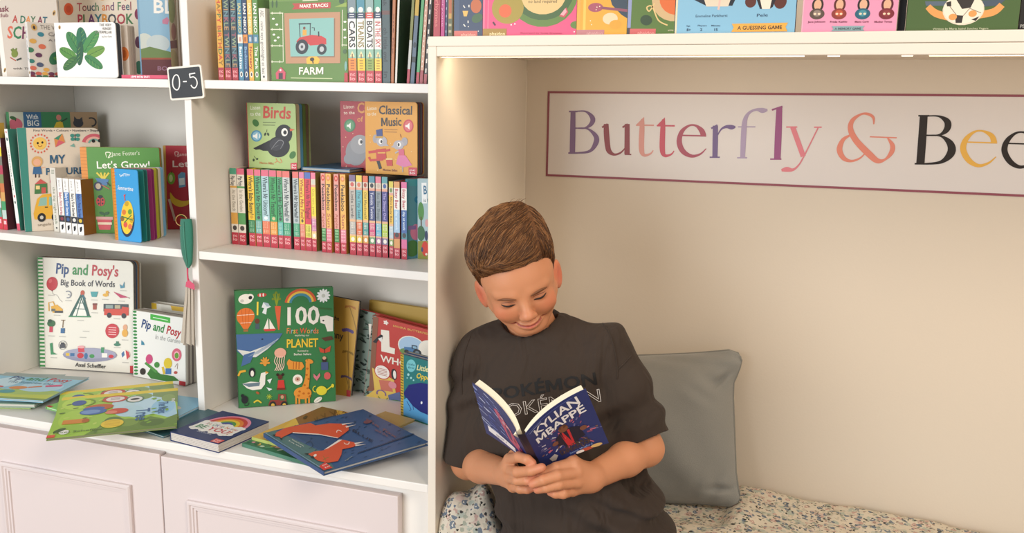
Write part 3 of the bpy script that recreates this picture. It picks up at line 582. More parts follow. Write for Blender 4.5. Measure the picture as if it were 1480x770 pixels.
a.ell(198, 348, 26, 32, '#d9a868').ell(198, 352, 18, 20, '#e8b090').poly([(182, 378), (216, 376), (222, 420), (178, 420)], '#3f6a94').line([(192, 420), (192, 440)], 5, '#3a2c2c').line([(208, 420), (208, 440)], 5, '#3a2c2c').line([(216, 384), (234, 380)], 5, '#e8b090')
a.poly([(188, 478), (215, 448), (246, 474)], '#c85c54').poly([(190, 478), (246, 474), (248, 530), (188, 532)], '#4a7a4a').rect(220, 496, 240, 530, '#c85c54').rect(194, 486, 212, 506, '#ecd28c').line([(268, 470), (280, 510)], 5, '#3f7a58').ell(275, 462, 16, 20, '#d0607c')
a.poly([(185, 640), (200, 560), (225, 535), (290, 530), (330, 560), (350, 640), (345, 670), (190, 672)], '#e2ac3c').poly([(205, 600), (215, 555), (245, 550), (245, 598)], '#8fb8a8').poly([(255, 598), (255, 550), (290, 548), (300, 596)], '#8fb8a8').rect(236, 604, 250, 610, '#5c4a28')
for x in (222, 286): a.ell(x, 662, 19, 24, '#2b2b2e').ell(x, 662, 8, 10, '#c8c4b8')
a.text('angela k.', (205, 708), (290, 704), 14, '#8a7a68', 0)
stand('board_book', 'big cream board book reading First Words with sun, kite and yellow car', (36.6, 335), (0, 0), (25.5, 185), S2, yaw=47.5, rx=(148, 260), T=.014, cover='#dccdb9', spinecol='#f0ede6', art=a, sart=Art(((0, 0), (10, 0), (10, 100), (0, 100))).rect(0, 0, 10, 93, '#f2efe8').rect(0, 93, 10, 100, '#d4586c').text('my first picture library', (3, 18), (3, 60), 4, '#3f6a64'), r=.012, inset=0, slabs=4, pages='#d8d0c2', board=.0022, group=G)
a = A((20, 72), (392, 72), (392, 602), (20, 622)).rect(0, 60, 78, 500, '#c9cfc0').rect(78, 60, 152, 500, '#3a6a94').rect(152, 60, 275, 500, '#3f8a5c').rect(275, 60, 400, 500, '#b09474')
a.ell(45, 130, 28, 30, '#c8687c').line([(48, 100), (44, 115)], 4, '#4a3a30').ell(36, 100, 14, 8, '#3f6a44', 20).text('With', (92, 106), (140, 105), 22, '#eef2f0', .012).text('BIG', (92, 137), (142, 137), 26, '#eef2f0', .012).text('flaps', (92, 172), (142, 172), 22, '#eef2f0', .012)
a.poly([(200, 150), (215, 120), (240, 115), (245, 150)], '#dcc23c').ell(226, 98, 11, 14, '#d98a7c').line([(235, 118), (262, 102)], 6, '#2f4a3c')
a.ell(308, 125, 22, 20, '#3c4048').poly([(290, 115), (292, 92), (305, 108)], '#3c4048').poly([(312, 108), (326, 95), (328, 118)], '#3c4048').arc(365, 120, 20, 7, '#33363c', -120, 90)
stand('board_book', 'wide green board book reading With BIG, cat at right, behind First Words', (24, 300), (0, 0), (15, 162), S2, (.112, 0), yaw=70, W=.2, T=.014, cover='#3f8a5c', art=a, r=.012, inset=0, slabs=4, pages='#b9b2a4', group=G)
row('paperback_book', 'short greyish white spine standing left of four matching white spines', 78.8, 86.6, 243, 333.5, .100, S2, W=.03, cover='#d9d4c8', texts=[('the big night walk', 30, 88, '#8f9480', 7, 4.2), ('III', 3, 9, '#8f9480')], marks=lambda s: s.ell(5, 94, 1.6, 1.4, '#444'), group=G)
for k, (x0, x1, c, tc, pc, wh) in enumerate(((87.6, 95.2, '#f0ece4', '#b5485c', '#8a3c44', 'nearest the grey white paperback, middle white'), (96.2, 104, '#4a78b4', '#e8eef4', '#3c5a8c', 'second of four, blue middle'), (104.9, 112.8, '#f0ece4', '#2b2b30', '#e0dcd4', 'third of four, middle white with black letters'), (113.6, 121.8, '#5c80b8', '#2f3c74', '#d8b83c', 'last of four beside the orange edged books, blue middle'))):
    def f(s, c=c, tc=tc, pc=pc):
        s.rect(0, 0, 10, 100, '#f2efea').rect(0, 25, 10, 68, c).rect(0, 68, 10, 80, '#2f323c').ell(5, 74, 3, 3.4, pc).text('jane k', (3, 4), (3, 22), 3.6, '#9a9a98', 0).text("Baby's First Stories", (2.6, 26), (2.6, 67), 5, tc, .03).poly([(3, 86), (7, 84), (7, 90), (5, 94), (3, 94)], '#22242a')
    row('board_book', 'white spine reading First Stories, '+wh, x0, x1, 215, 334, .094-.003*k, S2, W=.04, cover='#8f5f2a' if k == 3 else '#f0ece4', marks=f, group=G, Hf=.121, back='#d0c8bc')
a = A((412, 243), (775, 240), (778, 655), (426, 658)).poly([(400, 200), (440, 200), (454, 700), (400, 700)], '#d88a30')
for k in range(26): a.line([(400, 246+k*16), (441+k*.5, 246+k*16)], 2, '#b56a20')
a.line([(534, 292, 2), (530, 268, 5), (552, 270, 5), (540, 294, 4), (560, 282, 2)], 3, '#dfe6c8', 4).text("Jane Foster's", (558, 284), (686, 276), 20, '#dfe6c8', 0).text("Let's Grow!", (486, 346), (732, 340), 34, '#f1efe4', .012)
for d in (-30, -12, 8, 26): a.line([(515, 400), (515+d, 366)], 8, '#d8c23c')
a.poly([(478, 392), (540, 398), (530, 428), (495, 424)], '#4a78a8').line([(530, 412), (545, 430)], 5, '#2b2b30').ell(490, 432, 20, 22, '#2f3c58').ell(490, 432, 12, 14, '#c8b8a0').line([(505, 425), (540, 445)], 4, '#c85c4c')
a.ell(498, 505, 20, 23, '#c83c3c').ell(498, 483, 11, 8, '#26262a').line([(498, 484), (498, 528)], 2.5, '#26262a')
for x, y in ((488, 500), (508, 498), (490, 516), (507, 515)): a.ell(x, y, 4, 5, '#26262a')
a.poly([(478, 585), (548, 585), (538, 640), (488, 640)], '#d4545c').rect(475, 578, 552, 592, '#dca8a0').rect(482, 605, 546, 616, '#f0d8b8').line([(512, 578), (512, 565)], 4, '#2f5d34').ell(502, 562, 12, 7, '#2f5d34', 25).ell(524, 562, 12, 7, '#2f5d34', -25).ell(610, 430, 20, 24, '#c8a83c').ell(680, 500, 26, 30, '#c85c4c').ell(650, 600, 30, 30, '#dca83c')
stand('board_book', 'green board book with orange cloth edge and ladybird reading Grow', (124, 337), (232, 330), (123, 212.5), S2, yaw=24, rx=(231.6, 250), T=.016, cover='#4f8a30', spinecol='#c87a28', art=a, r=.004, inset=0, slabs=4, pages='#b98a4c', board=.0022, group=G)
# little blue book standing fanned open
def fanned():
    P = onZ(168, 346.5, S2(-.75)); Q = onZ(204.5, 351, S2(-.75)); d = Q-P; yaw = math.atan2(d.y, d.x); W = d.length; H = (onPlane(163.5, 243.5, P, (math.sin(yaw), -math.cos(yaw), 0))-P).z
    root = tag(empty('board_book', P+Vector((0, 0, .0002)), (0, 0, yaw)), 'small sky blue board book standing fanned open in front of the green one', 'book', G)
    a = A((537, 338), (678, 362), (685, 706), (552, 690)).poly([(530, 320), (551, 320), (566, 720), (530, 720)], '#d98f34')
    for k in range(22): a.line([(530, 345+k*16), (560, 345+k*16)], 2, '#b56a20')
    a.line([(580, 372, 2), (590, 384, 3), (606, 372, 3), (636, 380, 2)], 3, '#e4f0f6', 4).text('jane foster', (585, 384), (640, 386), 12, '#d8ecf6', 0).text('Summertime', (568, 446), (652, 462), 19, '#f0f6f8', .012)
    a.ell(617, 600, 37, 78, '#2b3a50', 4).ell(616, 585, 33, 80, '#ecc83c', 4)
    for x, y, c in ((600, 560, '#d87a3c'), (632, 560, '#6a9a3c'), (606, 620, '#d85c4c'), (630, 630, '#e07a4c'), (590, 590, '#8a6a3c'), (640, 600, '#c8a02c'), (616, 520, '#c8a02c')): a.ell(x, y, 11, 13, c)
    a.line([(588, 580), (646, 600)], 5, '#3f7a44').line([(600, 610), (640, 575)], 5, '#3f7a44').line([(607, 505), (604, 475)], 4, '#d84c4c').poly([(600, 478), (612, 474), (606, 490)], '#d84c4c')
    def leaf(nm, ang, c, art=None, off=0, w=1.):
        m = MB(); T = .0018; m.prism(outline(W*w, H, .005), 0, T, lambda u, v, q: (u, q, v), c)
        if art: art.onto(m, lambda u, v, e: (u*W, -e, H*(1-v)))
        o = m.build(nm, M['print'], root); o.rotation_euler = (0, 0, ang); o.location = (off*.15, off, 0); return o
    leaf('front_cover', 0, '#3f9ed8', a)
    for k, (g, c) in enumerate(((.16, '#2f8a80'), (.26, '#35756e'), (.42, '#a03c74'), (.5, '#8a3468'), (.66, '#b8b43c'), (.74, '#8a8440'), (.86, '#e2d8c8'), (.92, '#d8ccb8'))): leaf('page', g, c, None, .0035+.0028*k, .985)
    leaf('back_cover', 1.0, '#7ab4d4', None, .029)
    m = MB(); m.box(-.003, -.0005, 0, .031, 0, H); m.build('spine', mat('orange_cloth', '#d08430', .8, .3, 500), root)
fanned()
a = A((782, 236), (1130, 232), (1130, 640), (812, 640)).poly([(700, 200), (794, 200), (816, 700), (700, 700)], '#c99a4c')
a.line([(848, 290, 2), (846, 268, 4), (864, 270, 4), (856, 290, 3), (880, 284, 2)], 3, '#ecc8c0', 4).text("Jane Foster's", (862, 288), (1010, 282), 18, '#ecc8c0', 0).text("Let's Eat!", (832, 344), (1080, 338), 32, '#f0dcd4', .012)
a.ell(828, 400, 20, 30, '#7aa83c').ell(826, 400, 10, 18, '#d8dca0').line([(828, 374), (832, 362)], 4, '#4a3a2c')
a.poly([(862, 385), (880, 368), (900, 372), (902, 440), (868, 446)], '#6aa4c8').poly([(868, 400), (896, 396), (898, 430), (870, 434)], '#e4eef0').line([(824, 470, 4), (840, 505, 26), (875, 522, 30), (915, 515, 18), (940, 495, 6)], 20, '#e2b838', 4).line([(818, 500), (850, 600)], 12, '#d8b8a8').ell(880, 600, 30, 26, '#c83c3c').line([(870, 570), (905, 585)], 8, '#4a7a3c').ell(960, 420, 40, 50, '#e08a3c').ell(980, 580, 40, 40, '#e2c83c')
stand('board_book', 'red board book with fruit pictures at the right end, beside the upright', (242, 331.5), (0, 0), (233, 210.5), S2, yaw=26, W=.142, T=.015, cover='#b8343f', spinecol='#c99a4c', art=a, r=.004, inset=0, slabs=4, pages='#c8a878', board=.0022, group=G)

# ---------------------------------------------------------------- middle shelf, right column: the spine-out row
G = 'board books standing spine out in the long row'
RH = .160
def where(tit, c, tc, top, lab, labt, sym=None):
    def f(s):
        s.rect(0, 0, 10, 8, top).rect(0, 8, 10, 66, c).rect(0, 66, 10, 83, lab).rect(0, 83, 10, 100, '#b83444')
        s.text(tit, (2, 9.5), (2, 59), 6.4, tc, .03).ell(5, 62, 2.4, 2.2, sym or '#3c4044')
        for k in range(3): s.text('nosy lift', (1.6+2.5*k, 67.5), (1.6+2.5*k, 81.5), 1.5, labt)
        s.text('nc', (1.8, 89), (8.2, 89), 4, '#eeb0b0', .03).text('lo', (1.8, 94), (8.2, 94), 4, '#eeb0b0', .03)
    return f
def pip(c, place, top):
    def f(s):
        s.rect(0, 0, 10, 8, top).rect(0, 8, 10, 84, '#e2d9c8').rect(0, 23, 10, 25.5, c).rect(0, 58, 10, 73, c).rect(0, 84, 10, 100, '#b83444')
        s.text('Pip', (2, 10), (2, 15), 5.4, '#3a3c44', .03).text('Posy', (2, 16), (2, 22.5), 5.4, '#3a3c44', .03).text(place, (2.8, 28), (2.8, 56), 4.8, '#a09888').ell(5, 78, 3, 3.2, '#4a4440').text('nc', (1.8, 90), (8.2, 90), 4, '#eeb0b0', .03).text('lo', (1.8, 95), (8.2, 95), 4, '#eeb0b0', .03)
    return f
def peek(fr, c, lab, lc, sun):
    def f(s):
        s.rect(0, 0, 10, 84, c).ell(5, 5.5, 4, 3.8, sun).ell(5, 5.5, 2, 1.8, '#e8a08a').text('Peekaboo', (1.8, 13), (1.8, 46), 6.6, '#3c2824', .03).text(fr, (2.4, 50), (2.4, 68), 5.6, '#b0604c').rect(0, 69, 10, 86, lab)
        for k in range(4): s.text('fin', (1.4+2*k, 70), (1.4+2*k, 84.5), 1.4, lc)
        s.rect(0, 86, 10, 100, '#b83444').text('nc', (1.8, 91), (8.2, 91), 4, '#eeb0b0', .03).text('lo', (1.8, 96), (8.2, 96), 4, '#eeb0b0', .03)
    return f
def small(t, c, tc, top, pic, lab, low):
    def f(s):
        s.rect(0, 0, 10, 8, top).rect(0, 8, 10, 15, '#d8cdb8').ell(5, 11.5, 3, 2.8, pic).rect(0, 15, 10, 18, '#e2a48a').rect(0, 18, 10, 55, c).text(t, (2.6, 20), (2.6, 53), 4.8, tc).rect(0, 55, 10, 58, '#e2b48a').rect(0, 58, 10, 74, lab).rect(0, 74, 10, 76, '#e2b48a').rect(0, 76, 10, 84, low).ell(5, 80, 3, 2.6, '#f0ead8')
        for k in range(3): s.text('lift it', (2+2.4*k, 59), (2+2.4*k, 73), 1.4, '#f4ead8')
        s.rect(0, 84, 10, 100, '#b83444').text('nc', (1.8, 89), (8.2, 89), 4, '#eeb0b0', .03).text('lo', (1.8, 94), (8.2, 94), 4, '#eeb0b0', .03)
    return f
def busy(c, pic):
    def f(s):
        s.rect(0, 0, 10, 8, pic).rect(0, 8, 10, 36, '#eeeae0').text('Bizzy Bear', (2.2, 9), (2.2, 34.5), 5.4, '#b8404c', .03).rect(0, 36, 10, 66, c).text('day at work', (3, 38), (3, 62), 4.2, '#dce8f0').ell(5, 69, 3.4, 3.2, '#3c3c40').rect(0, 74, 10, 86, pic)
        s.rect(0, 86, 10, 100, '#b83444').text('nc', (1.8, 91), (8.2, 91), 4, '#eeb0b0', .03).text('lo', (1.8, 96), (8.2, 96), 4, '#eeb0b0', .03)
    return f
GRN = '#3f9a62'; ORG = '#d8803a'; TEA = '#5aa49c'; PNK = '#d4667c'
rows = [
 (336, 345.6, 'cream spine with orange bands, first in the long row', '#e2d9c8', pip('#d9a24c', 'At the Beach', '#4f9a7c'), None),
 (346.2, 356.8, 'cream spine with green bands, second in the long row', '#2c3a34', pip('#5c9a5c', 'In the Garden', PNK), None),
 (361, 370.2, 'yellow spine reading Baby Bunny with green label', '#e2c040', where("Where's Baby Bunny?", '#e4bd38', '#4a3c20', PNK, '#2f7a4c', '#a8d8b0', '#c8982c'), None),
 (371.2, 380.2, 'green spine reading Mr Duck with grey teal label', '#4f9a6a', where("Where's Mr Duck?", '#4f9a68', '#25402c', PNK, '#6aa49a', '#cfe4da'), None),
 (381, 391.4, 'pale blue spine reading Mrs Unicorn with orange label', '#9fc0c0', where("Where's Mr Unicorn?", '#a8c8cc', '#3c4c50', PNK, '#d8704a', '#f4c8a8', '#f0f0ec'), None),
 (392.2, 402.4, 'deep green spine reading Mrs Tractor with yellow orange label', '#3c9458', where("Where's Mr Tractor?", '#3c9a58', '#1f4c2c', PNK, '#dc943c', '#f6dca8', '#c9b98a'), None),
 (403.2, 410.6, 'green spine with teal label left of the pale narwhal spines', '#4f9a6a', where("Where's Mr Duck?", '#4a9a6a', '#25402c', '#d87068', '#5fb0a4', '#cfe4da'), None),
 (411.2, 421.6, 'pale grey spine with green label, left one of two alike', '#5a5450', where("Where's Mr Narwhal?", '#bfc4c0', '#3c4448', '#d87068', '#3f9a72', '#bfe4cc', '#7a8a8c'), None),
 (425.6, 434.2, 'pale grey spine with green label, right one of two alike', '#8a8074', where("Where's Mr Narwhal?", '#aeb8b8', '#3c4448', '#d87068', '#3f9a72', '#bfe4cc', '#7a8a8c'), None),
 (435, 442, 'yellow spine reading Mrs Fox, narrow pink top, beside the red one', '#e2b040', where("Where's Mrs Fox?", '#e8c048', '#a03c2c', '#d47aa0', '#d8806a', '#f4d0b8', '#5a4a30'), None),
 (442.6, 451.2, 'red spine with blue top and yellow label in the long row', '#c83c4c', where("Where's Mr Fire Engine?", '#d03c4c', '#7c1c2c', '#4a6ab0', '#dcd25c', '#8a8a2c', '#c83c4c'), None),
 (451.8, 458.4, 'yellow and pink spine with olive cover beside the fruit spines', '#7a7438', small('One, two, peep', '#ecd23c', '#a89a38', '#e07a94', '#c8c8b8', '#c87aa4', '#e8c890'), None),
 (466, 472.2, 'pink spine reading Peekaboo Apple, left of two alike', '#d98a8a', peek('Apple', '#dc9a8c', '#3c7a3c', '#a8d8a0', '#c8402c'), None),
 (472.8, 480.4, 'yellow spine reading Peekaboo Sun, left of two alike', '#b89038', peek('Sun', '#e8b45a', '#dc7a8c', '#f4c8cc', '#d88a3c'), None),
 (484.4, 491.2, 'pink spine reading Peekaboo Apple, right of two alike', '#d98a8a', peek('Apple', '#dc9a8c', '#3c7a3c', '#a8d8a0', '#c8402c'), None),
 (493.2, 501.2, 'yellow spine reading Peekaboo Sun, right of two alike', '#c8943c', peek('Sun', '#e8b45a', '#dc7a8c', '#f4c8cc', '#d88a3c'), None),
 (506.4, 515.2, 'lilac topped spine with grey middle, right of the olive cover', '#5c5048', small('Little Lamb', '#b8b0a4', '#5a5450', '#7a6488', '#c85c54', '#b0aca4', '#e0c848'), None),
 (516.2, 524.6, 'teal spine with orange label in the long row', '#4a4038', small('The Tiny Seed', '#6ab0b8', '#3c5c64', '#e2c84c', '#d87a54', '#dc6c3c', '#e8c048'), None),
 (525.6, 533.2, 'yellow spine with teal label between teal and navy spines', '#54483c', small('Old Macdonald', '#e4c248', '#7a6a28', '#dc6c48', '#a84c34', '#4f9a94', '#dc9a4c'), None),
 (534.6, 543, 'navy spine with pink label in the long row', '#33406c', small('Twinkle Twinkle', '#3c4678', '#d8d8e4', '#4f8a9c', '#2b3038', '#d4547c', '#6a9a6a'), None),
 (544, 552, 'grey spine with sky blue label in the long row', '#5a5c60', small('Baa Baa Sheep', '#8a9498', '#5c686c', '#e07a8c', '#c8b0a0', '#6ab4cc', '#b47aa0'), None),
 (553, 561.2, 'indigo spine with lime green label in the long row', '#33302c', small('The Sleepy Owl', '#4a4684', '#b4a8d8', '#5a9aa0', '#3c5c9c', '#b4cc48', '#8a7c98'), None),
 (563, 569.2, 'thin yellow spine reading Mini in the long row', '#6a8a9c', small('Mini Busy Bee', '#e8bc48', '#7a5a20', '#d8c84c', '#6a8a3c', '#b8ccd4', '#8aa45c'), None),
 (569.8, 578.4, 'white and pale blue spine with orange foot near the right end', '#a84c40', busy('#a4c4dc', '#d89a5c'), None),
 (580.6, 588.6, 'white and dark blue spine with pink foot, last spine of the row', '#4a8a94', busy('#3f64a0', '#d86c98'), None)]
for x0, x1, lb, c, f, q in rows:
    yb = 353+(x0-336)*.082
    row('board_book', lb, x0, x1, 240, yb, .137, S2, W=.14, cover=c, marks=f, group=G, Hf=RH-(.008 if x0 > 560 else 0), back=q)
ZR = lambda x: S2(x)+RH+.0006
a = A((735, 105), (815, 100), (812, 712), (738, 715)).rect(700, 80, 900, 160, '#4a9aa0').rect(790, 135, 815, 250, '#dfe4e0').text('B', (793, 208), (815, 208), 62, '#4a4468', .03)
a.ell(775, 270, 20, 36, '#2f7a94').ell(775, 268, 12, 22, '#7ab4c4').ell(850, 330, 40, 90, '#4f8a44').rect(770, 380, 815, 470, '#c89a4c').line([(830, 380), (826, 720)], 10, '#5a4430').ell(760, 520, 16, 60, '#d47a94').ell(790, 570, 20, 60, '#d8a07c').ell(750, 640, 20, 60, '#4a7a3c').rect(700, 470, 760, 500, '#8a6a9c').ell(805, 660, 14, 40, '#3c2c3c')
# cover picture of the last book of the row faces right
stand('board_book', 'teal board book with tree and capital B, turned sideways near the nook edge', (589.6, 373.5), (0, 0), (592, 259), S2, (.142, 0), yaw=55, W=.06, T=.008, cover='#58909a', art=a, r=.004, inset=0, slabs=2, pages='#c8c0b0', group=G)
a = A((835, 100), (1100, 110), (1100, 740), (815, 715)).rect(860, 130, 895, 280, '#eef0ee').text('B', (872, 212), (895, 212), 60, '#2f6a8c', .03).text('is for', (872, 270), (930, 270), 26, '#3c5c6c').ell(850, 340, 22, 70, '#4f8a44').line([(850, 380), (848, 560)], 8, '#5a4430').ell(845, 510, 30, 60, '#3c6a44').rect(780, 570, 1100, 780, '#8a8a34').ell(872, 635, 26, 62, '#cc3c2c').ell(850, 640, 9, 20, '#3c4468').ell(880, 680, 8, 10, '#f0e8d8').ell(890, 430, 12, 30, '#d8a0a0').ell(884, 530, 12, 40, '#2f3c5c')
stand('board_book', 'pale blue board book with red beetle shape, rightmost in the long row', (604, 375), (640, 379), (604, 258), S2, (.155, 0), yaw=10, W=.075, T=.014, cover='#a8c0c4', art=a, r=.004, inset=0, slabs=3, pages='#c8c0b0', group=G)

# on top of the row
a = A((130, 52), (325, 52), (340, 328), (142, 322))
a.text('Listen', (146, 80), (186, 78), 16, '#eef0dc', .012).text('to the', (147, 105), (187, 103), 15, '#eef0dc', .012).text('Birds', (196, 112), (307, 114), 48, '#c04a3c', .03)
a.line([(197, 131), (248, 131)], 3, '#5c6a40').line([(197, 142), (246, 142)], 3, '#5c6a40').ell(168, 134, 12, 16, '#3f7238', -30).ell(172, 188, 22, 24, '#4a8aac').ell(172, 188, 17, 19, '#88b8cc').poly([(158, 184), (166, 184), (176, 174), (176, 202), (166, 194), (158, 194)], '#f2f2ec').arc(178, 188, 8, 3, '#f2f2ec', -60, 60)
a.line([(214, 160), (213, 172)], 2, '#33402c').ell(207, 180, 4, 7, '#33402c', 20).ell(219, 180, 4, 7, '#33402c', -20).line([(163, 272), (170, 282)], 2, '#33402c').ell(162, 290, 4, 6, '#33402c').ell(176, 285, 5, 4, '#33402c').ell(320, 265, 12, 17, '#3f7238', 25)
a.ell(262, 232, 46, 44, '#26272b', -25).ell(282, 178, 34, 40, '#26272b').poly([(160, 240), (225, 205), (255, 210), (245, 250), (200, 250), (185, 244), (170, 246)], '#26272b').ell(285, 170, 13, 17, '#f0eee8').ell(287, 171, 7, 9, '#1c1c20').poly([(305, 154), (326, 158), (308, 166)], '#d4623c').ell(255, 222, 30, 26, '#38393f', -25).line([(232, 244, 1), (262, 205, 2.5), (282, 212, 2.5), (270, 240, 1)], 2, '#8a8c90', 4).line([(240, 236), (262, 225)], 1.5, '#6a6c70')
a.line([(252, 280), (258, 292), (248, 300)], 2.5, '#d4724c').line([(270, 282), (278, 296), (268, 300)], 2.5, '#d4724c').line([(258, 292), (268, 298)], 2, '#d4724c').text('Marion Billet', (186, 305), (244, 307), 9, '#c07a4a').poly([(313, 300), (345, 296), (345, 330), (315, 326)], '#c83c4c').text('nc', (318, 311), (336, 311), 9, '#f0dcd8', .03).text('lo', (318, 322), (336, 322), 9, '#f0dcd8', .03)
sa = Art(((0, 0), (10, 0), (10, 100), (0, 100))).rect(0, 0, 10, 20, '#5a9a8a').rect(0, 20, 10, 100, '#b83c44').ell(5, 75, 4, 6, '#2b2b2e').text('Birds', (3, 35), (3, 60), 5, '#f0e0d0')
stand('board_book', 'green board book titled Birds with a black bird, standing on the row of spines', (359.6, 243.5), (429.5, 245.5), (355, 148.5), ZR, (.165, .16), T=.05, cover='#a9bf7e', spinecol='#b83c44', art=a, sart=sa, r=.005, inset=0, slabs=4, pagecols=['#d8d0ac', '#5a9cc0', '#6a8a48', '#7a6a54'], board=.003, group='board books standing on the row')
a = A((513, 45), (740, 48), (740, 345), (525, 335))
a.text('Listen', (528, 78), (574, 76), 15, '#f0dcc8', .012).text('to the', (530, 103), (576, 102), 14, '#f0dcc8', .012).text('Carnival', (587, 96), (735, 98), 44, '#e2a04c', .03).text('of', (588, 134), (610, 134), 22, '#e2a04c', .012).ell(556, 151, 24, 28, '#3f7a50').ell(556, 151, 18, 22, '#5c9a68').poly([(544, 147), (551, 147), (560, 138), (560, 166), (551, 156), (544, 156)], '#f2f2ec')
a.ell(585, 262, 44, 56, '#8f8f92').ell(600, 230, 40, 40, '#9c9c9e').ell(556, 290, 22, 22, '#8f8f92').ell(602, 220, 9, 14, '#f0eee8').ell(606, 220, 5, 8, '#222')
for x, y in ((540, 200), (530, 240), (570, 185), (545, 320), (600, 330)): a.ell(x, y, 2, 2.5, '#e8c0a0')
stand('board_book', 'red board book with grey elephant, half hidden behind the yellow music book', (493.5, 247.5), (0, 0), (490, 146), ZR, (.225, 0), yaw=2, W=.118, T=.018, cover='#b02f3c', art=a, r=.005, inset=0, slabs=3, pages='#c8b8a0', group='board books standing on the row')
a = A((617, 45), (832, 52), (834, 362), (624, 350))
a.text('Listen', (627, 83), (666, 82), 15, '#f2e6c8', .012).text('to the', (628, 106), (664, 105), 14, '#f2e6c8', .012).text('Classical', (674, 100), (812, 104), 36, '#3a3230', .03).text('Music', (684, 152), (768, 150), 36, '#3a3230', .03)
a.line([(698, 166), (752, 168)], 3, '#a8702c').line([(698, 176), (750, 178)], 3, '#a8702c').ell(797, 152, 21, 28, '#c8404c').ell(797, 152, 16, 22, '#d86c6c').poly([(785, 148), (792, 148), (802, 138), (802, 168), (792, 157), (785, 157)], '#f4f0ea')
for k in range(22): a.ell(640+(k*53) % 180, 190+(k*37) % 150, 1.6, 2, '#f2d8a0')
a.ell(662, 205, 11, 18, '#a8a4a8').ell(688, 216, 22, 22, '#b4b0b4').poly([(700, 216), (718, 236), (692, 236)], '#b4b0b4').poly([(664, 168), (690, 162), (692, 196), (668, 200)], '#3a4c88').rect(662, 194, 694, 202, '#c89a3c').ell(684, 216, 8, 12, '#f4f0ea').ell(687, 217, 4, 7, '#222')
a.poly([(664, 250), (704, 246), (708, 292), (668, 296)], '#c8403c').line([(668, 258), (634, 262)], 11, '#c8403c').line([(704, 256), (722, 252)], 9, '#c8403c').line([(672, 294), (684, 332)], 12, '#26262a').line([(694, 292), (642, 296), (636, 282)], 10, '#c8403c').rect(672, 262, 704, 267, '#e2b44c')
a.poly([(706, 290), (732, 288), (734, 320), (710, 320)], '#c8403c').rect(706, 288, 734, 294, '#ecd28c').ell(782, 218, 13, 18, '#a8a4a8').ell(758, 232, 22, 20, '#b4b0b4').poly([(744, 228), (726, 240), (746, 246)], '#b4b0b4').ell(760, 230, 8, 11, '#f4f0ea').ell(758, 231, 4, 7, '#222').poly([(756, 250), (780, 250), (782, 278), (760, 278)], '#d4607c').poly([(756, 276), (786, 276), (814, 318), (778, 326), (748, 312)], '#dc7aa4').line([(774, 322), (776, 346)], 4, '#a8a4a8').line([(758, 258), (744, 266)], 6, '#b4b0b4').line([(768, 200), (764, 186)], 2, '#8a3c3c')
a.text('Marion Billet', (693, 340), (752, 344), 9, '#8a4c28').poly([(799, 326), (834, 328), (834, 362), (800, 360)], '#c83c4c').text('nc', (804, 342), (826, 342), 9, '#f0dcd8', .03).text('lo', (804, 354), (826, 354), 9, '#f0dcd8', .03)
stand('board_book', 'yellow board book titled Classical Music, standing on the row near the nook', (529, 252), (603, 256.5), (526, 146.5), ZR, (.185, .18), T=.03, cover='#e0a13c', art=a, r=.006, inset=0, slabs=4, pagecols=['#4a4c50', '#7a3c44', '#5c6064', '#6a2c38'], board=.003, group='board books standing on the row')
p = onY(447, 246, .2)
book('picture_book', 'blue picture book lying flat on the row between Birds and the red book', (p.x, .17, ZR(p.x)+.007), Euler((-Q90, .0094, 0)), .112, .15, .0068, cover='#3f6e94', pages='#c8c8c0', group='board books standing on the row')

# ---------------------------------------------------------------- on the counter, left column
G = 'picture books on the counter'
PW = ['#2f4a7a', '#2f4a7a', '#2f4a7a', '#fff', '#3f8a4c', '#3f8a4c', '#3f8a4c', '#fff', '#b8343c', '#b8343c', '#b8343c', '#b8343c', '#b8343c', '#b8343c']
a = A((172, 84), (705, 100), (718, 690), (213, 668))
for k in range(30): a.poly([(168, 86+k*19.6), (203+k*1.35, 86+k*19.6), (204+k*1.35, 96+k*19.6), (168, 96+k*19.6)], '#3f8a4c')
a.line([(202, 84), (243, 670)], 3, '#c9c4b8')
a.text("Pip and Posy's", (277, 172), (624, 184), 56, '#2f4a7a', .03, PW).text('Big Book of Words', (306, 236), (607, 242), 32, '#33343c', .012)
a.ell(260, 228, 31, 37, '#b8343c').ell(250, 214, 9, 12, '#cc5a5c', 20).poly([(256, 262), (268, 262), (262, 272)], '#8a2430').line([(262, 270, 1.5), (270, 285, 1.5), (290, 290, 1.5), (305, 312, 1.5), (322, 326, 1.5)], 1.5, '#8a8880', 4)
def cap(x, y, w=36): a.line([(x-w/2, y), (x+w/2, y+1)], 4, '#bab6ac')
for x, y in ((258, 290), (354, 318), (294, 396), (424, 422), (496, 312), (556, 308), (646, 316), (655, 260), (500, 380), (622, 410), (268, 505), (328, 508), (286, 617), (456, 478), (440, 510), (668, 520), (626, 560), (672, 636)): cap(x, y)
a.arc(350, 285, 18, 6, '#8a8d94', -130, 110).line([(350, 285), (370, 290)], 4, '#8a8d94').poly([(258, 350), (292, 340), (325, 365), (322, 382), (270, 384)], '#d9a43c').line([(250, 375, 6), (246, 330, 6), (270, 325, 6), (282, 350, 6)], 6, '#d9a43c').rect(280, 372, 326, 384, '#4a4a4c').rect(262, 362, 285, 376, '#6a6a60')
a.poly([(360, 402), (430, 262), (476, 402)], '#335c54').poly([(380, 398), (428, 290), (458, 398)], '#e8e6dc').line([(400, 400), (432, 280)], 5, '#335c54').line([(424, 300), (462, 396)], 5, '#335c54').line([(396, 360), (450, 362)], 4, '#335c54').line([(410, 330), (440, 330)], 4, '#335c54').rect(358, 398, 480, 405, '#4a8a60').ell(430, 275, 11, 14, '#b8543c').line([(430, 285), (446, 310)], 8, '#3c6a7a')
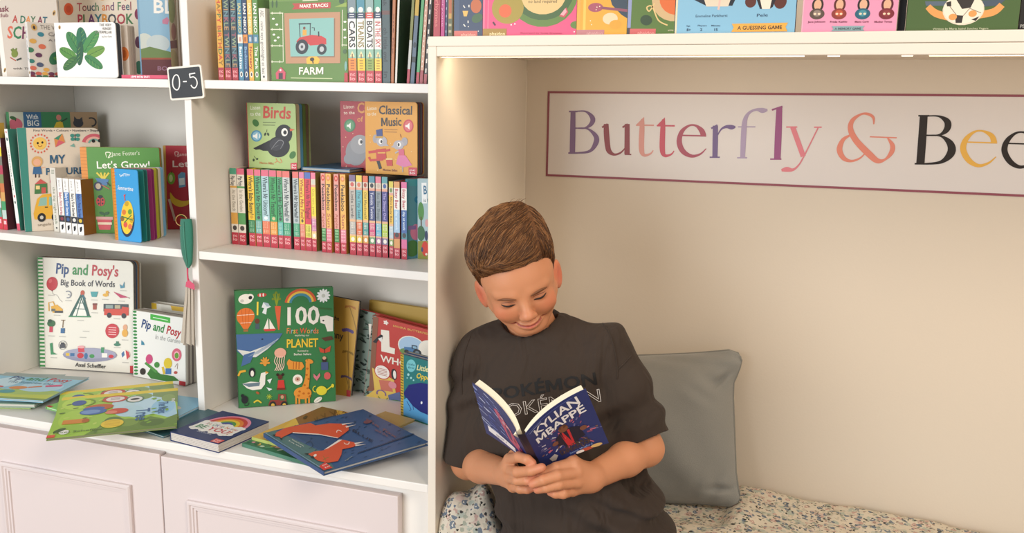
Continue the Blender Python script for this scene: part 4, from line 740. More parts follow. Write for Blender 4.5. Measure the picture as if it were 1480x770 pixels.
a.poly([(474, 268), (516, 268), (508, 296), (482, 296)], '#4a9a9c').ell(558, 285, 16, 9, '#dca83c').ell(566, 270, 8, 9, '#dca83c').poly([(574, 270), (582, 272), (574, 276)], '#c8603c').poly([(600, 266), (684, 296), (640, 300)], '#b8345c').line([(684, 296), (690, 302)], 3, '#5c2430').poly([(634, 226), (650, 236), (660, 210), (662, 244), (640, 248)], '#4a8aa0')
a.rect(488, 330, 512, 340, '#7a3c34').rect(490, 340, 510, 364, '#a04c3c').rect(548, 332, 684, 372, '#3a4448').rect(552, 358, 686, 392, '#c84430').poly([(650, 345), (686, 350), (686, 392), (640, 392)], '#c84430').ell(580, 392, 13, 14, '#2b2b2e').ell(660, 394, 13, 14, '#2b2b2e').rect(560, 338, 600, 356, '#8a9a94').rect(610, 338, 640, 356, '#b0a484')
a.ell(265, 440, 22, 18, '#3f6a44').ell(258, 428, 12, 10, '#33503c').rect(256, 456, 274, 486, '#c84458').line([(330, 422), (328, 462)], 4, '#7a6040').rect(318, 464, 340, 490, '#3f6a94').line([(318, 422), (340, 422)], 4, '#7a6040')
a.poly([(262, 545), (276, 540), (282, 590), (305, 600), (270, 602)], '#3f8a5c').arc(332, 552, 22, 2.5, '#8a8a8a', 0, 360).poly([(316, 548), (345, 545), (348, 566), (318, 568)], '#4a4a50').rect(322, 538, 340, 548, '#3a3a40').ell(598, 474, 37, 38, '#c0343c')
for k in range(4): a.line([(578, 456+k*12), (620, 458+k*12)], 3.5, '#eec4c0')
a.ell(668, 455, 12, 16, '#d8a07c').ell(667, 485, 16, 20, '#dca440').ell(626, 545, 18, 8, '#3f7a60').rect(620, 528, 634, 545, '#3f7a60').ell(672, 598, 24, 26, '#e8e4da').poly([(672, 572), (690, 582), (696, 604), (680, 622), (676, 598)], '#c0343c').poly([(650, 590), (664, 576), (668, 598), (655, 612)], '#3f6a94')
a.ell(480, 600, 146, 36, '#8f8fa4').ell(480, 592, 140, 26, '#9c9cb0').rect(375, 592, 398, 608, '#3f6a94').rect(352, 592, 370, 606, '#d9b43c').ell(430, 604, 18, 14, '#c0343c').ell(460, 606, 10, 16, '#3f6a94').ell(492, 606, 14, 10, '#3f8a4c').rect(545, 590, 574, 612, '#e8e4da').ell(595, 606, 14, 9, '#c0343c').poly([(415, 566), (448, 560), (452, 586), (418, 588)], '#c8404c').ell(433, 560, 20, 7, '#e0a0a0').rect(540, 560, 556, 588, '#3f8a5c')
a.text('Axel Scheffler', (404, 660), (566, 668), 20, '#3a3a3c', .012).poly([(697, 652), (718, 652), (718, 692), (698, 690)], '#c0343c')
stand('board_book', 'largest white board book with green striped edge, standing on the left of the counter', (58, 532.5), (194, 541), (46.5, 373), tip=5, T=.034, cover='#e4dfd2', spinecol='#8fb894', art=a, r=.012, inset=0, slabs=6, pagecols=['#5c6064', '#8a7470', '#3f5c7c', '#9a8f88', '#b07a4c', '#a8a29a'], board=.003, group=G)
a = A((700, 362), (975, 388), (985, 765), (710, 712))
for k in range(20): a.ell(712+k*.6, 370+k*17.4, 10, 6, '#3f8a4c')
a.rect(690, 350, 704, 780, '#dcd8cc').poly([(792, 376), (896, 390), (896, 420), (792, 406)], '#4fae4c').line([(806, 394), (884, 405)], 4, '#d8f0d4')
a.text('Pip and Posy', (745, 450), (948, 492), 44, '#2f4a7a', .03, PW).text('In the Garden', (818, 510), (950, 530), 26, '#a8a8a4', 0)
a.poly([(748, 520), (760, 530), (766, 545), (748, 545)], '#4a8aa0').ell(934, 592, 26, 36, '#d4687c').ell(934, 594, 15, 22, '#f0b0b8').ell(934, 596, 11, 16, '#6a9a3c').ell(758, 688, 15, 18, '#3a3432').poly([(780, 700), (800, 665), (850, 700), (920, 710), (950, 735), (880, 740), (800, 725)], '#3f7a38').ell(830, 650, 14, 16, '#4a8a44').line([(770, 640), (830, 690)], 14, '#55934a').line([(860, 660), (870, 700)], 12, '#d9b83c').ell(790, 620, 18, 26, '#c8507c').ell(888, 640, 22, 30, '#dcc23c').rect(876, 668, 906, 700, '#4a78b0').line([(925, 660, 2), (940, 640, 2), (938, 670, 2)], 2, '#8a5c4c', 4).ell(930, 690, 10, 8, '#b8544c').poly([(950, 735), (990, 742), (990, 770), (950, 765)], '#c0343c')
stand('board_book', 'smaller white garden board book with green spiral edge standing by the upright', (193, 544), (268.5, 559), (191, 449), tip=3, T=.034, cover='#eceae4', spinecol='#cfe0cc', art=a, r=.005, inset=0, slabs=5, pagecols=['#d8d2c8', '#a0948c', '#c4bcb0', '#7a706c', '#b8b0a4'], board=.003, group=G)
a = A((815, 325), (980, 345), (980, 700), (815, 700)).rect(800, 300, 840, 360, '#e0b83c').poly([(905, 336), (980, 345), (980, 368), (910, 362)], '#dcb44c')
stand('picture_book', 'white and yellow book just showing behind the garden board book', (224, 530), (276, 534), (222, 438), Y=(.262, .25), T=.02, cover='#e4dfd2', art=a, pages='#d0c8bc', group=G)

def cover_pip(a):
    a.rect(0, 0, 100, 100, '#8fc4da').rect(0, 0, 100, 14, '#9aa8a4').poly([(0, 62), (40, 66), (70, 58), (100, 64), (100, 100), (0, 100)], '#a8c46c').poly([(0, 80), (60, 84), (100, 76), (100, 100), (0, 100)], '#c4cf5c').rect(0, 93, 100, 100, '#8aa45c')
    a.ell(22, 40, 16, 22, '#c4e0ea').ell(70, 50, 24, 20, '#b4d8e8').text('Pip and Posy', (18, 27), (88, 27), 15, '#2f4a7a', .03, PW).text('The Surprise Day', (24, 40), (78, 40), 7, '#4a7a94').ell(48, 58, 10, 6, '#d88a4c', -10).line([(58, 55), (70, 48)], 4, '#d8743c').ell(22, 58, 9, 4, '#c85c5c').poly([(72, 44), (88, 36), (90, 44), (75, 50)], '#d4487c').ell(44, 74, 9, 7, '#4a9aa0').ell(12, 70, 8, 12, '#e8e8e0')
    return a
z0 = CT+.0004
flat('picture_book', 'pale blue thin picture book mostly under the top one at left counter edge', (0, 0), (38, 577), (95, 541), z0+.016, .004, W=.2, cover='#7ab0c8', art=cover_pip(Art()), pages='#cfcac0', group=G)
flat('picture_book', 'pale blue thin picture book reading Pip and Posy, on top at left counter edge', (0, 0), (62, 579), (129, 545), z0+.0205, .0045, W=.2, cover='#8fc4da', art=cover_pip(Art()), pages='#b8b4ac', group=G)
flat('picture_book', 'thin pale green picture book tucked under the left stack of blue books', (0, 0), (44, 586), (92, 556), z0, .0075, W=.15, cover='#b8d07c', art=Art().rect(0, 0, 100, 100, '#9cc468').ell(60, 50, 20, 20, '#e0d05c'), pages='#c8c4ba', group=G)
flat('picture_book', 'thin grey green picture book between green and blue ones in the left stack', (0, 0), (50, 584), (104, 552), z0+.0077, .008, W=.16, cover='#8aa08a', art=Art().rect(0, 0, 100, 100, '#7a988c'), pages='#c8c4ba', group=G)
# the two leafy books with yellow edges and what lies under them
def tree(a):
    a.rect(0, 0, 100, 100, '#a6cf4e').rect(0, 0, 8, 100, '#ecd23c')
    a.poly([(8, 4), (72, 0), (76, 8), (64, 20), (70, 34), (60, 48), (50, 56), (30, 52), (12, 40), (8, 24)], '#b4dcf2').ell(34, 22, 22, 16, '#c6e6f6').ell(48, 12, 18, 10, '#9fd2f0').ell(30, 46, 18, 10, '#c6e6ee').ell(52, 40, 14, 12, '#bfe2ee')
    a.poly([(8, 0), (40, 0), (26, 10), (18, 22), (8, 22)], '#7f9a5c').ell(16, 30, 8, 8, '#8ea864').ell(26, 8, 10, 6, '#8ea864')
    a.poly([(100, 0), (70, 0), (80, 10), (70, 22), (78, 36), (66, 48), (72, 60), (84, 62), (100, 72)], '#6f8f40').ell(80, 40, 9, 9, '#83a34c').ell(86, 20, 8, 10, '#5c7a38').ell(72, 52, 9, 7, '#5f8244').ell(92, 56, 7, 9, '#83a34c')
    a.ell(20, 86, 16, 12, '#c0e05a').ell(60, 84, 22, 12, '#b2d852').ell(84, 84, 12, 10, '#9cc848').ell(40, 68, 10, 8, '#bcdc60')
    for k in range(34):
        r = random.Random(k); a.ell(r.uniform(10, 98), r.uniform(0, 30) if k % 3 == 0 else r.uniform(58, 98), 2.6, 1.4, ('#86b43c', '#5c7c3c', '#c4dc6c')[k % 3], r.uniform(0, 90))
    a.ell(17, 54, 9, 11, '#c84c3c').ell(17, 54, 6.5, 8, '#f0e8e4').ell(22, 37, 9, 8, '#5c7c5c').ell(22, 37, 7.5, 6.5, '#eeece8').ell(22, 37, 4, 2.6, '#33302e', 80)
    for k in range(3): a.line([(14+k*2.5, 58), (14+k*2.5, 50)], .8, '#8a7c78')
    a.text('The Magic', (36, 16), (66, 16), 8, '#3f6a9c', .012).text('Tree', (50, 34), (78, 34), 11, '#3f6a9c', .03)
    a.ell(36, 66, 8, 12, '#c8642f').ell(38, 70, 4, 9, '#3f68b0').ell(46, 70, 8, 11, '#3f68b0').ell(46, 72, 5, 8, '#7a9cd0').ell(50, 50, 7, 9, '#d4503c').ell(52, 55, 4, 5, '#e88a70').ell(20, 84, 7, 6, '#3f5ca0').arc(20, 80, 9, 1.5, '#7a9a3c', 180, 360).poly([(62, 74), (72, 74), (72, 92), (62, 92)], '#dc8a34').ell(67, 74, 5, 3, '#b8641f').ell(80, 52, 10, 9, '#f0d040')
    for k in range(5): a.line([(74+k*3, 46), (73+k*3, 58)], .9, '#d8a82c')
    a.ell(90, 88, 5, 4, '#f0efe8').ell(85, 92, 6, 3, '#3f5c2c', 40).text('Axel Scheffler', (92, 96), (92, 58), 4, '#64803c').rect(94, 94, 100, 100, '#e8584c').text('nc', (30, 5), (40, 5), 4, '#f0efe4', .03)
    return a
flat('picture_book', 'teal picture book lowest of the stack in front of the garden book', (150, 602), (236, 630), (216, 571), z0, .0045, H=.15, cover='#3f6a74', pages='#b8c0bc', group=G)
flat('picture_book', 'pale blue and white picture book poking out beside the upright under leafy books', (112, 583), (255, 603), (205, 559), z0+.0048, .005, H=.115, cover='#8fc4e0', art=Art().rect(0, 0, 100, 100, '#94cbe8').ell(70, 60, 20, 14, '#e8e4d8'), pages='#dcdad4', group=G)
flat('picture_book', 'bright green picture book under the leafy books, its red corner to the left', (66, 587), (180, 618), (120, 562), z0+.0102, .0055, H=.10, cover='#7cc25c', art=Art().rect(0, 0, 100, 100, '#86cc64').rect(0, 92, 6, 100, '#c0343c').ell(30, 70, 20, 20, '#4a9ac8'), pages='#c8d0c0', group=G)
flat('picture_book', 'leafy picture book with yellow edge, lower of the overlapping two', (87.6, 566.5), (75, 625), (249, 545.5), z0+.016, .004, cover='#8a9a5c', art=tree(Art()), pages='#a8a890', group=G)
flat('picture_book', 'leafy picture book with yellow edge reading Tree, upper of the overlapping two', (90.8, 574.5), (66.5, 634), (257, 566.6), z0+.021, .0045, cover='#8a9a5c', art=tree(Art()), pages='#8f8c78', group=G)

# ---------------------------------------------------------------- on the counter, right column
a = Art().rect(0, 0, 100, 100, '#2c3a68')
for r, c in ((39, '#e88aa4'), (34, '#c8403c'), (28, '#e2843c'), (22.5, '#ecc83c'), (17, '#5c9a4c'), (12, '#4a5a9c')): a.ell(52, 44, r, r*.98, c, 0, 180, 360)
a.ell(52, 44, 7, 7, '#2c3a68', 0, 180, 360)
for k in range(15): a.ell(15+k*5.2, 45+2.5*math.sin(k*1.3), 6, 5, '#efece4').ell(14+k*5.3, 71+2.5*math.sin(k*1.7), 6, 5, '#efece4')
a.rect(10, 45, 92, 71, '#efece4')
a.text("It's OK to be you", (22, 54), (86, 54), 8, '#7a9a8c', .012, ['#c8506c', '#5c9a7c', '#8a7ab0', '#d8a04c']).text('BE YOU!', (16, 69.5), (86, 69.5), 12, '#4a8a5c', .03, ['#4a8a5c', '#4a8a5c', '#fff', '#c8404c', '#c8404c', '#c8404c', '#d8803c'])
a.text('Clare Roberts', (34, 82), (64, 82), 4, '#c8ccd8', 0).rect(83, 88, 100, 100, '#e0605c').text('nc', (86, 93.5), (97, 93.5), 3.5, '#f8d8d4', .03).text('lo', (86, 98.5), (97, 98.5), 3.5, '#f8d8d4', .03)
flat('board_book', 'thick square navy board book with a rainbow, lying flat on the counter edge', (246, 623.5), (315.5, 641), (315.5, 592), z0, .0185, cover='#2c3a68', art=a, inset=.0005, pages='#cfc8c0', slabs=5, board=.0016, group=G)

a = A((68, 76), (572, 95), (577, 640), (85, 668))
a.ell(128, 120, 38, 25, '#ece6da').ell(152, 112, 20, 16, '#ece6da').ell(154, 115, 10, 9, '#2b2b2b').ell(110, 128, 10, 8, '#c8c2b8').ell(215, 106, 24, 10, '#c8443c').ell(205, 106, 4, 9, '#ece6da').ell(222, 106, 4, 9, '#ece6da')
for d in (-16, -6, 6, 16): a.line([(290, 165), (290+d, 105)], 5, '#8a9a2c')
for x, y in ((278, 110), (302, 112), (288, 100), (272, 130), (306, 132)): a.ell(x, y, 7, 6, '#7a8a28')
a.poly([(280, 165), (312, 168), (302, 285), (296, 285)], '#d4603c').ell(127, 208, 48, 43, '#dc7434').poly([(95, 240), (160, 240), (140, 270), (115, 270)], '#dc7434').line([(82, 200), (172, 200)], 3, '#f0d8c0').line([(100, 240), (158, 240)], 3, '#f0d8c0')
for x in (106, 127, 148): a.line([(x, 168), (127+(x-127)*.6, 250)], 2, '#b8561f')
a.rect(115, 272, 140, 284, '#a06a3c').line([(192, 138), (190, 205)], 9, '#ecd04c').poly([(222, 142), (245, 155), (262, 168), (240, 175), (235, 205), (215, 195), (225, 172), (212, 168)], '#dfe6e4').poly([(222, 142), (248, 150), (255, 165), (238, 165)], '#a8bcc4').ell(188, 235, 13, 13, '#6a3c2c').rect(178, 248, 200, 275, '#4a5c64')
a.poly([(245, 222), (248, 278), (222, 276)], '#ece6da').poly([(252, 228), (282, 280), (252, 280)], '#ece6da').poly([(218, 276), (288, 278), (278, 288), (228, 288)], '#c8443c')
for r, c in ((78, '#d4603c'), (66, '#e8c04c'), (56, '#4a8a9c')): a.arc(410, 162, r-5, 13, c, 188, 355, r-12)
for k in range(12): t = k*math.pi/6; a.ell(524+20*math.cos(t), 132+20*math.sin(t), 14, 6, '#eef0ec', math.degrees(t))
a.ell(524, 132, 9, 9, '#c8ccc0').text('100', (325, 262), (500, 265), 84, '#ece6da', .03)
a.text('First Words', (338, 304), (498, 312), 26, '#c8503c', .012, ['#d88a4c', '#c8503c', '#8ab0b0', '#e0b84c', '#d0604c', '#fff', '#d4603c', '#c8a04c', '#9ab4c0', '#d87a5c', '#d88a4c']).text('exploring our', (380, 320), (452, 323), 9, '#d8d8c0').text('PLANET', (338, 374), (494, 376), 40, '#e6bf3c', .03).text('Illustrated by', (392, 396), (446, 398), 8, '#d8d8c0').text('Bethan Sellers', (374, 413), (460, 415), 10, '#e8e8d8')
a.poly([(505, 232), (540, 228), (570, 240), (568, 305), (540, 305), (530, 270), (508, 262)], '#ece6da').ell(522, 252, 5, 4, '#2b2b2b').poly([(510, 335), (560, 328), (570, 345), (530, 352)], '#5c3c2c').line([(500, 190), (560, 200)], 8, '#3f6a3c')
a.poly([(76, 296), (240, 298), (318, 302), (300, 330), (240, 378), (180, 415), (120, 412), (80, 380)], '#4a6a98').poly([(300, 325), (240, 376), (180, 414), (120, 412), (80, 372), (150, 385), (230, 360)], '#d8d8d0').poly([(115, 400), (175, 385), (150, 440), (100, 458)], '#4a6a98')
for k in range(5): a.line([(140+k*12, 410-k*3), (290-k*3, 330+k*4)], 2, '#8a9cb0')
a.ell(214, 326, 5, 4, '#22304c').ell(305, 398, 30, 24, '#e0a890')
for k in range(5): a.line([(283+k*11, 415, 4), (275+k*12, 440, 4), (287+k*9, 462, 4), (276+k*9, 485, 4)], 4, '#e8c8b4', 4)
for k in range(6): t = 3.14+k*.63; a.ell(226+16*math.cos(t), 445+20*math.sin(t), 11, 5, '#d8943c', math.degrees(t))
a.ell(226, 445, 10, 16, '#d8943c').poly([(340, 442), (350, 430), (362, 442), (415, 448), (425, 470), (410, 486), (345, 480)], '#dc9038').ell(355, 452, 17, 15, '#dc9038')
for x in (372, 386, 400): a.line([(x, 446), (x-2, 480)], 4, '#a85c24')
a.poly([(497, 378), (525, 392), (556, 374), (552, 402), (528, 408), (505, 404)], '#c84c34').line([(526, 385), (527, 410)], 4, '#3a2c28').ell(524, 440, 12, 14, '#3c2c2c').rect(508, 452, 542, 490, '#4a5a80').ell(524, 432, 9, 8, '#d8a888')
a.line([(85, 505, 10), (95, 485, 12), (125, 480, 10)], 8, '#e0a838').ell(158, 490, 17, 24, '#26282c').ell(159, 495, 9, 15, '#ece6da').poly([(105, 545), (150, 535), (195, 540), (205, 495), (225, 490), (242, 496), (228, 505), (225, 550), (205, 574), (160, 578), (130, 568)], '#e8e4da').poly([(103, 545), (200, 540), (195, 558), (140, 562)], '#6a7c88').poly([(228, 485), (246, 492), (228, 500)], '#dc9a3c').poly([(236, 530), (262, 522), (250, 548)], '#dfe6e4').poly([(232, 565), (262, 575), (245, 584)], '#dfe6e4')
a.ell(303, 517, 12, 12, '#5c2f24').ell(290, 505, 7, 7, '#33211c').ell(316, 505, 7, 7, '#33211c').poly([(292, 532), (322, 532), (326, 570), (288, 570)], '#c83c34').rect(285, 570, 328, 580, '#7a2c24').ell(391, 532, 25, 25, '#ece6da').ell(391, 530, 14, 12, '#c8a08c').ell(391, 530, 5, 5, '#8a3c34').poly([(470, 505), (486, 520), (500, 502), (503, 516), (486, 540), (470, 522)], '#d47a84').ell(537, 518, 16, 18, '#d4605c')
a.line([(442, 450, 20), (440, 520, 22), (425, 580, 34), (400, 600, 40)], 24, '#dc9038', 3).ell(450, 445, 20, 11, '#dc9038', 15).line([(442, 440), (438, 432)], 3, '#8a5420').ell(415, 598, 44, 30, '#dc9038')
for x in (382, 398, 430, 446): a.line([(x, 610), (x, 662)], 9, '#dc9038')
for x, y in ((440, 480), (436, 510), (446, 530), (425, 560), (440, 575), (400, 590), (420, 600), (445, 600), (395, 610), (450, 615)): a.ell(x, y, 6, 5, '#b8641f')
a.ell(508, 588, 26, 22, '#e0d03c').line([(525, 592), (560, 566)], 6, '#e0d03c').ell(562, 566, 7, 9, '#e0d03c').arc(480, 580, 14, 4, '#e0d03c', 90, 270).ell(490, 632, 22, 11, '#ece6da', -30).line([(475, 642), (505, 622)], 2, '#8a9c8a')
a.ell(118, 625, 18, 20, '#26282c').ell(106, 605, 9, 9, '#26282c').arc(126, 640, 14, 4, '#26282c', 0, 140).line([(165, 640, 7), (185, 630, 8), (205, 642, 7)], 7, '#d8c03c', 4)
for k in range(8): t = k*.785; a.line([(246, 612), (246+15*math.cos(t), 612+13*math.sin(t))], 3, '#a8b83c')
a.ell(186, 592, 10, 6, '#a85c34', 30).poly([(240, 655), (250, 630), (290, 628), (292, 600), (330, 602), (335, 655)], '#8a3c34').rect(300, 608, 325, 632, '#3f6a44').ell(312, 615, 8, 9, '#c89474').ell(264, 655, 18, 20, '#2b2b2b').ell(264, 655, 9, 10, '#d8b04c').ell(322, 655, 18, 20, '#2b2b2b').ell(322, 655, 9, 10, '#d8b04c')
stand('picture_book', 'big green picture book titled 100 First Words with whale and giraffe', (345, 590.5), (485.5, 580), (339.4, 421.5), tip=3, T=.02, cover='#3a7a48', spinecol='#2c5a38', art=a, pages='#c8c0b0', group=G)
a = A((440, 88), (705, 97), (650, 622), (400, 640))
a.text('the', (555, 220), (590, 222), 24, '#3a3430', .03).text('funny', (520, 318), (612, 320), 36, '#3a3430', .03)
for pts, x, y, c in (([(648, 620), (690, 300), (650, 130)], 655, 130, '#a86a28'), ([(640, 600), (645, 430), (642, 260)], 640, 260, '#5c4a80'), ([(650, 560), (640, 420), (640, 380)], 640, 375, '#8a6a28'), ([(655, 600), (640, 540), (630, 510)], 632, 505, '#5c4a60')):
    a.line([(px, py, 4) for px, py in pts], 4, '#8a6a2c', 4)
    for k in range(6): a.ell(x+(k-2.5)*10, y+abs(k-2.5)*3, 9, 9 if c == '#5c4a80' else 5, c, (k-2.5)*25)
a.rect(632, 572, 668, 618, '#b0383c')
stand('picture_book', 'yellow ochre picture book with wild flowers leaning behind the big green one', (443, 586), (506, 580.5), (445, 422), Y=(.235, .235), tip=3, roll=.09, T=.01, cover='#c0943c', art=a, back='#3a3c40', pages='#d8d0c0', group=G)
def look(a, dx=0):
    a.poly([(185, 30), (560, 30), (560, 700), (100, 700)], '#c04038').poly([(140, 0), (215, 0), (150, 700), (40, 700)], '#7a8a7c')
    r = random.Random(3)
    for k in range(46): y = r.uniform(30, 640); x = 172-y*.105+r.uniform(-34, 26); a.ell(x, y, r.uniform(8, 19), r.uniform(4, 8), ('#26302a', '#33443a', '#44584a', '#2f3a30')[k % 4], r.uniform(-80, 80))
    a.poly([(192, 60), (222, 60), (185, 400), (165, 590), (120, 600), (140, 560)], '#8a5840').poly([(165, 420), (290, 480), (300, 640), (110, 645), (170, 580)], '#dcb858').poly([(200, 500), (270, 490), (280, 570), (210, 575)], '#c8705c')
    a.poly([(232, 140), (278, 138), (276, 250), (306, 255), (302, 295), (226, 290)], '#efe6d6').ell(402, 222, 78, 74, '#efe6d6').ell(402, 222, 72, 68, '#a8c4dc').ell(402, 262, 70, 28, '#6a8a4c').ell(500, 225, 60, 68, '#efe6d6')
    a.poly([(358, 230), (400, 225), (405, 210), (432, 210), (436, 240), (440, 260), (360, 255)], '#4a78a4').rect(402, 208, 434, 234, '#26303c').rect(408, 214, 430, 230, '#8ab0c8').ell(372, 262, 14, 15, '#2b2f34').ell(432, 256, 24, 25, '#2b2f34').ell(432, 256, 12, 12, '#6a7a84')
    a.text('WHO', (220, 362), (372, 372), 46, '#efe6d6', .03).text('MOIRA BUTTERFIELD', (302, 105), (520, 122), 13, '#e0a85c', .03)
    for k in range(5): t = k*1.256; a.ell(263+8*math.cos(t), 86+9*math.sin(t), 7, 5, '#f0e4d8', math.degrees(t))
    a.poly([(180, 235), (205, 200), (225, 178), (240, 182), (236, 205), (214, 212), (200, 240)], '#26262a').poly([(212, 205), (236, 190), (232, 230)], '#e8e4dc').ell(232, 182, 9, 8, '#26262a')
    a.ell(224, 440, 46, 52, '#c04038').ell(224, 438, 42, 47, '#f0e6dc')
    for k in range(5): a.line([(196, 414+k*11), (252, 417+k*11)], 4, '#b0685c')
    a.ell(292, 440, 16, 40, '#2b2b2e').ell(296, 440, 9, 30, '#efe8dc').ell(280, 520, 24, 26, '#d88a90').poly([(250, 600), (320, 560), (330, 660), (255, 655)], '#5c6a94').arc(210, 600, 26, 8, '#7a5c8a', 160, 380).arc(218, 612, 30, 5, '#5c7a3c', 20, 160).ell(300, 640, 40, 14, '#3f6a3c')
    return a
LQ = ((190, 52), (565, 95), (490, 695), (102, 640))
def leafy(a):
    look(a); a.poly([(100, 0), (215, 0), (140, 700), (0, 700)], '#7f9084'); r = random.Random(5)
    for k in range(60): y = r.uniform(40, 640); x = 168-y*.165+r.uniform(-46, 34); a.ell(x, y, r.uniform(9, 20), r.uniform(4, 8), ('#202a26', '#2f4036', '#3f5446', '#2a3a30', '#5c7464')[k % 5], r.uniform(-80, 80))
    a.poly([(168, 130), (192, 130), (186, 272), (166, 268)], '#efe6d6')
    return a
stand('picture_book', 'red picture book with camouflage leaf edge peeping out, rear one of two alike', (508.5, 585), (606, 590), (532, 441), Y=(.272, .268), tip=0, roll=.135, T=.007, cover='#c04038', art=leafy(Art(((130, 45), (500, 88), (410, 690), (32, 622)))), pages='#d8d0c0', group=G, H=.192)
stand('picture_book', 'red picture book with leaf edge and big L, front one of two alike', (526, 588), (622, 594), (548, 443.5), Y=(.252, .245), tip=0, roll=.135, T=.007, cover='#c04038', art=look(Art(LQ)), pages='#d8d0c0', group=G, H=.187)
stand('picture_book', 'olive yellow picture book showing only its top edge behind the red ones', (530, 580), (622, 585), (533, 432), Y=(.297, .297), T=.009, roll=.05, cover='#b0903c', group=G, H=.207)
a = A((318, 328), (520, 378), (520, 800), (320, 698)).rect(300, 300, 334, 820, '#c8a83c')
for k in range(24): a.line([(318, 335+k*16), (332, 342+k*16)], 4, '#4a4a28')
a.rect(334, 300, 560, 500, '#2f7a78').ell(372, 396, 24, 38, '#7ac4c8').text('little', (354, 392), (390, 396), 12, '#2f6a74', .012).text('first', (356, 412), (388, 416), 12, '#2f6a74', .012).text('Little Fish', (400, 420), (520, 442), 32, '#e8e0a0', .03).text('Opposites', (398, 470), (530, 498), 32, '#e8c83c', .03)
for x, y, r in ((358, 450, 6), (372, 470, 5), (352, 470, 3), (385, 484, 4)): a.ell(x, y, r, r*1.3, '#a8dcd8')
a.poly([(334, 560), (360, 512), (420, 500), (520, 520), (520, 720), (420, 690), (360, 640)], '#2a2f74').ell(428, 625, 5, 9, '#f0f0f0').poly([(334, 600), (350, 590), (380, 640), (420, 680), (520, 740), (520, 800), (334, 740)], '#5ca4d4').poly([(334, 690), (420, 740), (520, 790), (520, 830), (334, 760)], '#2f7a68').line([(350, 610, 3), (372, 660, 3), (362, 668, 3)], 3, '#2a2f74', 3).line([(380, 625), (385, 665)], 3, '#2a2f74')
stand('board_book', 'teal board book with blue whale and wavy gold spine at the nook edge', (579.5, 601.5), (640, 628), (577.7, 511), T=.026, W=.105, yaw=-20, cover='#2f7a78', spinecol='#c8a83c', art=a, r=.004, inset=0, slabs=5, pagecols=['#3f5c8c', '#c8c0b0', '#4a6a94'], board=.0025, group=G)

# picture books in a fanned pile at the right of the counter
rnd = random.Random(8)
a = Art().rect(0, 0, 100, 100, '#3f7a58')
for k in range(70): a.ell(rnd.uniform(0, 100), rnd.uniform(0, 100), rnd.uniform(2, 6), rnd.uniform(1.5, 3), rnd.choice(['#2f5d44', '#86b08a', '#d88a9c', '#dcae54', '#c8d8b8', '#5c9a70']), rnd.uniform(0, 180))
flat('picture_book', 'green flowery picture book lowest in the pile under the fox book', (456, 671), (0, 0), (350, 640), z0, .007, W=.15, spine=True, cover='#3f6a50', spinecol='#4a7a64', art=a, pages='#d0d4c8', group=G)
a = Art().rect(0, 0, 100, 100, '#dcb250').poly([(0, 60), (60, 0), (100, 0), (100, 20), (30, 100), (0, 100)], '#8a6234').poly([(0, 20), (60, 0), (30, 40), (0, 60)], '#e2be54')
for k in range(50): a.line([(k*2, 40+10*math.sin(k)), (k*2+14, 30+14*math.cos(k*2))], 1, ('#6f4c28', '#c89440', '#a87838')[k % 3])
for x, y in ((20, 12), (40, 18), (66, 8)): a.ell(x, y, 5, 2, '#4a3a24', -30)
flat('picture_book', 'yellow and brown striped picture book in the pile under the fox book', (476, 660), (0, 0), (364, 631), z0+.0072, .006, W=.2, spine=True, cover='#d8b458', spinecol='#b8c06a', art=a, pages='#e8d8a0', group=G)
a = Art().rect(0, 0, 100, 100, '#dcb24c').rect(0, 0, 100, 26, '#e4c45c').poly([(0, 30), (100, 20), (100, 60), (0, 70)], '#94683a')
for k in range(30): a.line([(k*3.3, 32+6*math.sin(k)), (k*3.3+9, 60+5*math.cos(k*2))], 1, ('#6f4c28', '#b88440')[k % 2])
for x, y in ((30, 10), (55, 14), (75, 8)): a.ell(x, y, 5, 3, '#4a3a24', 20)
flat('picture_book', 'ochre yellow picture book under the fox book, pointing towards the big green book', (372, 628), (482, 577), (330, 600), z0+.0128, .0045, H=-.13, cover='#d8b04c', art=a, pages='#e8d8a0', group=G) if False else None
flat('picture_book', 'tan yellow thin picture book showing at the right under the fox book', (520, 640), (600, 606), (500, 596), z0+.0134, .0045, H=.08, cover='#c8a860', art=Art().rect(0, 0, 100, 100, '#c8a458'), pages='#d8c890', group=G)
FQ = ((288, 262), (1098, 104), (1452, 352), (668, 578))   # spine top, fore-edge top, fore-edge bottom, spine bottom in the crop frame
a = A(*FQ)
a.poly([(288, 262), (400, 245), (720, 430), (760, 560), (668, 578)], '#54787c').poly([(520, 280), (830, 270), (900, 330), (720, 420)], '#33507c')
r = random.Random(5)
for k in range(90):
    x, y = r.uniform(640, 1420), r.uniform(110, 500)
    a.line([(x, y), (x+r.uniform(10, 26), y-r.uniform(4, 12))], 4, '#2c4668')
for k in range(26): x = 960+k*18; y = 470-k*6; a.line([(x, y-30), (x+22, y-44)], 6, '#263c5c')
for k in range(22): x = 720+k*14; y = 185-k*3.2; a.line([(x, y), (x+18, y-8)], 5, '#263c5c')
a.poly([(372, 285), (400, 262), (480, 230), (600, 210), (690, 198), (720, 218), (830, 205), (930, 212), (960, 232), (950, 262), (890, 300), (860, 318), (720, 285), (525, 268), (430, 305), (420, 320), (410, 300), (375, 296)], '#d9583c').poly([(525, 266), (720, 284), (860, 318), (852, 322), (725, 292), (525, 274)], '#efe4dc').poly([(915, 212), (1004, 206), (918, 222)], '#e8ddd6').poly([(935, 232), (1016, 222), (940, 242)], '#e8ddd6').arc(878, 278, 18, 5, '#efe4dc', 180, 340).poly([(356, 282), (385, 280), (372, 296)], '#2b2b30').poly([(405, 312), (432, 310), (420, 326)], '#2b2b30')
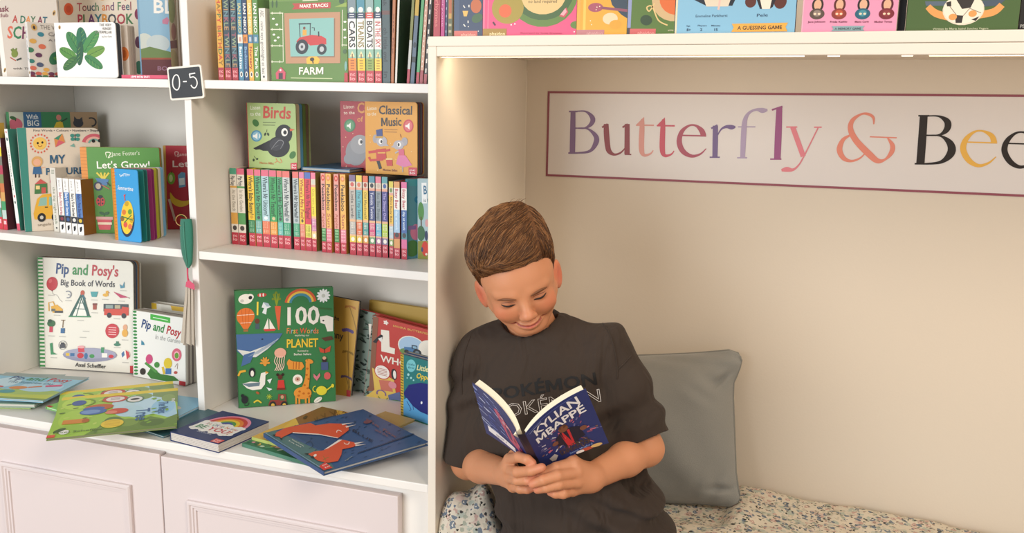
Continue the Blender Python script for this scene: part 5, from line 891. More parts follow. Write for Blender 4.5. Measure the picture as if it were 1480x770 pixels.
a.poly([(590, 445), (640, 425), (720, 415), (860, 340), (890, 335), (960, 355), (975, 375), (940, 392), (860, 408), (840, 450), (800, 500), (720, 515), (650, 500), (620, 470)], '#d9583c').poly([(720, 412), (860, 332), (884, 334), (760, 398)], '#efe4dc').poly([(960, 360), (1036, 352), (965, 372)], '#e8ddd6').poly([(965, 374), (1040, 372), (960, 385)], '#e8ddd6').arc(906, 350, 20, 5, '#efe4dc', 0, 160).poly([(560, 440), (600, 436), (585, 452)], '#2b2b30').poly([(600, 468), (635, 455), (625, 480)], '#2b2b30').ell(640, 456, 16, 8, '#efe4dc', -30)
a.line([(690, 490), (740, 470)], 4, '#8a7a3c').line([(710, 500), (700, 460)], 4, '#8a7a3c').line([(850, 500), (915, 462)], 4, '#7a8a94').line([(870, 495), (890, 475)], 4, '#7a8a94').line([(600, 360, 3), (640, 340, 3), (650, 380, 3), (610, 400, 3)], 3, '#2c3c4c', 4)
a.text('Brendan Kearney', (500, 330), (575, 385), 11, '#e2e2dc', 0).text('Fox and', (470, 340), (550, 392), 11, '#e2e2dc', 0)
a.text('BLUE', (972, 268), (1085, 360), 20, '#1f2c44', .012).text('the fox', (1090, 190), (1250, 330), 22, '#7a5460', .012).text('and the', (1130, 270), (1200, 320), 20, '#7a5460', .012).ell(1100, 205, 30, 12, '#7a4c58', -10)
a.poly([(640, 545), (700, 512), (745, 560), (668, 580)], '#d8403c').text('nc', (672, 545), (712, 528), 11, '#f0c8c0', .03).text('lo', (685, 562), (728, 544), 11, '#f0c8c0', .03).poly([(296, 268), (304, 265), (650, 552), (640, 560)], '#8fa8b8').line([(300, 262), (660, 572)], 4, '#4a78a8')
flat('picture_book', 'blue hardback picture book with two orange foxes, tilted on top of the pile', (468, 681), (619, 638), (396.5, 622), z0+.0182, .008, slope=(0, 0), H=None, inset=.004, cover='#3a5a88', spinecol='#33507c', art=a, pages='#dcd8cc', group=G)

# ---------------------------------------------------------------- number sign and hanging cloth book on the upright
c = [onY(x, y, YB-.004) for x, y in ((247, 145.5), (296, 141.5), (290, 93), (240.5, 97.5))]
ct = sum(c, Vector())/4
ex = ((c[1]-c[0])+(c[2]-c[3])).normalized(); ez = Vector((-ex.z, 0, ex.x)); w = ((c[1]-c[0]).length+(c[2]-c[3]).length)/2; h = ((c[3]-c[0]).length+(c[2]-c[1]).length)/2
rt = tag(empty('shelf_sign', ct), 'small square black sign reading 0-5 fixed where the upright meets the top shelf', 'sign')
def rr(w, h, r, n=5): return [(sx*(w/2-r)+r*math.cos(math.radians(a0+90*k/n)), sz*(h/2-r)+r*math.sin(math.radians(a0+90*k/n))) for sx, sz, a0 in ((1, -1, -90), (1, 1, 0), (-1, 1, 90), (-1, -1, 180)) for k in range(n+1)]
P3 = lambda u, v, q: ex*u+ez*v+Vector((0, q, 0))
m = MB(); m.prism(rr(w, h, .005), 0, .0037, P3); m.build('rim', mat('sign_rim', '#ece6d8', .5), rt)
m = MB(); m.prism(rr(w-.0075, h-.0075, .003), -.0008, .001, P3); m.build('slate', M['black'], rt)
a = Art(((158, 290), (545, 262), (582, 636), (198, 650)))
a.line([(x, y, 12) for x, y in ((262, 372), (240, 392), (226, 440), (232, 500), (262, 534), (286, 530), (302, 490), (300, 420), (284, 380), (262, 372))], 12, '#f2efe8', 5).line([(342, 448), (384, 448)], 13, '#f2efe8').line([(482, 358), (412, 368)], 13, '#f2efe8').line([(416, 366), (424, 410)], 13, '#f2efe8').line([(x, y, 12) for x, y in ((422, 408), (462, 400), (494, 430), (502, 480), (478, 520), (450, 514), (432, 488))], 12, '#f2efe8', 5)
m = MB(); a.onto(m, lambda u, v, e: P3((u-.5)*w, (.5-v)*h, -.0008-e)); m.build('numerals', M['print'], rt)

hr = onY(270, 318, YB-.006)
rt = tag(empty('hanging_cloth_book', hr), 'green cloth strap with a small fanned book on pink cord hanging from the upright', 'toy book')
L = lambda x, y, d=0: onY(x, y, YB-.008-d)-hr
m = MB(); m.tube([L(262+8*math.cos(t), 318+8*math.sin(t), .002) for t in [k*.45 for k in range(15)]], .0009, 6); m.build('ring', mat('brass', '#b08d4c', .3), rt, True)
def strip(edge, d, th, m, nx=6):
    """soft padded strip through rows (xl, xr, y) of photo points"""
    vs = []; rows_ = smoothline(edge, 5)
    for xl, xr, y in rows_:
        for k in range(nx*2):
            t = 2*math.pi*k/(nx*2); x = (xl+xr)/2+(xr-xl)/2*math.cos(t); vs.append(L(x, y, d+th*math.sin(t)*.5))
    n = nx*2; fs = [(i*n+k, i*n+(k+1) % n, (i+1)*n+(k+1) % n, (i+1)*n+k) for i in range(len(rows_)-1) for k in range(n)]
    m.add(vs, fs+[tuple(range(n)), tuple(range((len(rows_)-1)*n, len(rows_)*n))[::-1]])
m = MB(); strip([(261, 277, 316), (260, 279, 328), (260.5, 279.5, 350), (263, 279, 368), (267, 278, 380), (270, 274, 387)], 0, .012, m)
M['greencloth'] = mat('green_cloth', '#2f7560', .9, .5, 500, sheen=.3)
st = m.build('strap', M['greencloth'], rt, True)
m = MB(); m.tube([L(265, 320, .007), L(266, 345, .008), L(268, 366, .008), L(271, 384, .006)], .0007, 5); m.build('seam', mat('green_seam', '#5a9a84', .9), st, True)
m = MB(); m.tube([L(271, 384), L(271, 395), L(271.5, 402), L(273, 408)], [.0018, .0016, .0018, .003], 8); m.build('cord', mat('pink_cloth', '#d2536e', .8, .4, 500), rt, True)
m = MB(); pts = [(269, 407), (274, 405), (281, 411), (281.5, 419), (279, 418), (268, 414)]
m.prism(pts, 0, .008, lambda u, v, q: L(u, v, q-.002)); m.build('binding', mat('pink_binding', '#cf5570', .7, .3, 400), rt)
pc = mat('cloth_page', '#9c9183', .9, .3, 400); pl = mat('cloth_page_pale', '#c4baab', .9, .3, 400)
for k, (xt0, xt1, xb0, xb1, yb, d) in enumerate(((268.5, 271.5, 261, 266, 497, .004), (270, 273, 264.5, 270, 500, .0015), (272, 275, 269, 274, 498, .003), (274, 277, 273, 277.5, 500, .0005), (276, 279, 277, 280.5, 499, .002), (278, 281, 279, 281.5, 501, .0))):
    m = MB(); m.add([L(xt0, 414, d), L(xt1, 414, d-.002), L(xb1, yb, d-.003), L(xb0, yb-2, d), L(xt0, 414, d+.0012), L(xt1, 414, d-.0008), L(xb1, yb, d-.0018), L(xb0, yb-2, d+.0012)], [(0, 1, 2, 3), (7, 6, 5, 4), (0, 4, 5, 1), (1, 5, 6, 2), (2, 6, 7, 3), (3, 7, 4, 0)])
    m.build('page', pc if k % 2 else pl, rt)

# ---------------------------------------------------------------- sign on the back wall of the nook
WS = BACK-.0012
s0 = [onY(x, y, WS) for x, y in ((791, 131.7), (789.7, 254.3))]
SX0 = (s0[0].x+s0[1].x)/2; SX1 = 1.19; zt = lambda x: s0[0].z+(x-SX0)*.0062; zb = lambda x: s0[1].z+(x-SX0)*.0008
sg = tag(empty('wall_sign', (SX0, WS, s0[1].z)), 'long framed wall sign in multicoloured serif lettering on the nook back wall', 'sign')
def inv(o, root): o.matrix_parent_inverse = Matrix.Translation(-Vector(root.location)); return o
m = MB(); x0, x1 = SX0+.001, SX1-.001
m.add([(x0, WS, zb(x0)), (x1, WS, zb(x1)), (x1, WS, zt(x1)), (x0, WS, zt(x0)), (x0, BACK, zb(x0)), (x1, BACK, zb(x1)), (x1, BACK, zt(x1)), (x0, BACK, zt(x0))], [(0, 1, 2, 3), (7, 6, 5, 4), (0, 4, 5, 1), (1, 5, 6, 2), (2, 6, 7, 3), (3, 7, 4, 0)])
inv(m.build('panel', mat('sign_panel', '#d6cec8', .35, .04, 200), sg), sg)
m = MB(); bw = .0042; y0, y1 = WS-.0008, WS-.0001
def bar(a, b, c, d): m.add([(p[0], y0, p[1]) for p in (a, b, c, d)]+[(p[0], y1, p[1]) for p in (a, b, c, d)], [(0, 1, 2, 3), (7, 6, 5, 4), (0, 4, 5, 1), (1, 5, 6, 2), (2, 6, 7, 3), (3, 7, 4, 0)])
bar((SX0, zt(SX0)-bw), (SX1, zt(SX1)-bw), (SX1, zt(SX1)), (SX0, zt(SX0))); bar((SX0, zb(SX0)), (SX1, zb(SX1)), (SX1, zb(SX1)+bw), (SX0, zb(SX0)+bw))
bar((SX0, zb(SX0)+bw), (SX0+bw, zb(SX0)+bw), (SX0+bw, zt(SX0)-bw), (SX0, zt(SX0)-bw)); bar((SX1-bw, zb(SX1)+bw), (SX1, zb(SX1)+bw), (SX1, zt(SX1)-bw), (SX1-bw, zt(SX1)-bw))
inv(m.build('border', mat('sign_border', '#8c4a55', .5), sg), sg)
def letter(col, strokes, off=(770, 110), polys=()):
    m = MB(); k = 0
    for st in list(strokes)+[None]*0:
        P = smoothline(st, 7) if len(st) > 2 else [np.array(p, float) for p in st]
        L = []
        for i, p in enumerate(P):
            a, b = P[max(i-1, 0)], P[min(i+1, len(P)-1)]; d = (b-a)[:2]; d = d/(np.linalg.norm(d) or 1); w = (max(p[2], 1.5)+2.2)/2
            L.append(((p[0]-d[1]*w, p[1]+d[0]*w), (p[0]+d[1]*w, p[1]-d[0]*w)))
        g = lambda q: onY(off[0]+q[0]/4.053, off[1]+q[1]/4.053, WS-.0006-.00002*k)
        for (a, b), (c, d) in zip(L, L[1:]): m.add([g(a), g(c), g(d), g(b)], [(0, 1, 2, 3)])
        k += 1
    for p in polys: m.add([onY(off[0]+q[0]/4.053, off[1]+q[1]/4.053, WS-.0006-.00002*k) for q in p], [tuple(range(len(p)))]); k += 1
    inv(m.build('letter', mat('letter_paint', col, .5), sg), sg)
letter('#7d6487', [[(236, 207, 26), (234, 330, 30), (232, 452, 30)], [(212, 207, 7), (262, 207, 7)], [(208, 450, 7), (262, 450, 7)], [(245, 207, 5), (310, 207, 8), (350, 245, 26), (342, 280, 22), (305, 304, 8), (250, 304, 5)], [(250, 305, 5), (320, 308, 8), (368, 350, 24), (370, 390, 28), (332, 440, 14), (245, 450, 6)]])
letter('#8d4a50', [[(430, 280, 26), (432, 340, 30), (438, 405, 29), (448, 440, 26), (478, 459, 12), (515, 448, 8), (542, 420, 5)], [(553, 280, 27), (552, 455, 29)], [(406, 300, 8), (438, 281, 9)], [(526, 300, 8), (556, 281, 9)], [(538, 458, 5), (577, 459, 5)]])
for dx, dy, c in ((0, 0, '#d1958a'), (122, 3, '#c05664')):
    letter(c, [[(644+dx, 250+dy, 14), (640+dx, 300+dy, 27), (637+dx, 425+dy, 29), (652+dx, 462+dy, 17), (688+dx, 455+dy, 8), (706+dx, 434+dy, 3)], [(605+dx, 287+dy, 7), (710+dx, 288+dy, 7)]], polys=[[(602+dx, 288+dy), (652+dx, 238+dy), (654+dx, 288+dy)]])
letter('#a55462', [[(876, 347, 7), (1016, 350, 7)], [(1001, 349, 30), (988, 318, 28), (955, 290, 11), (915, 290, 10), (873, 325, 22), (858, 385, 29), (880, 440, 28), (930, 468, 17), (980, 457, 9), (1016, 424, 3)]])
letter('#705d86', [[(1070, 290, 28), (1069, 380, 30), (1067, 475, 28)], [(1036, 475, 6), (1096, 475, 6)], [(1045, 306, 8), (1082, 287, 9)], [(1083, 345, 4), (1105, 310, 8), (1135, 296, 16), (1165, 299, 25), (1187, 297, 8)]])
letter('#a796ae', [[(1229, 477, 26), (1236, 330, 30), (1244, 255, 24), (1270, 213, 14), (1310, 196, 13), (1345, 201, 28), (1375, 198, 10)], [(1202, 297, 5), (1304, 297, 5)], [(1197, 478, 6), (1256, 478, 6)]])
o4 = (1120, 110)
letter('#94507c', [[(26, 184, 32), (20, 330, 38), (14, 484, 36)], [(-18, 198, 8), (44, 178, 9)], [(-28, 486, 6), (38, 486, 6)]], o4)
letter('#d47c84', [[(104, 298, 28), (166, 470, 28)], [(254, 300, 5), (165, 478, 6), (135, 525, 7), (105, 548, 14), (70, 546, 27), (38, 551, 12)], [(66, 298, 6), (131, 298, 6)], [(229, 299, 6), (274, 299, 6)]], o4)
letter('#d7836e', [[(579, 282, 4), (576, 242, 14), (545, 222, 14), (505, 223, 10), (455, 258, 22), (443, 310, 30), (476, 378, 35), (555, 460, 37), (602, 496, 28), (645, 488, 11), (682, 447, 25), (688, 405, 25), (660, 362, 6)], [(556, 355, 5), (714, 361, 5)], [(444, 344, 7), (400, 372, 20), (378, 428, 31), (400, 478, 26), (445, 497, 13), (495, 482, 8), (530, 450, 4)]], o4)
letter('#231a15', [[(872, 234, 44), (862, 380, 46), (852, 512, 46)], [(840, 232, 7), (905, 232, 7)], [(818, 513, 7), (895, 514, 7)], [(885, 234, 6), (960, 235, 9), (1010, 268, 36), (1006, 312, 33), (962, 344, 9), (885, 346, 6)], [(885, 347, 6), (972, 351, 9), (1028, 398, 40), (1030, 452, 44), (972, 503, 17), (870, 514, 7)]], o4)
for dx, dy, c in ((0, 0, '#dca848'), (242, 8, '#231a15')):
    letter(c, [[(1124+dx, 386+dy, 6), (1302+dx, 391+dy, 6)], [(1285+dx, 390+dy, 34), (1268+dx, 348+dy, 27), (1215+dx, 321+dy, 9), (1165+dx, 328+dy, 12), (1118+dx, 372+dy, 28), (1103+dx, 430+dy, 34), (1135+dx, 492+dy, 31), (1192+dx, 524+dy, 18), (1252+dx, 508+dy, 10), (1295+dx, 472+dy, 3)]], o4)
letter('#dca848', [[(1700, 370, 6), (1660, 330, 16), (1610, 350, 28), (1620, 410, 32), (1690, 450, 32), (1700, 510, 26), (1640, 540, 14), (1580, 500, 6)]], o4)

# ---------------------------------------------------------------- seat cushion, throw pillow
def floral():
    m = mat('floral_cotton', '#d2c9b8', .85, .25, 700); nt = m.node_tree; b = nt.nodes['Principled BSDF']
    tc = nt.nodes.new('ShaderNodeTexCoord'); nz = nt.nodes.new('ShaderNodeTexNoise'); nz.inputs['Scale'].default_value = 130; nz.inputs['Detail'].default_value = 1
    nt.links.new(tc.outputs['Object'], nz.inputs['Vector'])
    sc = nt.nodes.new('ShaderNodeVectorMath'); sc.operation = 'MULTIPLY_ADD'; sc.inputs[1].default_value = (.010,)*3
    nt.links.new(nz.outputs['Color'], sc.inputs[0]); nt.links.new(tc.outputs['Object'], sc.inputs[2])
    prev = None
    def layer(scale, lo, hi, cols, off, prev):
        ad = nt.nodes.new('ShaderNodeVectorMath'); ad.inputs[1].default_value = off; nt.links.new(sc.outputs[0], ad.inputs[0])
        v = nt.nodes.new('ShaderNodeTexVoronoi'); v.inputs['Scale'].default_value = scale; nt.links.new(ad.outputs[0], v.inputs['Vector'])
        r = nt.nodes.new('ShaderNodeValToRGB'); r.color_ramp.interpolation = 'CONSTANT'
        e = r.color_ramp.elements; e[0].position = 0; e[0].color = (*lin(cols[0]), 1)
        for k, c in enumerate(cols[1:]):
            n = e.new((k+1)/len(cols)) if k else e[1]
            n.position = (k+1)/len(cols); n.color = (*lin(c), 1)
        sp = nt.nodes.new('ShaderNodeSeparateColor'); nt.links.new(v.outputs['Color'], sp.inputs[0]); nt.links.new(sp.outputs[0], r.inputs[0])
        mr = nt.nodes.new('ShaderNodeMapRange'); mr.inputs['From Min'].default_value = lo; mr.inputs['From Max'].default_value = hi; mr.inputs['To Min'].default_value = 1; mr.inputs['To Max'].default_value = 0
        nt.links.new(v.outputs['Distance'], mr.inputs['Value'])
        mx = nt.nodes.new('ShaderNodeMix'); mx.data_type = 'RGBA'; nt.links.new(mr.outputs[0], mx.inputs['Factor']); nt.links.new(r.outputs[0], mx.inputs['B'])
        if prev: nt.links.new(prev, mx.inputs['A'])
        else: mx.inputs['A'].default_value = (*lin('#d0c6b3'), 1)
        return mx.outputs['Result']
    p = layer(62, .44, .48, ['#cdc0ad', '#bbbaaa', '#c9b2a4', '#c6beac', '#acb2a4'], (.3, .1, .2), None)
    p = layer(84, .42, .46, ['#6e7883', '#b99a8e', '#cfc6b5', '#9da08f', '#beb4a2', '#626e7c'], (0, 0, 0), p)
    p = layer(84, .12, .16, ['#e4dccb', '#5a6272', '#d9c9a4'], (0, 0, 0), p)
    p = layer(125, .30, .34, ['#33322f', '#d0c6b3', '#666e60', '#3d3b39', '#8a7468', '#d0c6b3'], (.5, .2, .7), p)
    nt.links.new(p, b.inputs['Base Color']); return m
M['floral'] = floral()
def seat_top(x, y):
    z = .607-.030*min(max((x-.45)/.5, 0), 1)-.004*math.sin(x*17+y*9)
    z += .005*noise.noise(Vector((x*9, y*9, 1)))+.0035*noise.noise(Vector((x*24, y*20, 5)))
    e = min((.331-y), (x-.074)+.02, 1.845-x); z -= .018*math.exp(-max(e, 0)/.010)
    z -= .06*math.exp(-max(y+.128, 0)/.012)
    z -= .072*math.exp(-((x-.33)/.11)**2-((y+.07)/.10)**2); z -= .026/(1+math.exp((x-.535)/.008))/(1+math.exp((.12-y)/.015))/(1+math.exp((.17-x)/.02))
    bx, by = (x-.120)/.062, (y+.085)/.095; g = math.exp(-(bx*bx)-(by*by if by > 0 else .25*by*by))
    z += .092*g+g*(.014*math.sin(70*x+38*y)+.010*noise.noise(Vector((x*38, y*30, 3))))
    return z
vs = []; fs = []; nx, ny = 300, 90
for j in range(ny+1):
    for i in range(nx+1):
        u = i/nx; x = .0745+1.770*(u**1.6); y = -.129+.459*j/ny; vs.append((x, y, seat_top(x, y)))
fs = [(j*(nx+1)+i, j*(nx+1)+i+1, (j+1)*(nx+1)+i+1, (j+1)*(nx+1)+i) for j in range(ny) for i in range(nx)]
n = len(vs); ring = [i for i in range(nx+1)]+[j*(nx+1)+nx for j in range(1, ny+1)]+[ny*(nx+1)+i for i in range(nx-1, -1, -1)]+[j*(nx+1) for j in range(ny-1, 0, -1)]
for k in ring: vs.append((vs[k][0], vs[k][1], .502))
fs += [(ring[(k+1) % len(ring)], ring[k], n+k, n+(k+1) % len(ring)) for k in range(len(ring))]+[tuple(range(n, n+len(ring)))[::-1]]
m = MB(); m.add(vs, fs)
tag(m.build('seat_cushion', M['floral'], smooth=True), 'small floral print seat cushion covering the nook bench, bunched up beside the boy', 'cushion')

tr, br, tl = onY(1071, 505, .292), onY(1045, 731, .205), onY(917, 511, .292)
ex = (tr-tl).normalized(); PW_ = .36; eh = (tr-br); eh -= ex*eh.dot(ex); PH = eh.length; eh.normalize(); en = ex.cross(eh); ctr = tr-ex*PW_/2-eh*PH/2
pil = tag(empty('throw_pillow', ctr), 'grey velvet throw pillow with piped edge leaning on the wall behind the boy', 'pillow')
def psurf(u, v, s):
    w = .5*PW_*float(np.interp(v, [-1, -.93, -.8, -.6, 0, .4, .6, .74, .86, .95, 1], [.875, .90, .885, .87, .88, .885, .90, .955, .995, 1., .965]))
    h = .5*PH*float(np.interp(abs(u), [0, .5, .8, .93, 1], [.972, .975, .99, 1., .955]))
    x, z = u*w, v*h
    t = .082*((1-abs(u)**2.2)*(1-abs(v)**2.2))**.62
    # soft creases running in from the corners and the sides
    t *= 1+.09*math.sin(9*u+5*v)*(.3+abs(u*v)); t += .004*noise.noise(Vector((u*3, v*3, s)))*(1-u*u)*(1-v*v)
    cr = math.exp(-((u-.86)/.07)**2-((v-.62-(u-.86)*.8)/.05)**2)+math.exp(-((u-.8)/.12)**2-((v+.78)/.035)**2)
    t -= .016*cr; t += .0035*math.sin(26*u-14*v)*math.exp(-((u-.75)/.2)**2-((v+.75)/.2)**2)+.003*math.sin(20*u+24*v)*math.exp(-((u-.7)/.2)**2-((v-.55)/.25)**2)+.003*math.sin(30*v+9*u)*math.exp(-((v-.9)/.12)**2)
    return ex*x+eh*z+en*(s*max(t, .0012)*(1 if s > 0 else .45))
N = 56; vs = []; fs = []
for s in (1, -1):
    o = len(vs); sgn = lambda q: math.copysign(1-(1-abs(q))**1.3, q)
    for j in range(N+1):
        for i in range(N+1): vs.append(psurf(sgn(2*i/N-1), sgn(2*j/N-1), s))
    for j in range(N):
        for i in range(N):
            q = (o+j*(N+1)+i, o+j*(N+1)+i+1, o+(j+1)*(N+1)+i+1, o+(j+1)*(N+1)+i); fs.append(q if s > 0 else q[::-1])
m = MB(); m.add(vs, fs); M['velvet'] = mat('grey_velvet', '#82817b', .85, .3, 500, sheen=.35, var=.08)
cv = m.build('cover', M['velvet'], pil, True)
edge = [psurf(u, v, 0) for u, v in [(k/20*2-1, -1) for k in range(20)]+[(1, k/20*2-1) for k in range(20)]+[(1-k/20*2, 1) for k in range(20)]+[(-1, 1-k/20*2) for k in range(21)]]
m = MB(); m.tube(edge, .0022, 6); m.build('piping', mat('grey_piping', '#77766f', .85, .2, 500), cv, True)

# ---------------------------------------------------------------- the boy
import openvdb
class Field:
    """signed distance field on a grid, shapes blended into one continuous surface"""
    def __init__(s, lo, hi, vox):
        s.lo = np.array(lo, float); s.vox = vox; s.n = np.ceil((np.array(hi)-s.lo)/vox).astype(int)+1; s.a = np.full(s.n, .02, np.float32)
    def win(s, lo, hi):
        i0 = np.clip(np.floor((np.array(lo)-s.lo)/s.vox).astype(int), 0, s.n); i1 = np.clip(np.ceil((np.array(hi)-s.lo)/s.vox).astype(int)+1, 0, s.n)
        ax = [s.lo[k]+s.vox*np.arange(i0[k], i1[k]) for k in range(3)]
        P = np.stack(np.meshgrid(*ax, indexing='ij'), -1).astype(np.float32)
        return tuple(slice(a, b) for a, b in zip(i0, i1)), P
    def op(s, fn, lo, hi, k=.006, mode='add', pad=.022):
        sl, P = s.win(np.array(lo)-pad, np.array(hi)+pad)
        if 0 in P.shape: return
        d = fn(P).astype(np.float32); o = s.a[sl]
        if mode == 'add': h = np.clip(.5+.5*(o-d)/k, 0, 1); s.a[sl] = np.minimum(o, o*(1-h)+d*h-k*h*(1-h)) if k else np.minimum(o, d)
        else: h = np.clip(.5-.5*(o+d)/k, 0, 1); s.a[sl] = np.maximum(o, o*(1-h)-d*h+k*h*(1-h))
    def cap(s, a, b, ra, rb, k=.006, mode='add'):
        a = np.array(a, float); b = np.array(b, float); ab = b-a; L = ab@ab
        def fn(P): t = np.clip(((P-a)@ab)/L, 0, 1); return np.linalg.norm(P-a-t[..., None]*ab, axis=-1)-(ra+(rb-ra)*t)
        r = max(ra, rb); s.op(fn, np.minimum(a, b)-r, np.maximum(a, b)+r, k, mode)
    def chain(s, pts, k=.004, mode='add'):
        for p, q in zip(pts, pts[1:]): s.cap(p[:3], q[:3], p[3], q[3], k, mode)
    def ell(s, c, r, R=None, k=.006, mode='add'):
        c = np.array(c, float); r = np.array(r, float)
        def fn(P):
            q = P-c
            if R is not None: q = q@R
            k0 = np.linalg.norm(q/r, axis=-1); k1 = np.linalg.norm(q/(r*r), axis=-1)+1e-9; return np.where(k0 < 1e-6, -min(r), k0*(k0-1)/k1)
        m = max(r) if R is not None else r; s.op(fn, c-m, c+m, k, mode)
    def mesh(s):
        g = openvdb.FloatGrid(.02); g.copyFromArray(np.clip(s.a, -.02, .02).astype(np.float32))
        p, q = g.convertToQuads(0.0); p = p*s.vox+s.lo
        a, b, c, d = (p[q[:, k]]-p.mean(0) for k in range(4))
        if np.einsum('ij,ij->i', a, np.cross(b, c)).sum()+np.einsum('ij,ij->i', a, np.cross(c, d)).sum() < 0: q = q[:, ::-1]
        return p, q
def fmesh(name, pts, quads, m, parent, cols=None, inv_=True):
    me = bpy.data.meshes.new(name); me.from_pydata(pts.tolist(), [], quads.tolist())
    # orientation
    me.materials.append(m)
    if cols is not None:
        at = me.attributes.new('Col', 'FLOAT_COLOR', 'POINT'); at.data.foreach_set('color', np.concatenate([cols, np.ones((len(cols), 1))], 1).astype(np.float32).ravel())
    me.polygons.foreach_set('use_smooth', [True]*len(me.polygons)); me.update()
    o = bpy.data.objects.new(name, me); COL.objects.link(o)
    if parent is not None:
        o.parent = parent
        if inv_: o.matrix_parent_inverse = parent.matrix_world.inverted() if False else Matrix.Translation(-Vector(parent.location))
    return o
def relax(p, q, it=2, w=.5):
    """light smoothing of a quad surface"""
    e = np.concatenate([q[:, [0, 1]], q[:, [1, 2]], q[:, [2, 3]], q[:, [3, 0]]]); e = np.concatenate([e, e[:, ::-1]])
    for _ in range(it):
        acc = np.zeros_like(p); cnt = np.zeros(len(p)); np.add.at(acc, e[:, 0], p[e[:, 1]]); np.add.at(cnt, e[:, 0], 1)
        p = p*(1-w)+w*acc/np.maximum(cnt, 1)[:, None]
    return p
A3 = lambda x, y, Y: np.array(onY(x, y, Y))
Y0 = -.085
H0 = A3(749, 403, Y0)
r_, p_ = math.radians(15), math.radians(30)
cr_, sr_, cp_, sp_ = math.cos(r_), math.sin(r_), math.cos(p_), math.sin(p_)
hx = RT*cr_+UP*sr_; u0 = UP*cr_-RT*sr_; hz = u0*cp_-FW*sp_; hy = FW*cp_+u0*sp_
HR = np.stack([hx, hy, hz], 1)                       # columns: head axes in the room
W_ = lambda x, y, z: H0+HR@np.array([x, y, z])
boy = tag(empty('person', (.23, -.05, .60)), 'boy in a dark grey t-shirt sitting in the nook, head bent, reading an open book', 'person')
ES = .0255
# --- body: one continuous surface of head, neck, arms and hands
B = Field((.055, -.33, .50), (.50, .115, 1.215), .0016)
def he(c, r, k=.008, mode='add', rx=0, ry=0, rz=0):
    R = HR
    if rx or ry or rz: R = HR@np.array(Euler((rx, ry, rz)).to_matrix())
    B.ell(W_(*c), r, R, k, mode)
def hc(a, b, ra, rb, k=.006, mode='add'): B.cap(W_(*a), W_(*b), ra, rb, k, mode)
he((0, .014, .034), (.063, .079, .070))
he((0, -.018, -.012), (.0535, .054, .060), .02)
he((0, -.026, .020), (.052, .046, .040), .015)       # forehead
hc((-.043, -.004, -.030), (-.015, -.048, -.058), .015, .013, .016); hc((.043, -.004, -.030), (.015, -.048, -.058), .015, .013, .016)
he((0, -.0525, -.0585), (.0195, .0155, .0140), .012)   # chin
for s in (-1, 1):
    he((s*.031, -.050, -.021), (.019, .016, .016), .014)    # cheek
    hc((s*.012, -.0675, .0135), (s*.038, -.056, .0145), .0055, .004, .010)  # brow ridge
    he((s*ES, -.0755, .000), (.0125, .0085, .0085), .008, 'sub')
    he((s*ES, -.0565, -.0008), (.0128, .0122, .0108), .003)         # lidded eye
    # ear
    he((s*.0645, .014, -.018), (.006, .0165, .0255), .005, rz=s*-.45, rx=-.15)
    he((s*.0700, .009, -.017), (.0042, .0095, .0155), .003, 'sub', rz=s*-.45, rx=-.15)
    he((s*.0085, -.0790, -.0235), (.0062, .0070, .0052), .005)        # nostril wing
hc((0, -.0660, .006), (0, -.0805, -.0165), .0062, .0078, .010)        # bridge
he((0, -.0845, -.0200), (.0082, .0080, .0070), .006)                  # tip
for s in (-1, 1): he((s*.0048, -.0845, -.0275), (.0026, .0036, .0018), .002, 'sub')
MP = [(-.0190, -.0600, -.0418), (-.0115, -.0668, -.0452), (0, -.0695, -.0466), (.0115, -.0668, -.0448), (.0190, -.0600, -.0402)]
MP = [tuple(p) for p in smoothline(MP, 4)]
for a, b in zip(MP, MP[1:]):
    ta = 1-abs(a[0])/.0205; tb = 1-abs(b[0])/.0205
    hc((a[0], a[1], a[2]+.0020), (b[0], b[1], b[2]+.0020), .0010+.0016*ta, .0010+.0016*tb, .005)
    hc((a[0], a[1]+.0004, a[2]-.0028), (b[0], b[1]+.0004, b[2]-.0028), .0010+.0024*ta, .0010+.0024*tb, .005)
for a, b in zip(MP, MP[1:]): hc((a[0], a[1]-.0034, a[2]), (b[0], b[1]-.0034, b[2]), .0007, .0007, .0022, 'sub')
for s in (-1, 1): he((s*.0205, -.0595, -.0405), (.0022, .003, .0022), .004, 'sub')
# neck and upper chest
NB = A3(772, 487, -.045)
B.cap(W_(0, .024, -.035), NB, .040, .039, .014)
B.cap(NB, A3(776, 520, -.045), .041, .055, .02)
S1a, E1, W1 = A3(692, 520, -.05), A3(676, 668, -.082), A3(733, 684, -.200)
S2a, E2, W2 = A3(882, 516, -.04), A3(934, 648, -.072), A3(853, 690, -.200)
B.cap(A3(760, 520, -.045), S1a, .05, .036, .02); B.cap(A3(800, 520, -.045), S2a, .05, .036, .02)
for S, E, Wr in ((S1a, E1, W1), (S2a, E2, W2)):
    B.cap(S, E, .034, .0275, .015); m1 = E*.62+Wr*.38
    B.chain([(*E, .0265), (*m1, .0262), (*Wr, .0200)], .012)
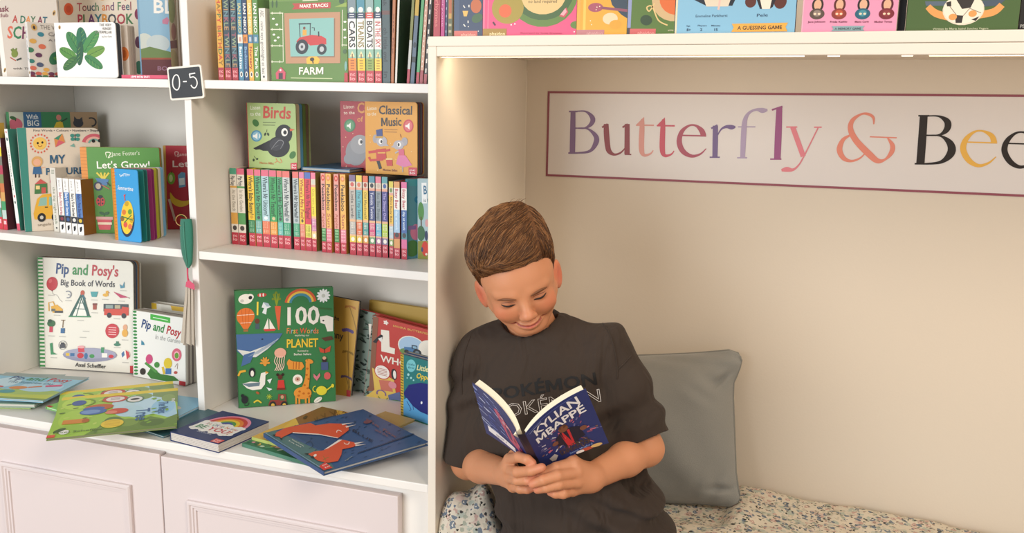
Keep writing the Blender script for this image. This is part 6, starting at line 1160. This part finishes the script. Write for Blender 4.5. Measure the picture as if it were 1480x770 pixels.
# right hand, at the viewer's left: fingers wrap over the lower spine of the book
def finger(pts, k=.0022): B.chain([(*A3(x, y, Y), r) for x, y, Y, r in pts], k)
Pm = [A3(737, 664, -.226), A3(735, 677, -.228), A3(737, 690, -.226), A3(742, 702, -.222)]
for p in Pm: B.cap(W1, p, .016, .0105, .008)
finger([(738, 664, -.228, .0088), (750, 660, -.255, .0080), (762, 664, -.264, .0074), (769, 669, -.264, .0066)])
finger([(737, 678, -.230, .0090), (748, 682, -.258, .0082), (768, 680, -.270, .0074), (783, 675.5, -.270, .0066)])
finger([(738, 690, -.228, .0088), (748, 694, -.254, .0080), (762, 694, -.260, .0072), (774, 691, -.258, .0064)])
finger([(743, 702, -.224, .0080), (752, 706, -.246, .0074), (762, 707, -.250, .0066), (770, 705, -.248, .0058)])
finger([(734, 672, -.205, .0105), (744, 658, -.205, .0095), (753, 648, -.212, .0082), (757, 640, -.222, .0068)], .005)
# left hand, at the viewer's right
Pm = [A3(828, 669, -.226), A3(833, 682, -.230), A3(833, 695, -.229), A3(827, 707, -.224)]
for p in Pm: B.cap(W2, p, .018, .0112, .009)
finger([(830, 669, -.226, .0095), (804, 676, -.248, .0086), (786, 683, -.254, .0078), (773, 688, -.252, .0068)])
finger([(834, 682, -.231, .0098), (806, 687, -.258, .0088), (786, 693, -.268, .0079), (770, 699, -.266, .0069)])
finger([(834, 696, -.230, .0094), (808, 699, -.256, .0086), (790, 704, -.262, .0077), (777, 707, -.258, .0067)])
finger([(828, 708, -.225, .0086), (814, 713, -.246, .0078), (803, 713, -.250, .0070), (796, 711, -.248, .0062)])
finger([(842, 676, -.200, .0110), (824, 664, -.202, .0098), (806, 657, -.208, .0084), (797, 654, -.214, .0070)], .005)
pts, quads = B.mesh(); pts = relax(pts, quads, 1, .45)
# skin colour: blush on cheeks, nose and ears, lips, fingertips
hl = (pts-H0)@HR
base = np.array(lin('#cb8b64')); col = np.tile(base, (len(pts), 1))
def tint(cen, rad, c, w, where=None):
    d = ((hl-np.array(cen))/np.array(rad))**2; a = np.exp(-d.sum(1))*w
    col[:] = col*(1-a[:, None])+np.array(lin(c))*a[:, None]
for s in (-1, 1):
    tint((s*.034, -.052, -.018), (.018, .018, .013), '#c4583c', .72); tint((s*.066, .012, -.018), (.010, .024, .028), '#cf6650', .8)
    tint((s*ES, -.067, .001), (.013, .01, .007), '#a8684e', .5)
tint((0, -.082, -.020), (.012, .012, .010), '#cf7a5c', .5)
a_ = np.array(MP); dm = np.min(np.linalg.norm((hl[:, None, :]-a_[None])*np.array([1, .6, 1.15]), axis=2), axis=1) if len(hl) < 0 else None
near = np.where((np.abs(hl[:, 0]) < .03) & (hl[:, 1] < -.045) & (np.abs(hl[:, 2]+.043) < .02))[0]
if len(near):
    dd = np.linalg.norm((hl[near][:, None, :]-a_[None]), axis=2); j = dd.argmin(1); dz = np.abs(hl[near][:, 2]-a_[j][:, 2]); wid = .0008+.0036*(1-np.abs(a_[j][:, 0])/.021)
    w = np.clip(1.3-dz/wid, 0, 1)*.85; col[near] = col[near]*(1-w[:, None])+np.array(lin('#b9584c'))*w[:, None]
    w = np.clip(1.2-dz/.0011, 0, 1)*.8; col[near] = col[near]*(1-w[:, None])+np.array(lin('#7c3430'))*w[:, None]
for x, y, Y in ((769, 669, -.264), (783, 675.5, -.27), (774, 691, -.258), (770, 705, -.248), (770, 699, -.266), (773, 688, -.252), (777, 707, -.258), (796, 711, -.248)):
    d = np.linalg.norm(pts-A3(x, y, Y), axis=1); w = np.exp(-(d/.009)**2)*.55; col = col*(1-w[:, None])+np.array(lin('#d87a64'))*w[:, None]
M['skin'] = printed('printed_skin', .5, sss=.12)
body = fmesh('body', pts, quads, M['skin'], boy, col)
tree_body = BVHTree.FromPolygons([tuple(p) for p in pts], [tuple(q) for q in quads])

# --- hair
HF_ = Field(H0-.135, H0+.15, .0018)
def hcut(P):
    q = (P-H0)@HR; x, y, z = q[..., 0], q[..., 1], q[..., 2]
    ph = np.degrees(np.arctan2(np.abs(x), -(y-.012))); 
    h = np.interp(ph, [0, 25, 45, 58, 68, 78, 90, 105, 125, 150, 180], [.058, .055, .043, .030, .004, -.020, -.014, .002, -.018, -.048, -.058])
    return (h-z)*.75
sv = B; B = HF_
he((0, .014, .034), (.0665, .0825, .0735), .006)
he((-.003, .006, .056), (.0655, .074, .0605), .014)
he((-.012, -.026, .074), (.050, .046, .036), .012)
he((.012, .03, .070), (.050, .052, .046), .012)
he((-.040, -.004, .062), (.027, .05, .035), .012)
def thin(P):     # the hair lies flat along its edge
    return np.clip(1+hcut(P)/.75/.024, 0, 1)**1.5*.0075
def groove(P):
    q = (P-H0)@HR; x, y, z = q[..., 0], q[..., 1], q[..., 2]
    s1 = np.sin(95*y+18*np.sin(12*x)-30*z)*np.sin(80*z+40*x); return .0010*s1+.0006*np.sin(210*y-120*x+8*np.sin(40*z))
sl, P = HF_.win(H0-.14, H0+.16); HF_.a[sl] = np.maximum(HF_.a[sl]+groove(P)+thin(P), hcut(P)); del P
B = sv
hp, hq = HF_.mesh(); hp = relax(hp, hq, 1, .4)
rng = np.random.RandomState(2)
hl2 = (hp-H0)@HR
v = rng.uniform(.2, .8, len(hp)); c0, c1 = np.array(lin('#4e311b')), np.array(lin('#774d2b'))
hcol = c0*(1-v[:, None])+c1*v[:, None]; side = np.clip((.035-hl2[:, 2])/.03, 0, 1)*.5; hcol = hcol*(1-side[:, None])+np.array(lin('#6f4c30'))*side[:, None]
M['hair'] = printed('printed_hair', .55, bump=.2, bscale=900)
hair = fmesh('hair', hp, hq, M['hair'], boy, hcol)
th = BVHTree.FromPolygons([tuple(p) for p in hp], [tuple(q) for q in hq])
m = MB(); R_ = random.Random(11); cols_ = ['#4a2e1a', '#6d4526', '#86592f', '#5c3a20', '#9a6c42', '#3e2614']
idx = rng.choice(len(hp), 6500)
for i in idx:
    q = hl2[i]
    if q[2] < -.02 and q[1] < .0: continue
    top = q[2] > .040
    L = (.030 if top else .009)*R_.uniform(.6, 1.3); n = 6 if top else 3
    p = Vector(hp[i]); path = []
    for k in range(n+1):
        loc, nor, fi, ds = th.find_nearest(p)
        if loc is None: break
        ql = HR.T@(np.array(loc)-H0)
        if top:
            cx, cy = ql[0]-.030, ql[1]-.045                 # swirl out of the crown, swept to the viewer's left and forward
            d = np.array([-.85+.35*cx/.06, -.55+.5*cy/.08, -.25]) if ql[0] < .045 else np.array([.25, -.35, -.9])
        else: d = np.array([0, .35, -.9]) if ql[1] > -.03 else np.array([.15, .1, -1.])
        d = Vector(HR@d)+Vector([R_.gauss(0, .14) for _ in range(3)]); d -= nor*d.dot(nor)
        if d.length < 1e-5: break
        path.append(loc+nor*(.0004+(.0012*math.sin(3.14*k/n) if top else .0002))); p = loc+d.normalized()*(L/n)
    if len(path) >= 3: m.tube(path, [.00055*(1-.75*k/(len(path)-1)) for k in range(len(path))], 4, R_.choice(cols_), False)
for k in range(14):                                           # stray tuft on the crown
    b = W_(R_.uniform(.012, .03), R_.uniform(.0, .03), .110); 
    loc, nor, fi, ds = th.find_nearest(Vector(b)); d = Vector(HR@np.array([R_.uniform(.1, .9), R_.uniform(-.5, .2), R_.uniform(.5, 1.)])).normalized()
    m.tube([loc-nor*.001, loc+d*.006, loc+d*.011+Vector(hx)*.003, loc+d*.013+Vector(hx)*.008], [.0005, .00045, .0003, .00015], 4, R_.choice(cols_), False)
m.build('strands', M['hair'], hair, True)

# --- brows and lashes follow the face
def onface(x, z, lift=.0004):
    o = Vector(W_(x, -.13, z)); loc, nor, fi, ds = tree_body.ray_cast(o, Vector(hy)); return loc-Vector(hy)*lift if loc else Vector(W_(x, -.06, z))
def strokes(name, curve, r, c, parent=body):
    m = MB(); P = [onface(x, z) for x, z in [tuple(p) for p in smoothline(curve, 4)]]; n = len(P)-1
    m.tube(P, [r*(.25+.75*math.sin(math.pi*(k+.4)/(n+.8))) for k in range(n+1)], 6, c); o = inv(m.build(name, M['hair'], boy, True), boy); return o
for s in (-1, 1):
    strokes('eyebrow', [(s*.0120, .0098), (s*.021, .0112), (s*.031, .0114), (s*.0400, .0090)], .0025, '#74492d')
    strokes('eyelash', [(s*.0150, -.0028), (s*.0200, -.0030), (s*.0260, -.0028), (s*.0320, -.0012), (s*.0365, .0006)], .0016, '#241712')
    m = MB(); cc = [(s*(.0160+.0055*k/1.), -.0062-.0004*math.sin(k)) for k in range(4)]
    strokes('lid_line', [(s*.0145, .0020), (s*.0215, .0040), (s*.0300, .0042), (s*.0365, .0034)], .0006, '#8a5a42')

# --- t-shirt
SH = Field((.060, -.20, .545), (.52, .085, 1.01), .0026)
rows_ = [(462, 742, 802, -.050, .040), (478, 716, 832, -.050, .050), (496, 694, 872, -.050, .062), (520, 684, 892, -.052, .072), (560, 684, 900, -.056, .082), (610, 690, 912, -.062, .088), (660, 702, 934, -.066, .092), (710, 716, 953, -.070, .094), (770, 730, 972, -.072, .096), (830, 722, 990, -.07, .10), (900, 715, 1000, -.07, .10)]
T_z, T_x, T_y, T_a, T_b = [], [], [], [], []
for y, xl, xr, Yc, b in rows_:
    l, r = A3(xl, y, Yc), A3(xr, y, Yc); T_z.append((l[2]+r[2])/2); T_x.append((l[0]+r[0])/2); T_y.append(Yc); T_a.append((r[0]-l[0])/2); T_b.append(b)
o_ = np.argsort(T_z); T_z, T_x, T_y, T_a, T_b = [np.array(q)[o_] for q in (T_z, T_x, T_y, T_a, T_b)]
def folds(P):
    x, y, z = P[..., 0], P[..., 1], P[..., 2]
    low = np.clip((.80-z)/.12, 0, 1)
    f = .0050*np.sin(52*(x-.25)+95*(z-.7)+2.2*np.sin(30*z+9*x))*low*np.clip((x-.24)/.12, -.15, 1)
    f += .0022*np.sin(120*(z-.66)-40*x+2*np.sin(25*x))*np.clip((.74-z)/.06, 0, 1)
    f += .0042*np.sin(60*(x-.3)-70*(z-.9)+1.5*np.sin(40*z))*np.clip((z-.74)/.1, 0, 1)*np.clip(np.abs(x-.25)/.10, 0, 1)
    return f
def torso(P, g=0):
    z = P[..., 2]; cx = np.interp(z, T_z, T_x); cy = np.interp(z, T_z, T_y); a = np.interp(z, T_z, T_a)-g; b = np.interp(z, T_z, T_b)-g
    q = ((np.abs(P[..., 0]-cx)/a)**2.5+(np.abs(P[..., 1]-cy)/b)**2.5)**.4; return (q-1)*np.minimum(a, b)*.85
zt_ = T_z.max()
SH.op(lambda P: np.maximum(torso(P), P[..., 2]-zt_), (.07, -.19, .55), (.5, .08, zt_), .004)
SL = ((A3(693, 522, -.052), A3(680, 660, -.084), .043, .046), (A3(880, 516, -.042), A3(925, 626, -.070), .047, .0485))
SH.cap(A3(752, 482, -.05), A3(700, 512, -.052), .030, .040, .03); SH.cap(A3(796, 478, -.048), A3(872, 506, -.042), .030, .042, .03)
for a, b, ra, rb in SL: SH.cap(a, b, ra, rb, .018)
sl, P = SH.win(SH.lo, SH.lo+SH.n*SH.vox); SH.a[sl] += folds(P).astype(np.float32); del P
for a, b, ra, rb in SL:                                        # open cuffs
    d = (b-a)/np.linalg.norm(b-a); e = b+d*.012
    SH.op(lambda P: -np.maximum(-((P-e)@d), -(np.linalg.norm(P-e, axis=-1)-.075)), e-.075, e+.075, .003, 'sub') if False else None
    SH.op(lambda P: np.maximum(-((P-e)@d), np.linalg.norm(P-(e+d*.03), axis=-1)-.066), e-.06, e+.09, .002, 'sub')
    SH.cap(b-d*.012, b+d*.05, rb-.013, rb-.0045, .004, 'sub')
SH.cap(A3(770, 476, -.052), A3(762, 440, -.06), .0435, .052, .004, 'sub')
SH.op(lambda P: .577-P[..., 2] if False else P[..., 2]-.577, (.06, -.2, .545), (.52, .085, .577), .002, 'sub')
sl, P = SH.win(SH.lo, SH.lo+SH.n*SH.vox); SH.a[sl] = np.maximum(SH.a[sl], .0752-P[..., 0]); del P     # pressed flat against the side panel
sp, sq = SH.mesh(); sp = relax(sp, sq, 2, .5)
M['shirt'] = mat('charcoal_jersey', '#382d25', .9, .25, 900, sheen=.03)
nt = M['shirt'].node_tree; nz = nt.nodes.new('ShaderNodeTexNoise'); nz.inputs['Scale'].default_value = 13; nz.inputs['Detail'].default_value = 2; nz.inputs['Distortion'].default_value = 1.4
mp = nt.nodes.new('ShaderNodeMapping'); mp.inputs['Scale'].default_value = (1.3, 1, .55); mp.inputs['Rotation'].default_value = (0, .5, 0)
tc = next(n for n in nt.nodes if n.type == 'TEX_COORD'); nt.links.new(tc.outputs['Object'], mp.inputs[0]); nt.links.new(mp.outputs[0], nz.inputs['Vector'])
b1 = next(n for n in nt.nodes if n.type == 'BUMP'); b2 = nt.nodes.new('ShaderNodeBump'); b2.inputs['Strength'].default_value = .55; b2.inputs['Distance'].default_value = .03
nt.links.new(nz.outputs['Fac'], b2.inputs['Height']); nt.links.new(b2.outputs['Normal'], b1.inputs['Normal'])
shirt = fmesh('t_shirt', sp, sq, M['shirt'], boy)
ts = BVHTree.FromPolygons([tuple(p) for p in sp], [tuple(q) for q in sq])
# ribbed collar lying round the neck
cc = A3(771, 472, -.055); m = MB(); ring = []
for k in range(41):
    t = 2*math.pi*k/40; d = RT*math.cos(t)*.0475+(FW*.83+UP*.56)*math.sin(t)*.048
    p = cc+d+UP*(.0045*math.cos(t)); ring.append(Vector(p))
m.tube(ring, .0066, 10); m.build('collar', mat('charcoal_rib', '#322c2a', .9, .4, 700), shirt, True)
for pts_ in ([(868, 463), (880, 480), (888, 505), (892, 530), (892, 548)], [(680, 486), (672, 510), (668, 540), (668, 570)], [(912, 514), (903, 524), (893, 534)]):
    P_ = []
    for x, y in smoothline(pts_, 6):
        loc, nor, fi, ds = ts.ray_cast(Vector(CAM), Vector(ray(x, y)).normalized())
        if loc is not None: P_.append(loc+nor*.0003)
    if len(P_) > 2: m = MB(); m.tube(P_, .0012, 5); m.build('seam', M['shirt'], shirt, True)
# lettering printed across the chest, once dark and once as a white outline, read from the cloth
def chest(body_, p0, p1, h, outline_, colour, m, th_):
    c = bpy.data.curves.new('t', 'FONT'); c.body = body_; c.size = 1; c.resolution_u = 2; c.offset = 0
    if outline_: c.fill_mode = 'NONE'; c.bevel_depth = .0135; c.bevel_resolution = 1
    o = bpy.data.objects.new('t', c); COL.objects.link(o); bpy.context.view_layer.update(); me = o.to_mesh()
    V = [tuple(v.co) for v in me.vertices]; F = [tuple(p.vertices) for p in me.polygons]
    if not outline_:
        V, F, x = [], [], 0
        for g in (glyph(ch, .022) for ch in body_): F += [tuple(i+len(V) for i in f) for f in g[1]]; V += [(u+x, v, 0) for u, v in g[0]]; x += g[2]
    o.to_mesh_clear(); bpy.data.objects.remove(o); bpy.data.curves.remove(c)
    bmx = bmesh.new(); vv = [bmx.verts.new(v) for v in V]
    for f in F:
        try: bmx.faces.new([vv[i] for i in f])
        except ValueError: pass
    if not outline_: bmesh.ops.subdivide_edges(bmx, edges=[e for e in bmx.edges if e.calc_length() > .12], cuts=2); bmesh.ops.triangulate(bmx, faces=bmx.faces[:])
    W = max(v[0] for v in V); dx, dy = p1[0]-p0[0], p1[1]-p0[1]; l = math.hypot(dx, dy); ux, uy = dy/l, -dx/l; out = []
    bmx.verts.ensure_lookup_table(); bmx.verts.index_update()
    for v in bmx.verts:
        x, y, z = v.co; px = p0[0]+dx*x/W+ux*y*h/.69; py = p0[1]+dy*x/W+uy*y*h/.69
        loc, nor, fi, ds = ts.ray_cast(Vector(CAM), Vector(ray(px, py)).normalized())
        if loc is None: loc = onY(px, py, -.13); nor = Vector((0, -1, 0))
        out.append(loc+nor*(.0007+z*th_))
    m.add(out, [tuple(v.index for v in f.verts) for f in bmx.faces], colour); bmx.free()
M['ink'] = printed('printed_ink', .7)
m = MB(); chest('POK\u00c9MON', (712, 579), (863, 555), 17, False, '#100d0c', m, 0); m.build('dark_lettering', M['ink'], shirt)
m = MB(); chest('POK\u00c9MON', (714, 606), (869, 580), 18.5, True, '#d6cfc8', m, .035); m.build('outline_lettering', M['ink'], shirt)

# --- trousers and shoes (below the frame): thighs over the bench edge, shins hanging
TR = Field((.08, -.46, .02), (.56, .10, .66), .005)
for hx_, kx in ((.265, .23), (.385, .41)):
    TR.chain([(hx_, -.05, .598, .046), (kx, -.36, .592, .046), (kx, -.385, .36, .045), (kx, -.385, .16, .040)], .02)
TR.ell((.325, -.04, .605), (.105, .07, .045), None, .03)
sl, P = TR.win(TR.lo, TR.lo+TR.n*TR.vox); TR.a[sl] = np.maximum(TR.a[sl], .14-P[..., 2]); del P
tp, tq = TR.mesh(); fmesh('trousers', relax(tp, tq, 2), tq, mat('dark_trousers', '#35353a', .9, .3, 500), boy)
for kx in (.23, .41):
    F_ = Field((kx-.06, -.56, .02), (kx+.06, -.30, .20), .004); F_.ell((kx, -.44, .075), (.036, .085, .030), None, .01); F_.ell((kx, -.385, .10), (.035, .04, .045), None, .02)
    fp, fq = F_.mesh(); fmesh('shoe', relax(fp, fq, 1), fq, mat('shoe_leather', '#2b2b2e', .6, .1, 200), boy)

# ---------------------------------------------------------------- the open book he holds
BKV = lambda x, y, Y: Vector(onY(x, y, Y))
ST_L, ST_R = BKV(748, 628, -.300), BKV(759, 627, -.300)
SB_L, SB_R = BKV(771, 676, -.232), BKV(785, 678, -.232)
TLc, BLc = BKV(682.5, 553, -.270), BKV(703, 626, -.200)
TRc, BRc = BKV(846.5, 561.5, -.262), BKV(880, 640, -.192)
def bez(a, c, b, u): return a*(1-u)**2+c*(2*u*(1-u))+b*u*u
RTC, RBC = BKV(789, 587, -.290), BKV(826, 655, -.222)
LTC, LBC = BKV(734, 588, -.294), BKV(745, 652, -.226)
SR = lambda u, v: bez(ST_R, RTC, TRc, u)*(1-v)+bez(SB_R, RBC, BRc, u)*v
SLf = lambda u, v: bez(ST_L, LTC, TLc, u)*(1-v)+bez(SB_L, LBC, BLc, u)*v
def nrm(S, u, v, sg):
    h = .02; sg = 1; a = S(min(u+h, 1), v)-S(max(u-h, 0), v); b = S(u, min(v+h, 1))-S(u, max(v-h, 0)); n = b.cross(a).normalized(); return n if n.dot(Vector(CAM)-S(u, v)) > 0 else -n
hb = tag(empty('paperback_book', SB_L), 'open dark blue paperback with white and gold lettering held up by the boy', 'book')
def sheet(m, S, sg, t0, t1, u0, u1, v0, v1, col, nu=16, nv=6, taper=0):
    """a curved slab between offsets t0 and t1 (positive towards the reader)"""
    vs = []
    for t in (t0, t1):
        for j in range(nv+1):
            for i in range(nu+1):
                u = u0+(u1-u0)*i/nu; v = v0+(v1-v0)*j/nv; tt = t if t == t0 else t*(1-taper*(1-u)**3); vs.append(S(u, v)-nrm(S, u, v, sg)*tt)
    N = (nu+1)*(nv+1); g = lambda l, i, j: l*N+j*(nu+1)+i; fs = []
    for j in range(nv):
        for i in range(nu):
            fs.append((g(0, i, j), g(0, i+1, j), g(0, i+1, j+1), g(0, i, j+1))); fs.append((g(1, i, j+1), g(1, i+1, j+1), g(1, i+1, j), g(1, i, j)))
    for i in range(nu): fs += [(g(0, i, 0), g(1, i, 0), g(1, i+1, 0), g(0, i+1, 0)), (g(0, i, nv), g(0, i+1, nv), g(1, i+1, nv), g(1, i, nv))]
    for j in range(nv): fs += [(g(0, 0, j), g(0, 0, j+1), g(1, 0, j+1), g(1, 0, j)), (g(0, nu, j), g(1, nu, j), g(1, nu, j+1), g(0, nu, j+1))]
    m.add(vs, fs, col)
m = MB(); NAVY = '#27336b'
sheet(m, SR, 1, 0, .0006, 0, 1, 0, 1, NAVY); sheet(m, SLf, -1, 0, .0006, 0, 1, 0, 1, NAVY)
m.add([ST_L, ST_R, SB_R, SB_L, ST_L+Vector((0, .0008, 0)), ST_R+Vector((0, .0008, 0)), SB_R+Vector((0, .0008, 0)), SB_L+Vector((0, .0008, 0))], [(0, 3, 2, 1), (4, 5, 6, 7), (0, 1, 5, 4), (2, 3, 7, 6)], '#241f2e')
def bart(m, S, sg, a):
    L = []
    for ps, c in a.L:                                           # cut the print into narrow upright strips so that it follows the bend
        q = []
        for p in ps:
            for k in range(12):
                z = [((x*12-k), y) for x, y in p]; z = clip(z)
                if len(z) >= 3: q.append([((x+k)/12, y) for x, y in z])
        L.append((q, c))
    a.L = L; a.onto(m, lambda u, v, e: S(u, v)+nrm(S, u, v, sg)*(e+.0001), step=.000006)
a = Art()
R_ = random.Random(6)
for k in range(70):
    t = R_.uniform(0, 6.283); rr_ = R_.uniform(14, 46); x, y = 54+rr_*math.cos(t), 62+rr_*.62*math.sin(t)
    if y < 36: continue
    a.line([(x, y), (x+R_.uniform(3, 9)*math.cos(t), y+R_.uniform(2, 6)*math.sin(t))], R_.uniform(1, 2.6), R_.choice(['#b9b6c4', '#8c4a6a', '#c8687c', '#6a6a94', '#7a5a54', '#c9ccd8', '#4a4a7c']))
a.text('KYLIAN', (14, 24), (88, 17), 13, '#e6e2e2', .03).text('MBAPP\u00c9', (11, 40), (90, 33), 12, '#e6e2e2', .03)
a.poly([(36, 56), (46, 48), (62, 47), (74, 52), (76, 72), (66, 74), (64, 80), (46, 80), (44, 72), (36, 70)], '#1c1c30').poly([(46, 50), (60, 49), (59, 80), (48, 80)], '#c22c34').text('FM', (50, 63), (57, 63), 4, '#e8c8c8', .03).ell(53, 44, 7, 6, '#7a4c34').ell(53, 40, 6, 3, '#5a3624').ell(34, 62, 5, 4, '#7a4c3a').ell(78, 58, 5, 4, '#7a4c3a')
a.text('FOOTBALL', (34, 86), (80, 82), 7, '#4a3c34', .03).text('SUPERSTAR', (34, 91), (80, 87.5), 5, '#4a3c34', .03).text('Simon Mugford', (46, 95.5), (80, 92.5), 3.4, '#7f9ccf').poly([(16, 84), (26, 80), (30, 86), (24, 94), (18, 92)], '#b9b0a8').ell(70, 97, 10, 3, '#b8503c').ell(84, 96, 8, 3, '#d8b070').ell(60, 98, 6, 3, '#e8e0d8')
a.line([(2, 4), (80, 3)], 1, '#4a5aa0').line([(6, 8), (30, 6)], 1.4, '#7a86b8')
bart(m, SR, 1, a)
a = Art()                       # u runs from the spine out
for k in range(40):
    x, y = R_.uniform(50, 98), R_.uniform(5, 80); a.line([(x, y), (x+R_.uniform(4, 14), y-R_.uniform(2, 6))], R_.uniform(1, 2.4), R_.choice(['#8a98c8', '#b4bcd8', '#4a5aa0', '#6a7ab8']))
a.poly([(64, 18), (70, 22), (48, 72), (10, 92), (6, 84), (30, 50)], '#b8506c').poly([(62, 26), (46, 66), (14, 84), (34, 52)], '#54365c')
for k in range(16): x = R_.uniform(18, 56); y = 92-x*1.1+R_.uniform(-4, 10); a.ell(x, y, R_.uniform(2, 5), R_.uniform(2, 4), R_.choice(['#c86a7c', '#7a2c3c', '#b89aa8', '#3c3060', '#d8a0a8']))
a.poly([(92, 76), (92, 88), (40, 96), (40, 84)], '#eae6e6')
for k in range(9): a.rect(56+k*2.6, 84, 57.2+k*2.6, 89, '#5a5a6a')
bart(m, SLf, -1, a)
m.build('cover', M['print'], hb).matrix_parent_inverse = Matrix.Translation(-SB_L)
for S, sg in ((SR, 1), (SLf, -1)):
    m = MB(); sheet(m, S, sg, .0008, .0115, .03, .975, .012, .985, '#eadfc4', taper=.55); o = m.build('page_block', M['printpage'], hb); o.matrix_parent_inverse = Matrix.Translation(-SB_L)
